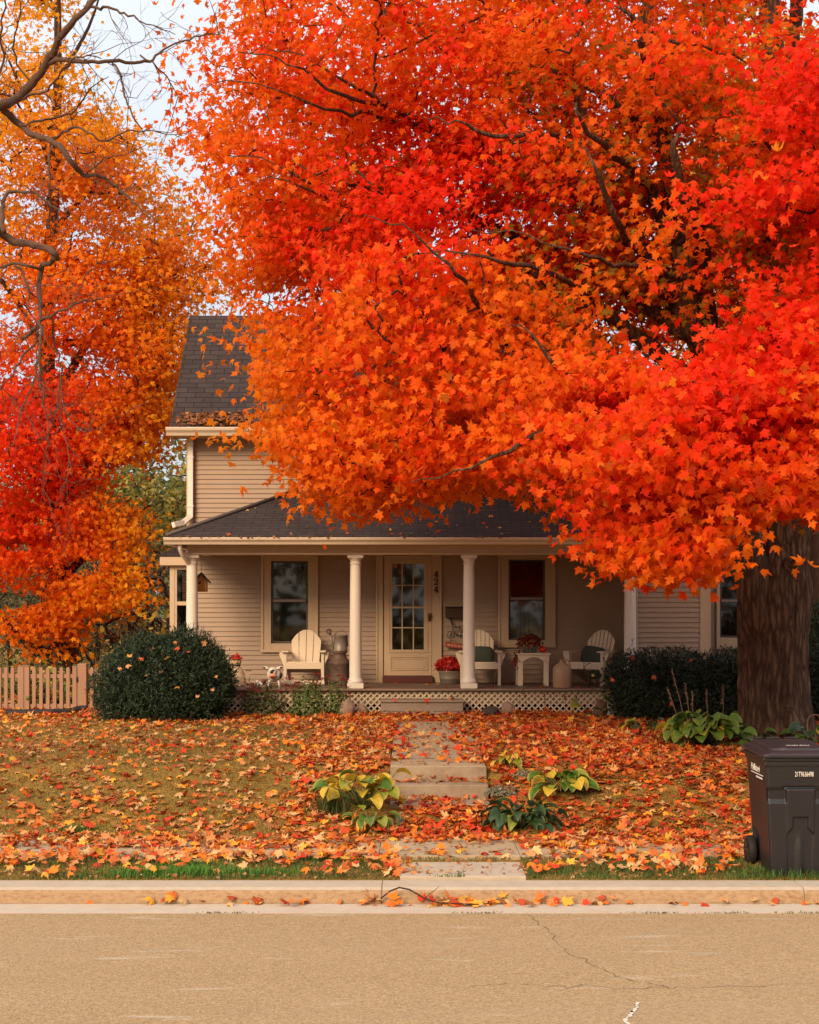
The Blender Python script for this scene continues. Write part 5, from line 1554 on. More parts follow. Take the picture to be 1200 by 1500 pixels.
YEW = [(.022, .038, .016), (.030, .052, .022), (.016, .030, .014), (.045, .065, .03)]
gzb = float(gh(-3.8, 23.4))
evergreen('yew_bush', 'dark green rounded evergreen bush left of the porch', [(-3.75, 23.5, gzb + .62, .95, .75, .68), (-4.25, 23.45, gzb + .48, .62, .62, .55), (-3.3, 23.5, gzb + .60, .58, .6, .60), (-3.45, 23.5, gzb + .88, .55, .5, .50), (-4.05, 23.5, gzb + .85, .55, .5, .45), (-3.05, 23.4, gzb + .50, .36, .4, .45), (-3.8, 23.3, gzb + .25, .95, .6, .4)], 52000, YEW, .062, 'bush')
gzb = float(gh(4, 23.3))
hl = []
for k, xx in enumerate(np.linspace(3.36, 6.4, 9)):
    hl.append((xx, 23.35 + .05 * (k % 2), gzb + .60 + .04 * (k % 3), .40, .55, .42)); hl.append((xx + .1, 23.2, gzb + .28, .40, .52, .40))
evergreen('yew_hedge', 'dark clipped evergreen hedge in front of the right end of the house', hl, 56000, [(.014, .022, .011), (.020, .032, .014), (.011, .018, .010), (.030, .042, .02)], .064, 'hedge')
gzb = float(gh(6.6, 24.5))
evergreen('evergreen_bush', 'dark bushy evergreen right of the maple trunk', [(6.75, 25.2, gzb + .85, .7, .7, .9), (7.5, 25.4, gzb + .7, .7, .7, .8)], 9000, [(.028, .055, .018), (.022, .042, .016), (.045, .075, .022)], .1, 'bush')


# ------------------------------------------------------------------ background shrubs and thickets
def thicket(name, label, px, py_top, Y, w, n, cols, probs, size, cat='shrub', twigs=60, tem=DIAM, group='shrubs behind the garden fence', dens=.55, twigm=None, zlow=0.0):
    x = (px - 600) * Y / F; z0 = float(gh(x, Y)); h = CH - (py_top - 893) * Y / F - z0
    t = thing(name, label, cat, (x, Y, z0), group)
    at = []
    k = twigs
    u = norm(rng.normal(size=(k, 3))); r = rng.uniform(.3, 1, (k, 1)) ** .5
    at = np.array([[x, Y, z0 + h * (.54 + zlow / 2)]]) + u * r * np.array([[w / 2, w * .35, h * (.46 - zlow / 2)]])
    roots = [[(x + a * w * .12, Y, z0 - .05), (x + a * w * .18, Y, z0 + h * .25), (x + a * w * .28, Y, z0 + h * .45)] for a in (-1, -.3, .35, 1)]
    mb, lines = grow(roots, at, .007, .42, .12, 5, .05, .12)
    for rt in roots: mb.tube(rt, [.06, .05, .035], 6)
    mb.build('stems', twigm or M['twig'], t)
    ends = np.array([tuple(l[-1]) for l in lines]); mids = np.array([tuple(l[-2]) for l in lines])
    q = rng.integers(0, len(ends), n); f = rng.uniform(0, 1, (n, 1))
    pos = ends[q] * f + mids[q] * (1 - f) + rng.normal(0, 1, (n, 3)) * np.array([[dens, dens, dens * .8]])
    ok = pos[:, 2] > z0 + .05; pos = pos[ok]; n = len(pos)
    out = norm(pos - np.array([[x, Y, z0 + h * .5]]))
    nzc = vnoise(pos, .7, px * .01)
    c = pick(cols, probs, n) * (1 + .5 * nzc[:, None])
    leaves('foliage', pos, out * .5 + rng.normal(0, .7, (n, 3)) + [[0, -.2, .5]], rng.normal(size=(n, 3)), rng.uniform(.6, 1.3, n) * size, np.clip(c, 0, 1), tem, M['pl'], t)
    return t
OL, BR, YL, GR = (.16, .145, .035), (.16, .09, .045), (.52, .38, .04), (.08, .125, .028)
thicket('thicket', 'brown twiggy thicket beside the bay window', 205, 760, 31.5, 3.0, 5200, [BR, OL, YL, (.16, .10, .05)], [5, 3, .6, 3], .075, twigs=330, dens=.16)
thicket('yellow_shrub', 'shrub with loose bright yellow leaves above the dark bush', 215, 868, 28.6, 1.9, 330, [YL, (.55, .40, .06), OL], [5, 4, 2], .13, twigs=110, tem=OVAL, dens=.14)
thicket('olive_tree', 'olive yellow tree behind the left end of the house', 225, 560, 40, 6.8, 15000, [(.30, .28, .05), (.42, .34, .06), (.14, .18, .04), BR], [5, 4, 2, 1], .19, 'tree', 280, dens=.3, zlow=.25)
thicket('green_shrub', 'green shrub between the red maple and the brown thicket', 130, 640, 44, 6.0, 9000, [GR, OL, (.07, .11, .03)], [4, 3, 2], .14, 'shrub', 200, dens=.3)
thicket('thicket', 'dark olive thicket behind the left end of the fence', 30, 800, 34, 4.8, 9000, [OL, (.06, .055, .022), GR, BR], [4, 4, 2, 3], .085, twigs=300, dens=.2)
thicket('thicket', 'brown olive thicket behind the picket gate', 120, 830, 35.5, 4.6, 8000, [OL, BR, (.06, .055, .022), YL], [4, 4, 3, .6], .085, twigs=300, dens=.2)
thicket('vine_shrub', 'low green and yellow vines behind the picket gate', 75, 985, 26.3, 2.2, 700, [(.16, .2, .03), YL, GR], [3, 2, 3], .11, twigs=70, tem=OVAL, dens=.12)
thicket('thicket', 'tall olive thicket at the far left beyond the fence', -110, 700, 38, 6.0, 9000, [OL, BR, GR], [4, 3, 3], .11, twigs=260, dens=.28)
thicket('garden_shrub', 'green shrub with yellow leaves at the right edge behind the trunk', 1200, 930, 33, 3.2, 6000, [GR, OL, YL], [4, 3, 1], .1, twigs=180, dens=.2, group='shrubs right of the house')
thicket('garden_shrub', 'leafy olive shrub farther right beyond the house', 1330, 850, 36, 5.0, 6000, [GR, OL, BR], [4, 3, 1], .12, twigs=180, dens=.25, group='shrubs right of the house')
# ------------------------------------------------------------------ big red maple
RED, RO, ORG, YO, YW_, OLV = (.86, .032, .006), (.86, .080, .007), (.90, .185, .008), (.90, .31, .014), (.86, .45, .03), (.22, .17, .02)
TD = 20.5
mz = float(gh(P(1135, 0, TD).x, TD))
maple = thing('red_maple', 'huge orange red maple with a thick furrowed trunk in the front lawn', 'tree', (P(1135, 0, TD).x, TD, mz))
def T(px, py, d=TD): return P(px, py, d)
def furrow(seed, amp, fz0=None):
    def f(a, i, p):
        w = .35 * mnoise.noise(Vector((math.cos(a) * 2, math.sin(a) * 2, p.z * 1.3 + seed)))
        a2 = a + w * .5
        q = Vector((math.cos(a2) * 3.4, math.sin(a2) * 3.4, p.z * .8 + seed))
        r1 = 1 - abs(mnoise.noise(q * 1.6)) * 2.4
        r2 = 1 - abs(mnoise.noise(Vector((math.cos(a2) * 8, math.sin(a2) * 8, p.z * 2.2 + seed)))) * 2
        r3 = mnoise.noise(Vector((math.cos(a) * 16, math.sin(a) * 16, p.z * 9 + seed)))
        return 1 + amp * (r1 * .55 + r2 * .5 + r3 * .22) + .10 * mnoise.noise(Vector((math.cos(a) * 1.3, math.sin(a) * 1.3, p.z * .9 + seed))) + (.10 * max(0, 1 - (p.z - fz0) / .55) ** 2 * (math.cos(5 * a + 1) + .6 * math.cos(3 * a)) if fz0 is not None else 0)
    return f
def smooth(pts, rad, step=.08):
    """Catmull-Rom resample"""
    pts = [Vector(p) for p in pts]; out = []; rr = []
    for i in range(len(pts) - 1):
        p0, p1, p2, p3 = pts[max(i - 1, 0)], pts[i], pts[i + 1], pts[min(i + 2, len(pts) - 1)]
        n = max(2, int((p2 - p1).length / step))
        for k in range(n):
            t = k / n
            out.append(.5 * ((2 * p1) + (-p0 + p2) * t + (2 * p0 - 5 * p1 + 4 * p2 - p3) * t * t + (-p0 + 3 * p1 - 3 * p2 + p3) * t ** 3))
            rr.append(rad[i] + (rad[i + 1] - rad[i]) * t)
    return out + [pts[-1]], rr + [rad[-1]]
tr = MB()
base = T(1136, 1100); base.z = mz - .12
q, r = smooth([base, base + Vector((0, 0, .22)), T(1134, 1030), T(1134, 950), T(1135, 880), T(1139, 840), T(1150, 795), T(1150, 740), T(1136, 680), T(1124, 600)], [.66, .51, .445, .435, .44, .42, .32, .30, .31, .31], .04)
tr.tube(q, r, 160, disp=furrow(0, .085, mz))
q, r = smooth([T(1118, 960, 20.4), T(1110, 900, 20.3), T(1104, 850, 20.25), T(1098, 800, 20.2), T(1091, 740, 20.2), T(1085, 680, 20.2), T(1068, 620, 20.2), T(1048, 570, 20.2)], [.20, .235, .21, .175, .17, .18, .185, .18], .05)
tr.tube(q, r, 90, disp=furrow(7, .09))
tr.build('trunk', M['bark'], maple)
kn = MB(); kc = T(1160, 828, 20.08)
kn.ring((kc.x, kc.y, kc.z), .085, .034, 'y', 24, 8); kn.ball((kc.x, kc.y + .02, kc.z), (.06, .03, .06), 12); kn.build('knot', M['bark'], maple)
limbs_def = [
    ([(1124, 610, 20.5), (1116, 500, 20.6), (1112, 400, 20.7), (1120, 250, 20.8), (1128, 100, 20.9), (1130, -60, 21), (1120, -300, 21.2)], [.29, .23, .21, .18, .155, .13, .08]),
    ([(1052, 580, 20.2), (1025, 510, 20.0), (1000, 420, 19.8), (985, 300, 19.7), (965, 170, 19.7), (945, 30, 19.6), (930, -160, 19.5)], [.18, .155, .13, .115, .10, .085, .05]),
    ([(1066, 615, 20.2), (1045, 520, 20.6), (1035, 440, 21), (1032, 330, 21.4), (1040, 200, 21.8), (1052, 60, 22), (1060, -120, 22.3)], [.17, .145, .13, .12, .11, .09, .06]),
    ([(1060, 600, 20.2), (1000, 545, 20.0), (950, 505, 19.8), (900, 470, 19.6), (840, 440, 19.5), (780, 400, 19.4), (700, 370, 19.2)], [.13, .115, .10, .08, .065, .05, .03]),
    ([(1075, 640, 20.1), (1010, 590, 19.6), (950, 572, 19.2), (880, 560, 18.8), (820, 530, 18.6), (740, 500, 18.4), (650, 470, 18.2)], [.12, .10, .085, .07, .055, .04, .025]),
    ([(1085, 690, 20.1), (1000, 640, 19.4), (930, 615, 18.9), (860, 620, 18.5), (790, 632, 18.2), (720, 655, 18.0), (640, 660, 17.9)], [.11, .09, .075, .062, .05, .036, .02]),
    ([(990, 350, 19.7), (950, 270, 19.5), (900, 225, 19.4), (860, 180, 19.3), (840, 120, 19.3)], [.085, .075, .065, .05, .03]),
    ([(975, 220, 19.7), (900, 150, 20), (800, 100, 20.2), (680, 60, 20.4), (560, 20, 20.5)], [.08, .07, .055, .04, .02]),
    ([(1010, 440, 19.9), (900, 330, 20.2), (760, 240, 20.6), (620, 190, 20.8), (480, 160, 21), (380, 120, 21)], [.10, .085, .07, .055, .038, .02]),
    ([(1020, 500, 20.0), (880, 410, 20.8), (740, 340, 21.2), (600, 290, 21.5), (470, 260, 21.6), (360, 240, 21.6)], [.10, .085, .065, .05, .035, .02]),
    ([(1135, 690, 20.5), (1170, 560, 20.2), (1215, 420, 20), (1260, 250, 20), (1300, 50, 20)], [.22, .17, .14, .11, .08]),
    ([(1125, 640, 20.4), (1155, 480, 21), (1165, 300, 21.5), (1160, 100, 21.8), (1170, -50, 22)], [.18, .15, .13, .11, .08]),
    ([(1110, 720, 20.2), (1080, 640, 18.5), (1040, 600, 17), (1010, 590, 15.8)], [.12, .09, .06, .035]),
    ([(1140, 740, 20.2), (1180, 640, 18.5), (1200, 560, 17), (1190, 500, 15.8)], [.13, .10, .07, .04]),
    ([(1118, 420, 20.6), (1130, 330, 19), (1140, 260, 17.5), (1120, 200, 16.4)], [.12, .09, .06, .03]),
    ([(1010, 470, 20), (960, 430, 21.5), (900, 400, 23), (830, 380, 24.5)], [.11, .09, .06, .03]),
    ([(1130, -20, 21), (1190, -200, 20), (1230, -350, 19.5)], [.1, .07, .03]),
]
limbs_def += [
    ([(960, 590, 19.3), (930, 605, 18.3), (880, 575, 17.2), (850, 555, 16.5), (820, 545, 16.1), (790, 500, 15.9)], [.07, .06, .05, .042, .034, .02]),
    ([(950, 630, 19.0), (915, 608, 17.6), (860, 620, 16.4), (800, 630, 15.9), (745, 662, 15.7), (690, 685, 15.6)], [.07, .06, .05, .042, .032, .016]),
    ([(870, 440, 19.6), (850, 425, 18.2), (800, 398, 17.2), (735, 380, 16.6), (690, 372, 16.3)], [.05, .042, .034, .028, .014]),
    ([(760, 470, 18.6), (705, 450, 17.2), (680, 410, 16.6), (655, 390, 16.3), (610, 345, 16.1)], [.045, .038, .030, .024, .012]),
    ([(830, 215, 19.4), (798, 196, 17.8), (760, 197, 17.2), (700, 188, 16.8), (670, 176, 16.6)], [.045, .04, .034, .028, .014]),
    ([(620, 190, 20.8), (560, 158, 19.2), (520, 145, 18.4), (480, 130, 18.0), (440, 100, 17.8), (405, 86, 17.7)], [.045, .038, .03, .025, .018, .01]),
    ([(600, 190, 20.8), (545, 168, 19.2), (500, 168, 18.5), (450, 150, 18.2), (400, 130, 18.0)], [.04, .034, .026, .018, .01]),
    ([(600, 290, 21.2), (520, 271, 19.4), (480, 268, 18.8), (440, 262, 18.5), (400, 240, 18.4)], [.04, .034, .03, .022, .01]),
    ([(590, 320, 21.2), (512, 302, 19.4), (480, 290, 18.8), (455, 282, 18.5), (425, 268, 18.3)], [.04, .034, .028, .02, .01]),
    ([(640, 190, 20.6), (575, 158, 19.2), (545, 142, 18.8), (500, 118, 18.5), (460, 90, 18.3)], [.045, .036, .03, .022, .01]),
    ([(950, 330, 19.4), (915, 345, 17.4), (890, 300, 16.8), (875, 262, 16.5), (866, 230, 16.4)], [.06, .052, .044, .034, .02]),
    ([(935, 260, 19.0), (898, 225, 17.4), (872, 205, 16.9), (850, 180, 16.6), (846, 160, 16.5)], [.055, .048, .04, .03, .018]),
    ([(960, 150, 19.4), (946, 95, 17.6), (936, 60, 17.2), (930, 28, 17.0), (905, 10, 16.9)], [.06, .052, .045, .036, .02]),
    ([(1035, 400, 19.2), (1022, 330, 17.6), (1000, 275, 17.0), (985, 232, 16.7), (990, 200, 16.6)], [.09, .08, .07, .055, .03]),
    ([(1020, 420, 19.2), (960, 395, 17.6), (900, 385, 16.8), (860, 372, 16.4), (800, 350, 16.2)], [.05, .04, .032, .025, .012]),
]
for k_ in range(len(limbs_def) - 15, len(limbs_def)):
    pts, rad = limbs_def[k_]
    (ax, ay, ad), (bx2, by2, bd) = pts[-2], pts[-1]
    limbs_def[k_] = (pts + [(bx2 + (bx2 - ax) * .9, by2 + (by2 - ay) * .5, bd + .1), (bx2 + (bx2 - ax) * 1.7, by2 + (by2 - ay) * .8 + 6, bd + .15)], [v * .8 for v in rad[:-1]] + [rad[-1] * .75, .009, .004])
roots = []; lm = MB()
for pts, rad in limbs_def:
    pp = [T(*a) for a in pts]; q, r = smooth(pp, rad, .22)
    q = [p + Vector((random.gauss(0, .02), random.gauss(0, .02), random.gauss(0, .02))) for p in q]
    lm.tube(q, r, 14); roots.append(pp)
    if rad[0] > .08:
        lm.ball(q[0], r[0] * 1.02, 10)
lm.build('limbs', M['bark'], maple)
blobs = [  # px, py, depth, rx px, rz px, ry m, weight
    (640, 300, 21.0, 350, 260, 4.2, 1.5), (470, 200, 21.3, 195, 260, 3.0, .75), (620, 560, 18.6, 250, 190, 2.6, 1.0), (430, 540, 20.0, 110, 110, 1.6, .28),
    (980, 690, 15.8, 165, 170, 1.5, .8), (1165, 600, 16.2, 150, 165, 1.8, .75), (1010, 120, 20.5, 340, 330, 5.0, 1.3), (700, 20, 20.8, 360, 220, 4.2, 1.0),
    (1000, 330, 20.0, 260, 250, 4.5, 1.0), (1180, 330, 17.2, 170, 270, 2.6, 1.0), (830, 640, 17.6, 150, 125, 2.0, .55), (540, 690, 18.4, 110, 85, 1.4, .28), (740, 640, 18.0, 130, 105, 1.6, .32),
    (850, -350, 21, 430, 320, 5.5, .7), (1450, 250, 20.5, 300, 420, 5.0, .6), (1000, 300, 26, 420, 350, 3.2, .6), (870, 800, 17.2, 60, 55, .9, .10), (975, 810, 16.0, 85, 45, 1.0, .16), (1215, 780, 15.6, 35, 60, .9, .08), (400, 640, 19.5, 40, 45, .7, .06), (490, 745, 18.6, 45, 40, .6, .06), (400, 400, 21.0, 110, 90, 2, .22)]
at = in_blobs(blobs, 2100)
# openings in the crown: hollow ellipsoids of air round the main stems and between the sprays (px, py, depth, rx px, rz px, ry m)
HOLLOW = [(1135, 800, 16.6, 55, 42, 3.6), (672, 640, 18.5, 34, 20, 3.6), (870, 590, 15.6, 60, 20, 1.2), (925, 330, 15.8, 60, 55, 1.6), (745, 192, 16.0, 60, 9, 1.6), (500, 140, 17.4, 60, 20, 1.8), (480, 282, 17.7, 50, 14, 1.6), (690, 410, 15.6, 45, 25, 1.4), (770, 655, 15.2, 70, 12, 1.3), (1000, 500, 18.2, 75, 58, 2.6), (1110, 395, 17.6, 36, 60, 3.2), (1060, 815, 17.5, 55, 38, 2.6), (1125, 900, 17.0, 75, 110, 3.2), (960, 560, 18.0, 55, 32, 2.4), (985, 300, 18.0, 42, 90, 2.2), (1040, 330, 18.4, 25, 70, 2.2), (1125, 25, 18.4, 55, 30, 2.6)]
GAPS = [(487, 35, 21.2, 22, 32, 4), (485, 75, 21.2, 18, 22, 4), (560, 70, 21.2, 12, 26, 4), (525, 132, 21.2, 14, 12, 4), (428, 440, 20.5, 48, 30, 5), (350, 560, 20, 30, 60, 3), (617, 162, 21, 16, 9, 4), (880, 190, 20.5, 20, 26, 4.5), (345, 365, 21, 30, 18, 3), (290, 330, 21, 20, 30, 3), (1030, 240, 20.5, 22, 16, 5), (1165, 20, 20.5, 30, 28, 5), (690, 350, 20.5, 12, 10, 4.5), (840, 40, 20.5, 14, 14, 4.5)]
def airy(p, lst):
    h = np.zeros(len(p), bool)
    for cx, cy, d, rx, rz, ry in lst:
        c = P(cx, cy, d)
        h |= ((p[:, 0] - c.x) / (rx * d / F)) ** 2 + ((p[:, 2] - c.z) / (rz * d / F)) ** 2 + ((p[:, 1] - d) / ry) ** 2 < 1
    return h
# where the outermost twigs of the crown end, measured along its lower and left outline
low = np.array([(200, 380), (262, 385), (300, 455), (345, 540), (372, 640), (418, 680), (460, 722), (485, 775), (575, 782), (640, 762), (700, 738), (800, 742), (850, 800), (890, 842), (960, 872), (1000, 880), (1040, 846), (1055, 850), (1080, 835), (1095, 785), (1175, 780), (1195, 860), (1400, 880)], float)
def clip_low(p, m=0.0):
    px = 600 + p[:, 0] * F / p[:, 1]; py = 893 - (p[:, 2] - CH) * F / p[:, 1]
    return py < np.interp(px, low[:, 0], low[:, 1]) - m
left = np.array([(-300, 330), (0, 300), (60, 268), (130, 255), (200, 252), (290, 262), (380, 295), (440, 335), (520, 345), (640, 372), (760, 450)], float)
def clip_left(p, m=0.0):
    px = 600 + p[:, 0] * F / p[:, 1]; py = 893 - (p[:, 2] - CH) * F / p[:, 1]
    return px > np.interp(py, left[:, 0], left[:, 1]) + m
def clip_room(p):
    """a twig end must have room for its own spray of leaves inside the crown"""
    ok = np.ones(len(p), bool)
    px = 600 + p[:, 0] * F / p[:, 1]; k = np.interp(px, [300, 640, 740, 1200], [.4, .4, .85, .75])
    for dx in (-.45, -.2, 0, .2, .45):
        ok &= clip_low(p + k[:, None] * np.array([[dx, 0, -.30 + .25 * abs(dx)]]), 0)
    return ok
keep = clip_room(at) & clip_left(at, np.where(893 - (at[:, 2] - CH) * F / at[:, 1] > 430, 30, 10)) & ~airy(at, HOLLOW + GAPS) & (at[:, 2] > 1.8) & ~((at[:, 1] > 25.5) & (at[:, 2] < 8.5) & (at[:, 0] < 5.2)) & ~((at[:, 1] > 23.6) & (at[:, 2] < 6.5))
at = at[keep]
mb, lines = grow(roots, at, .0065, .46, .11, 6, .06, .09)
mb.build('branches', M['twig'], maple)
def crown(name, lines, per, size, sig, centre, colfun, parent, reject=None, material=None, template=MAPLE, hang=.5, warp=.6):
    ends = np.array([tuple(l[-1]) for l in lines]); m2 = np.array([tuple(l[-2]) for l in lines]); m1 = np.array([tuple(l[1]) for l in lines])
    n = len(ends) * per; q = np.repeat(np.arange(len(ends)), per)
    f = rng.uniform(0, 1, (n, 1)); far = rng.uniform(0, 1, (n, 1)) < .25
    along = np.where(far, m2[q] * f + m1[q] * (1 - f), ends[q] * f + m2[q] * (1 - f))
    pos = along + rng.normal(0, 1, (n, 3)) * np.array([sig])
    dirv = norm(ends[q] - m2[q])
    if reject is not None:
        ok = reject(pos); pos, dirv = pos[ok], dirv[ok]
    n = len(pos)
    out = norm(pos - np.array([centre]))
    nr = out * .55 + rng.normal(0, .62, (n, 3)) + np.array([[-.15, -.42, .45]])
    tip = dirv * .5 + out * .3 + rng.normal(0, .5, (n, 3)) + np.array([[0, 0, -hang]])
    return leaves(name, pos, nr, tip, rng.uniform(.7, 1.18, n) * size * np.clip(1 + (17.5 - pos[:, 1]) * .04, 1, 1.12), colfun(pos), template, material or M['lf'], parent, warp)
def ramp(v, stops):
    xs_ = [s[0] for s in stops]; c = np.array([s[1] for s in stops])
    return np.stack([np.interp(v, xs_, c[:, k]) for k in range(3)], 1)
def maple_cols(p):
    n = len(p)
    big = vnoise(p, .38, 3.7); med = vnoise(p, 1.1, 8.1)
    X, Z = p[:, 0], p[:, 2]
    v = .585 + .42 * big + .22 * med + rng.normal(0, .085, n) + .03 * np.clip(-X - .5, 0, 3) + .30 * np.exp(-((Z - 5.0) / 1.7) ** 2) * np.clip((2.2 - X) / 1.5, 0, 1) - .34 * np.exp(-((X - 1.0) / 1.7) ** 2 - ((Z - 7.4) / 1.0) ** 2) - .11 * np.clip(14.5 + 3 - p[:, 1], 0, 2.5) - .05 * np.clip(X - 2.5, 0, 3) * (Z > 7.5)
    c = ramp(np.clip(v, 0, 1), [(0, RED), (.25, RED), (.42, RO), (.62, ORG), (.85, (.9, .24, .010)), (1, YO)])
    ax = np.hypot(X - 4.0, p[:, 1] - 20)
    inner = (ax < 3.0) & (Z > 3.2) & (Z < 9.5) & (rng.uniform(0, 1, n) < .20 + .35 * (med > .12))
    c[inner] = np.array(OLV) * rng.uniform(.8, 1.7, (inner.sum(), 1)) + np.array([.12, .03, 0])
    od = rng.uniform(0, 1, n) < .008
    c[od] = np.array(YO)
    return c * np.where(rng.uniform(0, 1, (n, 1)) < .12, rng.uniform(.55, .9, (n, 1)), rng.uniform(.92, 1.08, (n, 1)))  # some leaves darkened at random, for browner tints and for shadowed leaves
def rej(p):
    return ~airy(p, HOLLOW + GAPS) & ~((p[:, 1] > 24.0) & (p[:, 2] < 5.6)) & (p[:, 1] > 13.4)
crown('crown', lines, 84, .102, (.36, .36, .11), (4.5, 20.5, 5.5), maple_cols, maple, rej)

# ------------------------------------------------------------------ orange maple at the left
OD = 29.5
ox_ = P(100, 0, OD).x; oz_ = float(gh(ox_, OD))
om = thing('orange_maple', 'orange and red maple with dark branches behind the picket fence', 'tree', (ox_, OD, oz_))
def O(px, py, d=OD): return P(px, py, d)
tr = MB()
q, r = smooth([Vector((ox_, OD, oz_ - .1)), O(99, 970), O(97, 915), O(90, 850), O(80, 740), O(70, 600), O(72, 430), O(80, 260), O(85, 60), O(80, -140)], [.30, .22, .19, .18, .17, .15, .125, .10, .07, .03], .15)
tr.tube(q, r, 24, disp=furrow(2, .04)); tr.build('trunk', M['bark'], om)
ld = [([(97, 915), (70, 955, 29), (30, 930, 28.5), (0, 905, 28), (-60, 880, 27.8)], .10), ([(97, 918), (130, 965, 29), (165, 990, 28.8)], .06), ([(92, 870), (50, 800, 29), (20, 760, 28.5), (-40, 740, 28)], .10), ([(90, 850), (140, 800, 29.5), (180, 770, 29.8), (220, 740, 30)], .09), ([(84, 760), (140, 660, 29.8), (190, 610, 30), (250, 590, 30.2)], .10), ([(84, 760), (20, 650, 29), (-60, 560, 28.6)], .09), ([(72, 600), (130, 500, 30), (190, 430, 30.4), (260, 400, 30.6), (310, 390, 30.6)], .09), ([(70, 520), (10, 420, 29), (-60, 350, 28.6)], .08), ([(76, 340), (150, 260, 30), (200, 220, 30.2)], .06), ([(80, 260), (40, 150, 29), (0, 60, 28.8)], .06), ([(85, 120), (130, 40, 30), (150, -20, 30)], .05), ([(92, 880), (120, 890, 29), (150, 870, 28.6), (190, 880, 28.4)], .05)]
roots = []; lm = MB()
for pts, r0 in ld:
    pp = [O(*a) for a in pts]; q, r = smooth(pp, [r0 * (1 - .8 * i / (len(pp) - 1)) for i in range(len(pp))], .25); lm.tube(q, r, 8); roots.append(pp)
lm.build('limbs', M['twig'], om)
roots.append([O(90, 850), O(70, 600), O(80, 260), O(85, 60), O(80, -140)])
blobs = [(60, 190, 29.5, 150, 260, 3.5, 1.1), (165, 300, 29.8, 130, 160, 2.6, .75), (250, 430, 30.2, 95, 90, 1.8, .4), (120, 520, 29.5, 160, 170, 3.0, 1.1), (60, 680, 29, 150, 130, 2.8, 1.0), (150, 790, 29, 85, 75, 1.8, .4), (40, 805, 28.6, 110, 60, 2.0, .4), (150, 868, 28.4, 60, 34, 1.2, .16), (70, 915, 28.4, 50, 55, 1.2, .2), (-170, 420, 29.5, 190, 380, 3.5, .8), (60, -150, 29.5, 180, 160, 3.2, .4), (215, 640, 29.8, 40, 45, 1.0, .12), (200, 590, 30, 60, 70, 1.4, .2), (215, 520, 30, 60, 60, 1.6, .22)]
at = in_blobs(blobs, 1250)
oright = np.array([(-300, 130), (-50, 95), (60, 105), (120, 122), (160, 160), (210, 205), (260, 245), (300, 300), (330, 330), (400, 350), (470, 345), (480, 285), (560, 270), (640, 245), (668, 250), (690, 205), (760, 222), (820, 200), (860, 190), (880, 212), (905, 200), (930, 130), (962, 95), (990, 60)], float)
def orej(p, m=0):
    px = 600 + p[:, 0] * F / p[:, 1]; py = 893 - (p[:, 2] - CH) * F / p[:, 1]
    return (px < np.interp(py, oright[:, 0], oright[:, 1]) - m) & (p[:, 2] > oz_ + .35)
OGAPS = [(105, 320, 29.5, 24, 14, 3), (170, 300, 29.5, 14, 12, 3), (30, 875, 28.6, 40, 14, 2), (130, 830, 28.8, 30, 14, 2), (150, 690, 29, 14, 10, 3), (30, 800, 28.6, 26, 10, 2), (180, 690, 29.6, 20, 14, 2), (60, 765, 28.8, 16, 9, 2), (45, 35, 29.5, 12, 10, 3)]
at = at[orej(at, 14) & ~airy(at, OGAPS)]
def orej2(p): return (p[:, 2] > oz_ + .35) & ~airy(p, OGAPS)
mb, lines = grow(roots, at, .007, .46, .09, 5, .05, .08)
mb.build('branches', M['twig'], om)
def om_cols(p):
    n = len(p); big = vnoise(p, .34, 12.3); med = vnoise(p, .9, 4.1)
    px = 600 + p[:, 0] * F / p[:, 1]
    Z = p[:, 2]
    redz = np.exp(-((Z - 5.4) / 3.0) ** 2) * np.clip((-5.0 - p[:, 0]) / 1.6, 0, 1)
    v = .80 + .26 * big + .16 * med + rng.normal(0, .10, n) - .62 * redz + .03 * np.clip(Z - 8, 0, 4)
    return ramp(np.clip(v, 0, 1), [(0, (.88, .05, .007)), (.18, (.9, .065, .007)), (.36, (.9, .11, .008)), (.55, ORG), (.75, (.92, .28, .010)), (1, (.92, .43, .016))]) * rng.uniform(.84, 1.06, (n, 1))
crown('crown', lines, 58, .108, (.36, .36, .12), (-6.7, 29.5, 6.5), om_cols, om, orej2, template=MAPLE_S)

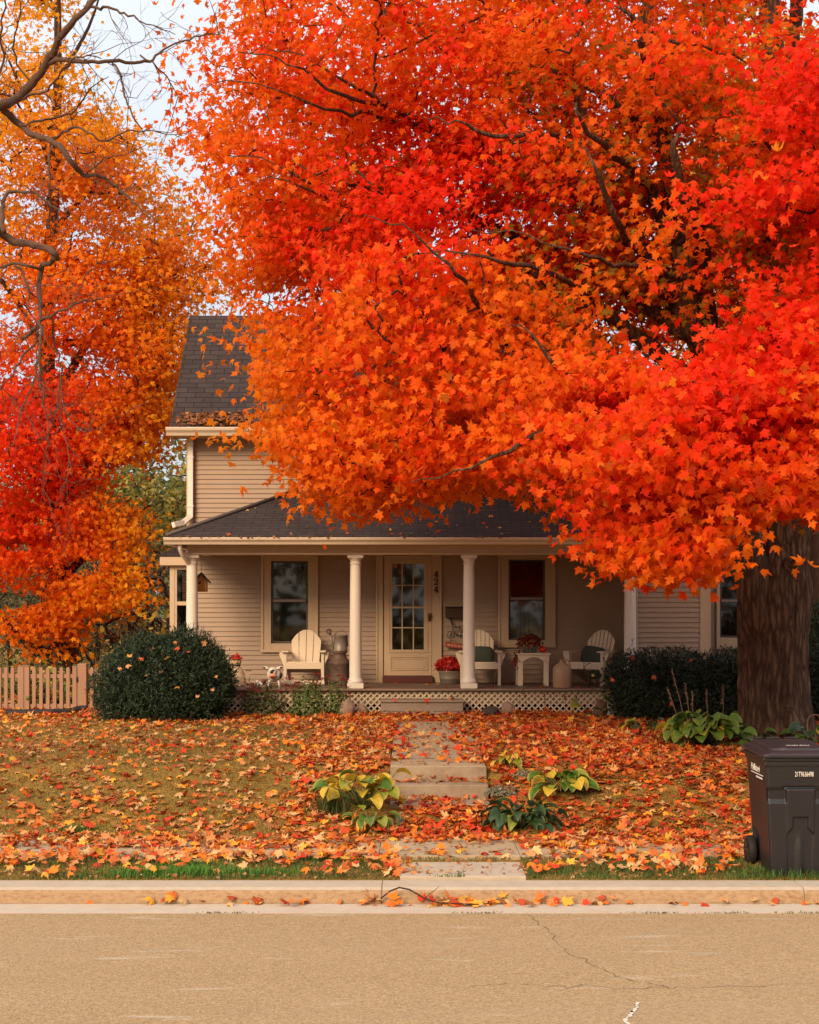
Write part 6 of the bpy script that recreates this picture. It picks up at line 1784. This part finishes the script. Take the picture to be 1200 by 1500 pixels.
# ------------------------------------------------------------------ bare tree reaching in from the left
BD = 15.0
bt = thing('bare_tree', 'leafless tree whose thick grey brown limbs hang in from the left', 'tree', (P(-190, 0, 16.0).x, 16.0, float(gh(P(-190, 0, 16.0).x, 16.0))))
def B(px, py, d=BD): return P(px, py, d)
tr = MB(); b0 = B(-190, 0, 16.0); b0.z = bt.location.z - .1
q, r = smooth([b0, b0 + Vector((0, 0, 1.2)), B(-186, 640, 15.7), B(-170, 430, 15.3), B(-150, 300, 15.1), B(-135, 200), B(-130, 0), B(-150, -200)], [.34, .26, .22, .20, .17, .14, .10, .05], .12)
tr.tube(q, r, 60, disp=furrow(5, .06, bt.location.z)); tr.build('trunk', M['bark'], bt)
bl_ = [
    ([(-140, 240), (-60, 190), (0, 155), (20, 148), (45, 122), (70, 92), (90, 52), (110, 28), (128, 12), (150, -20), (170, -70)], [13, 11, 9, 8, 7.5, 7, 6, 5.5, 5, 4.5, 3]),
    ([(72, 90), (95, 87), (127, 90), (165, 90), (213, 91), (232, 78), (255, 66), (293, 52), (330, 48)], [4.5, 4, 3.8, 3.2, 2.6, 2.2, 1.8, 1.3, .8]),
    ([(0, 155), (14, 168), (30, 183), (50, 197), (75, 208), (95, 222), (110, 243), (122, 257), (147, 257), (160, 266), (180, 283), (205, 303), (232, 325)], [7, 6.5, 6, 5.6, 5.4, 5, 4.6, 4.2, 3.2, 2.4, 2, 1.5, .8]),
    ([(70, 207), (85, 200), (98, 190), (115, 188), (135, 197), (155, 206), (175, 196), (205, 190), (245, 196), (280, 195)], [3.2, 2.8, 2.4, 2.2, 2, 1.8, 1.5, 1.2, .9, .6]),
    ([(20, 150), (45, 140), (70, 132), (92, 102), (120, 82), (150, 85)], [2.8, 2.4, 2, 1.6, 1.3, .8]),
    ([(30, 183), (55, 178), (80, 172), (105, 165), (118, 150), (130, 130), (160, 112)], [2.4, 2.1, 1.9, 1.7, 1.5, 1.2, .7]),
    ([(165, 92), (176, 108), (180, 130), (188, 152), (200, 178), (215, 200)], [2.2, 1.9, 1.7, 1.5, 1.2, .7]),
    ([(128, 12), (160, 12), (195, 25), (225, 38), (255, 50)], [3, 2.2, 1.6, 1.1, .6]),
    ([(205, 85), (222, 95), (240, 105), (255, 128), (265, 145)], [1.6, 1.4, 1.2, .9, .5]),
    ([(-140, 260), (-60, 310), (-20, 330), (5, 342), (20, 354), (40, 357), (60, 362), (78, 368), (82, 376), (72, 386), (60, 393), (57, 412), (58, 440), (60, 472), (58, 520), (62, 570)], [9, 8, 7.5, 7, 6.4, 6, 5.6, 5.4, 5, 5, 4.8, 4.4, 4, 3.4, 2.4, 1.2]),
    ([(5, 340), (3, 315), (4, 295), (14, 282), (35, 280), (55, 286), (75, 300), (95, 315)], [4.5, 4, 3.6, 3.2, 2.8, 2.4, 1.8, 1]),
    ([(33, 495), (45, 487), (60, 470), (75, 463), (100, 452), (125, 442), (152, 436)], [3.6, 3.6, 3.2, 2.6, 2, 1.5, .8]),
    ([(60, 393), (40, 390), (22, 386), (0, 392), (-30, 400)], [3, 2.8, 2.4, 2, 1.6]),
    ([(22, 386), (35, 405), (45, 428), (52, 434)], [2.2, 2, 1.7, 1]),
    ([(72, 207), (73, 230), (72, 258), (76, 290), (72, 320), (74, 345)], [2, 1.8, 1.6, 1.4, 1.2, .8]),
    ([(58, 470), (52, 500), (35, 520), (22, 540), (8, 560), (-10, 590)], [2.2, 2, 1.9, 1.7, 1.3, .8]),
    ([(58, 520), (48, 560), (32, 600), (24, 640), (10, 660)], [2, 1.7, 1.4, 1.2, .7]),
    ([(60, 560), (68, 610), (70, 650), (62, 690), (66, 740)], [1.5, 1.3, 1.1, .9, .5]),
    ([(75, 463), (80, 500), (90, 540), (86, 580), (92, 620), (100, 665), (105, 700)], [2, 1.8, 1.5, 1.3, 1.1, .8, .5]),
    ([(90, 560), (100, 610), (125, 632), (140, 612)], [1.1, .9, .8, .4]),
    ([(100, 452), (118, 420), (128, 398), (150, 380), (170, 350)], [1.4, 1.2, 1, .8, .5]),
    ([(0, 155), (-5, 120), (5, 90), (0, 50), (8, 0), (0, -60)], [3, 2.6, 2.2, 1.8, 1.5, 1]),
    ([(45, 122), (25, 95), (20, 60), (30, 20), (28, -30)], [2, 1.7, 1.4, 1.1, .7]),
    ([(122, 257), (140, 245), (150, 232), (175, 228), (215, 215)], [1.6, 1.5, 1.3, 1, .5]),
]
lm = MB(); rts = []
for pts, rad in bl_:
    dd = BD + random.uniform(-.5, .5) * 0
    pp = [B(a, b, BD + .25 * math.sin(i * .9 + pts[0][0])) for i, (a, b) in enumerate(pts)]
    q, r = smooth(pp, [max(.0035, w / 149.3 * .82) for w in rad], .06)
    q = [p + Vector((random.gauss(0, .008), random.gauss(0, .01), random.gauss(0, .008))) for p in q]
    r = [w * (1 + .22 * mnoise.noise(p * 5)) for w, p in zip(r, q)]; lm.tube(q, r, 10); rts.append(q)
lm.build('limbs', M['barebark'], bt)
tw = MB()
def sub(p, d, ln, r, depth):
    pts = [p]; k = 4
    for i in range(k):
        d = (d + Vector((random.gauss(0, .28), random.gauss(0, .25), random.gauss(0, .28) - .03))).normalized()
        pts.append(pts[-1] + d * ln / k)
    tw.tube(pts, [r * (1 - .7 * i / k) for i in range(k + 1)], 5, caps=False)
    if depth > 0:
        for i in range(random.randint(2, 3)):
            j = random.randint(1, k)
            nd = (d + Vector((random.gauss(0, .8), random.gauss(0, .5), random.gauss(0, .8)))).normalized()
            sub(pts[j], nd, ln * random.uniform(.45, .75), r * .6, depth - 1)
for q in rts:
    L_ = len(q)
    for k in range(max(4, L_ // 4)):
        i = random.randint(L_ // 5, L_ - 2)
        d = (q[i + 1] - q[i]).normalized()
        nd = (d + Vector((random.gauss(.15, .7), random.gauss(0, .5), random.gauss(0, .7)))).normalized()
        sub(q[i], nd, random.uniform(.25, .75), .005, 2)
tw.build('twigs', M['barebark'], bt)

# ------------------------------------------------------------------ trees further back
def small_tree(name, label, px, Y, h, w, n, cols, probs, size, cat='tree', group=None, trunk_r=.16, bark=None, low=.25, twigs=160):
    x = (px - 600) * Y / F; z0 = float(gh(x, Y))
    t = thing(name, label, cat, (x, Y, z0), group)
    q, r = smooth([(x, Y, z0 - .1), (x + .1, Y, z0 + h * .3), (x - .1, Y, z0 + h * .6), (x, Y, z0 + h * .92)], [trunk_r, trunk_r * .75, trunk_r * .45, .03], .3)
    MB().tube(q, r, 16, disp=furrow(px, .04)).build('trunk', bark or M['bark'], t)
    u = norm(rng.normal(size=(twigs, 3))); rr_ = rng.uniform(.2, 1, (twigs, 1)) ** .5
    at = np.array([[x, Y, z0 + h * (low + (1 - low) / 2)]]) + u * rr_ * np.array([[w / 2, w / 2, h * (1 - low) / 2]])
    mb, lines = grow([[tuple(p) for p in q[len(q) // 5:]]], at, .008, .45, .1, 5)
    mb.build('branches', M['twig'], t)
    def cf(p):
        k = len(p); return np.clip(pick(cols, probs, k) * (1 + .4 * vnoise(p, .5, px)[:, None]), 0, 1)
    crown('crown', lines, n // max(1, len(lines)), size, (.45, .45, .3), (x, Y, z0 + h * .55), cf, t, template=DIAM, material=M['lf'])
small_tree('yellow_tree', 'yellow tree showing through the gaps at the top right of the big maple', 1150, 36, 15.5, 7.5, 14000, [YW_, YO, (.45, .36, .06)], [3, 2, 2], .2, twigs=220)
small_tree('garden_tree', 'tree with a grey brown trunk right behind the maple trunk', 1186, 29, 11, 5.0, 9000, [ORG, RO, YO], [3, 2, 2], .17, trunk_r=.23, bark=M['barebark'], low=.45)
small_tree('background_tree', 'olive green tree right of the house at the picture edge', 1290, 42, 10, 6.5, 9000, [GR, OL, (.25, .22, .05)], [3, 3, 2], .2, low=.12)
small_tree('background_tree', 'dark green tree behind the right wing of the house', 1190, 46, 7.5, 6.0, 9000, [GR, (.05, .08, .02)], [3, 3], .2, low=.05)
# far belt of woods that closes the garden at the back
n = 16000
fx_ = np.concatenate([rng.uniform(-75, -9, n // 2), rng.uniform(10, 75, n // 2)]); fy_ = rng.uniform(58, 75, n)
fh = 7 + 2.5 * np.array([mnoise.noise(Vector((a * .15, 4, 0))) for a in fx_]); fzz = gz(fx_, fy_) + rng.uniform(0, 1, n) ** .8 * fh
m_ = 8500  # trees across the street, out of view, added to darken the window reflections
fx_ = np.concatenate([fx_, rng.uniform(-34, 34, m_)]); fy_ = np.concatenate([fy_, rng.uniform(-36, -26, m_)])
fzz = np.concatenate([fzz, rng.uniform(0, 1, m_) ** .8 * (13 + 3 * np.array([mnoise.noise(Vector((a * .2, 9, 0))) for a in fx_[-m_:]]))]); n += m_
wd = leaves('far_woods', np.stack([fx_, fy_, fzz], 1), rng.normal(0, .6, (n, 3)) + [[0, -1, .5]], rng.normal(size=(n, 3)), rng.uniform(.6, 1.3, n) * .8, pick([GR, OL, BR, (.25, .2, .04), (.35, .12, .02)], [3, 4, 2, 2, 1], n), OVAL, M['pl'])
tag(wd, 'distant belt of autumn woods behind the gardens, with unseen trees added for the window reflections', 'woods', None, 'stuff')
# ------------------------------------------------------------------ fallen leaves
def scatter(xr, yr, dens, dfun=None):
    n = int((xr[1] - xr[0]) * (yr[1] - yr[0]) * dens * (1.75 if yr[0] > 15 else 1.25))
    x = rng.uniform(*xr, n); y = rng.uniform(*yr, n)
    cl = np.array([mnoise.noise(Vector((a * 1.3, b * 1.3, 0))) + .6 * mnoise.noise(Vector((a * 3.7, b * 3.7, 5))) for a, b in zip(x, y)])
    k = rng.uniform(0, 1, n) < np.where(x < -.3, np.clip(.66 + .28 * cl, .1, 1), np.clip(.66 + .75 * cl, .1, 1))
    return np.stack([x[k], y[k]], 1)
def Z_at(x, y):
    z = gh(x, y)
    z = np.where((y > 14.05) & (y < 15.09), .19, z)
    w = (x > -.212) & (x < .855)
    z = np.where(w & (y >= 17.1) & (y < 23.9), .70 + (y - 17.1) * .011, z)
    z = np.where(w & (y >= 16.72) & (y < 17.1), .535, z); z = np.where(w & (y >= 16.3) & (y < 16.72), .375, z)
    z = np.where((x > -.08) & (x < 1.0) & (y > 13.1) & (y < 13.85), .165, z)
    z = np.where((y > 12.75) & (y < 13.1), .134, z); z = np.where((y > 12.33) & (y <= 12.71), .006, z); z = np.where(y <= 12.33, 0, z)
    return z
areas = [scatter((-6.5, -.2), (17.2, 24.6), 44), scatter((-6.5, -.3), (15.1, 16.6), 105), scatter((-6.5, -.3), (16.6, 17.25), 62), scatter((-1.3, -.22), (15.2, 24), 170), scatter((-9, -3), (23.6, 25.2), 190), scatter((-4.2, -.2), (22.6, 24.4), 120),
         scatter((.86, 7.5), (15.1, 19), 230), scatter((.86, 7.5), (19, 24.2), 210), scatter((.86, 3), (22.5, 24.5), 160),
         scatter((-.25, .9), (15.15, 16.3), 430), scatter((-.2, .85), (16.3, 16.5), 130), scatter((-.2, .85), (16.55, 16.71), 200), scatter((-.2, .85), (16.9, 17.09), 110),
         scatter((-.21, .05), (17.3, 24), 55), scatter((.05, .6), (17.3, 24), 14), scatter((.6, .86), (17.3, 24), 90), scatter((-.3, 1.0), (23, 24.2), 190),
         scatter((-7.5, -.3), (14.4, 15.1), 330), scatter((1.05, 7.5), (14.4, 15.1), 330), scatter((-7.5, -.3), (13.9, 14.12), 260), scatter((1.05, 7.5), (13.9, 14.15), 260), scatter((-7, 7), (14.1, 14.4), 16), scatter((-.4, 1.1), (13.95, 15.1), 40), scatter((-.35, 1), (14.85, 15.1), 190),
         scatter((-7.5, -.1), (13.55, 14.05), 150), scatter((1.05, 7.5), (13.25, 14.05), 110), scatter((-7.5, -.1), (13.12, 13.5), 32), scatter((-.2, .02), (13.2, 13.9), 150),
         scatter((-4, 4), (12.62, 12.71), 60), scatter((-.4, .6), (12.58, 12.71), 420), scatter((.6, 2.3), (12.6, 12.71), 200), scatter((-1.5, -.8), (12.62, 12.71), 200),
         scatter((1.9, 2.3), (11.5, 11.9), 4), scatter((7.5, 12), (15, 30), 30), scatter((-14, -6.5), (15.2, 25), 25), scatter((-12, -3.95), (25.4, 30), 60)]
xy = np.concatenate(areas)
# keep leaves off the posts, bin and trunk
ok = ~((xy[:, 0] > 2.95) & (xy[:, 0] < 3.8) & (xy[:, 1] > 13.15) & (xy[:, 1] < 14)) & ~((np.hypot(xy[:, 0] - maple.location.x, xy[:, 1] - TD) < .55)) & ~(np.hypot(xy[:, 0] - bt.location.x, xy[:, 1] - 16.0) < .38)
for hx_, hy_, hr_ in CLEAR: ok &= np.hypot((xy[:, 0] - hx_), (xy[:, 1] - hy_) * 1.0) > hr_ * .8
xy = xy[ok]; n = len(xy)
z = Z_at(xy[:, 0], xy[:, 1])
tilt = rng.normal(0, .30, (n, 3)) * np.array([[1, 1, 0]])
size = rng.uniform(.055, .12, n)
gut = (xy[:, 1] < 12.75) & (xy[:, 1] > 12.5); tilt[gut] *= 1.5; tilt[gut, 1] -= .35
nr = tilt + [[0, 0, 1]]
GLC = [(.64, .15, .028), (.58, .05, .014), (.66, .27, .09), (.72, .34, .035), (.66, .38, .15), (.42, .065, .02), (.38, .14, .045), (.74, .19, .015)]
prob_l = [4, 2, 3.5, 2.2, 2.6, 1.2, 1.6, 2.5]; prob_r = [4, 3.5, 2.2, 1.1, 1.1, 3.2, 1.8, 2.2]
col = np.where((xy[:, 0] > -.3)[:, None] & (xy[:, 1] > 14.9)[:, None], pick(GLC, prob_r, n), pick(GLC, prob_l, n)) * rng.uniform(.75, 1.15, (n, 1))
lift = .012 + np.abs(rng.normal(0, .016, n)) + .25 * size * np.hypot(tilt[:, 0], tilt[:, 1]) * .8
strip = (xy[:, 1] > 13.1) & (xy[:, 1] < 14.05) & ~((xy[:, 0] > -.08) & (xy[:, 0] < 1.0))
lift[strip] += rng.uniform(.015, .06, strip.sum()); nr[strip, 1] -= .35
pos = np.stack([xy[:, 0], xy[:, 1], z + lift], 1)
pos = [pos]; nrs = [nr]; szs = [size]; cls = [col]
# on the roofs, porch, bush and hedge
def extra(p, nrm_, s0, s1, cols, probs):
    k = len(p); pos.append(np.asarray(p)); nrs.append(np.asarray(nrm_) + rng.normal(0, .3, (k, 3))); szs.append(rng.uniform(s0, s1, k)); cls.append(pick(cols, probs, k) * rng.uniform(.8, 1.1, (k, 1)))
k = 75; x = rng.uniform(-3.2, 3.5, k); f = rng.uniform(0, 1, k) ** 2.2
x = np.where(x < -1.9, np.maximum(x, -3.88 + f * 1.98 + .1), x)
extra(np.stack([x, 24.3 + f * 2.3, 3.66 + f * .87], 1), [[0, -.4, 1]], .03, .075, GLC, prob_l)
k = 330; x = -4.05 + rng.beta(2.2, 2.2, k) * 1.5; hh = np.exp(-((x + 3.25) / .32) ** 2)
f = rng.uniform(0, 1, k); extra(np.stack([x, 26.1 + f * .32, 5.585 + f * .28 + rng.uniform(0, .9, k) * .17 * hh * (1 - f)], 1), [[0, -.5, 1]], .05, .1, [(.30, .10, .035), (.22, .08, .03), (.42, .17, .06), (.14, .05, .02)], [3, 2, 2, 2])
k = 220; x = rng.uniform(-3.8, 3.6, k); extra(np.stack([x, rng.uniform(24.2, 24.3, k), np.full(k, 3.60)], 1), [[0, -.3, 1]], .03, .06, [(.20, .07, .03), (.3, .12, .05)], [1, 1])
k = 34; extra(np.stack([rng.uniform(-3.3, 3.4, k), rng.uniform(24.7, 26.4, k), np.full(k, FZ + .015)], 1), [[0, -.1, 1]], .05, .1, GLC, prob_r)
k = 16; extra(np.stack([rng.uniform(-.4, .8, k), rng.uniform(24.15, 24.4, k), np.where(np.arange(k) % 2, 1.03, .85)], 1), [[0, -.3, 1]], .05, .1, GLC, prob_r)
yl_ = [(302, 943), (255, 940), (236, 985), (262, 1005), (290, 1022), (213, 990), (185, 975), (188, 962), (175, 978), (245, 965), (225, 950), (278, 955), (318, 990), (205, 965), (311, 1012), (262, 948)]
extra(np.array([tuple(P(a, b, 22.72 + .9 * max(0, (985 - b) / 60) ** 1.5 * .55)) for a, b in yl_]), [[0, -.7, .8]], .05, .10, [(.5, .1, .03), (.55, .25, .10), (.55, .26, .05)], [1, 2, 1])
extra(np.array([tuple(P(a, b, 22.5)) for a, b in ((1014, 966), (898, 995), (925, 962), (985, 1030), (960, 990))]), [[0, -1, .6]], .07, .1, [(.5, .1, .03), (.3, .04, .02)], [1, 1])
k = 9000; x = rng.uniform(-6.3, 6.5, k); y = 13.15 + 11 * rng.uniform(0, 1, k) ** 1.3
ok_ = ~((x > 2.95) & (y < 14)); x, y = x[ok_], y[ok_]
extra(np.stack([x, y, Z_at(x, y) + rng.uniform(.008, .03, len(x))], 1), [[0, -.3, 1]], .018, .045, [(.45, .2, .07), (.3, .11, .04), (.55, .3, .12), (.2, .08, .03), (.5, .12, .03)], [3, 3, 2, 2, 2])
pos = np.concatenate(pos); nrs = np.concatenate(nrs); szs = np.concatenate(szs); cls = np.concatenate(cls)
fl_ = leaves('fallen_leaves', pos, nrs, rng.normal(size=(len(pos), 3)) * [[1, 1, .2]], szs, cls, MAPLE, M['gl'], None, .5)
tag(fl_, 'orange red and yellow maple leaves scattered over lawn, path and kerb', 'fallen leaves', None, 'stuff')

# ------------------------------------------------------------------ grass
n = 70000
x = rng.uniform(-6.5, 7, n); y = 15.3 + (24.3 - 15.3) * rng.uniform(0, 1, n) ** 1.15
gn = np.array([mnoise.noise(Vector((a * .8, b * .8, 7))) for a, b in zip(x, y)])
ok = ~((x > -.3) & (x < .95)); x, y, gn = x[ok], y[ok], gn[ok]; n = len(x)
dry = pick([(.36, .23, .055), (.28, .18, .04), (.42, .29, .10)], [3, 3, 1], n); grn = pick([(.12, .13, .025), (.09, .115, .025)], [1, 1], n)
w = np.clip(.5 + 1.6 * gn + rng.normal(0, .3, n), 0, 1)[:, None]
gl_ = [(x, y, gh(x, y) - .005, rng.uniform(.018, .055, n), np.full(n, .0045), dry * (1 - w) + grn * w)]
n = 45000
x = rng.uniform(-7.2, 7.2, n); y = rng.uniform(13.11, 14.05, n)
gn = np.array([mnoise.noise(Vector((a * 1.6, b * 2.2, 17))) + .5 * mnoise.noise(Vector((a * 5, b * 5, 3))) for a, b in zip(x, y)])
ok = ~((x > -.10) & (x < 1.02)); x, y, gn = x[ok], y[ok], gn[ok]; n = len(x)
w = np.clip(.55 + 1.3 * gn + rng.normal(0, .22, n), 0, 1)[:, None]
grn = pick([(.075, .15, .03), (.05, .105, .025), (.11, .19, .035)], [2, 2, 1], n); dry = pick([(.28, .19, .06), (.2, .15, .04)], [1, 1], n)
gl_.append((x, y, gh(x, y) - .005, rng.uniform(.02, .06, n) * (.7 + .5 * w[:, 0]), np.full(n, .004), dry * (1 - w) + grn * w))
for cx, cy, rr_, nn, hmax, cc in ((-1.97, 13.35, .22, 700, .12, (.11, .27, .035)), (-2.35, 13.3, .25, 500, .10, (.09, .23, .03)), (-1.3, 13.35, .2, 420, .10, (.09, .22, .03)), (-3.35, 15.5, .14, 260, .09, (.08, .2, .03)), (-2.0, 13.75, .16, 300, .1, (.10, .26, .04)), (3.3, 13.25, .28, 420, .12, (.08, .15, .03)), (.30, 13.09, .05, 22, .04, (.12, .2, .04)), (.42, 13.085, .025, 20, .07, (.14, .2, .05)), (1.9, 13.5, .3, 500, .08, (.08, .15, .03))):
    a = rng.normal(cx, rr_, nn); b = rng.normal(cy, rr_ * .35, nn); b = np.maximum(b, 13.1)
    zz = np.where((a > -.08) & (a < 1.0) & (b < 13.85), .165, gh(a, b))
    gl_.append((a, b, zz - .005, rng.uniform(.4, 1, nn) * hmax, np.full(nn, .004), np.array(cc)[None] * rng.uniform(.7, 1.25, (nn, 1))))
# thin moss of grass along the pavement joint and the gutter edge
a = np.concatenate([rng.normal(.25, .12, 110), rng.normal(.72, .1, 90), rng.uniform(-.2, 1.1, 50)]); b = rng.uniform(13.86, 14.04, 250); gl_.append((a, b, np.full(250, .165), rng.uniform(.01, .04, 250), np.full(250, .004), pick([(.2, .17, .04), (.12, .14, .03)], [1, 1], 250)))
a = np.concatenate([rng.normal(c, .12, 60) for c in (.55, 2.0, 2.6, 3.2, 3.6, -1.5)]); k = len(a); gl_.append((a, rng.normal(12.33, .012, k), np.full(k, .004), rng.uniform(.005, .02, k), np.full(k, .005), pick([(.25, .17, .05), (.16, .14, .03)], [1, 1], k)))
cat_ = [np.concatenate([q[i] for q in gl_]) for i in range(6)]
go = blades(cat_[0], cat_[1], cat_[2], cat_[3], cat_[4], .8, cat_[5], None, 'grass')
tag(go, 'short dry lawn grass with green tufts along the kerb', 'grass', None, 'stuff')

# ------------------------------------------------------------------ light, sky, camera
SUN = Vector((-.40, -.80, .46)).normalized()
el = math.asin(SUN.z); az = math.atan2(SUN.x, SUN.y)
sl = bpy.data.lights.new('sun', 'SUN'); sl.energy = 1.7; sl.angle = R(24); sl.color = (1.0, .74, .46)
so = bpy.data.objects.new('sun', sl); COL.objects.link(so); so.rotation_euler = SUN.to_track_quat('Z', 'Y').to_euler(); so.location = (-10, -20, 20)
w = bpy.data.worlds.new('World'); sc.world = w; w.use_nodes = True
nt = w.node_tree
for n_ in list(nt.nodes): nt.nodes.remove(n_)
wo = nt.nodes.new('ShaderNodeOutputWorld'); bg = nt.nodes.new('ShaderNodeBackground')
sk = nt.nodes.new('ShaderNodeTexSky'); sk.sky_type = 'NISHITA'; sk.sun_disc = False; sk.sun_elevation = el; sk.sun_rotation = az
sk.air_density = 1.0; sk.dust_density = 3.0; sk.ozone_density = 1.0
# overcast: thin bright cloud veil laid over the clear sky
tc = nt.nodes.new('ShaderNodeTexCoord'); nz = nt.nodes.new('ShaderNodeTexNoise'); nz.inputs['Scale'].default_value = 2.2; nz.inputs['Detail'].default_value = 6
nt.links.new(tc.outputs['Generated'], nz.inputs[0])
mr = nt.nodes.new('ShaderNodeMapRange'); mr.inputs[1].default_value = .3; mr.inputs[2].default_value = .7; mr.inputs[3].default_value = .7; mr.inputs[4].default_value = .92
nt.links.new(nz.outputs[0], mr.inputs[0])
mx = nt.nodes.new('ShaderNodeMix'); mx.data_type = 'RGBA'
nt.links.new(mr.outputs[0], mx.inputs[0]); nt.links.new(sk.outputs[0], mx.inputs[6]); sx = nt.nodes.new('ShaderNodeSeparateXYZ'); nt.links.new(tc.outputs['Generated'], sx.inputs[0])
ab = nt.nodes.new('ShaderNodeMath'); ab.operation = 'ABSOLUTE'; nt.links.new(sx.outputs[2], ab.inputs[0])
ov = nt.nodes.new('ShaderNodeMath'); ov.operation = 'MULTIPLY_ADD'; ov.inputs[1].default_value = 2 / 3; ov.inputs[2].default_value = 1 / 3; nt.links.new(ab.outputs[0], ov.inputs[0])   # an overcast sky is three times brighter overhead
vs_ = nt.nodes.new('ShaderNodeVectorMath'); vs_.operation = 'SCALE'; vs_.inputs[0].default_value = (7.7, 8.0, 8.45); nt.links.new(ov.outputs[0], vs_.inputs['Scale'])
nt.links.new(vs_.outputs[0], mx.inputs[7])
nt.links.new(mx.outputs[2], bg.inputs[0]); bg.inputs[1].default_value = .1
nt.links.new(bg.outputs[0], wo.inputs[0])
sc.view_settings.view_transform = 'Standard'; sc.view_settings.look = 'None'; sc.view_settings.gamma = 1; sc.view_settings.exposure = 1.2
cam = bpy.data.cameras.new('camera'); cam.sensor_fit = 'VERTICAL'; cam.sensor_height = 36; cam.lens = 36 * F / 1500; cam.shift_y = 143 / 1500; cam.clip_end = 2000
co = bpy.data.objects.new('camera', cam); COL.objects.link(co); co.location = (0, 0, CH); co.rotation_euler = (R(90), 0, 0); sc.camera = co
sc.render.engine = 'CYCLES'
sc.cycles.max_bounces = 12; sc.cycles.diffuse_bounces = 8; sc.cycles.transparent_max_bounces = 8; sc.cycles.transmission_bounces = 8; sc.cycles.glossy_bounces = 3
sc.cycles.use_denoising = True
sc.cycles.caustics_reflective = False; sc.cycles.caustics_refractive = False
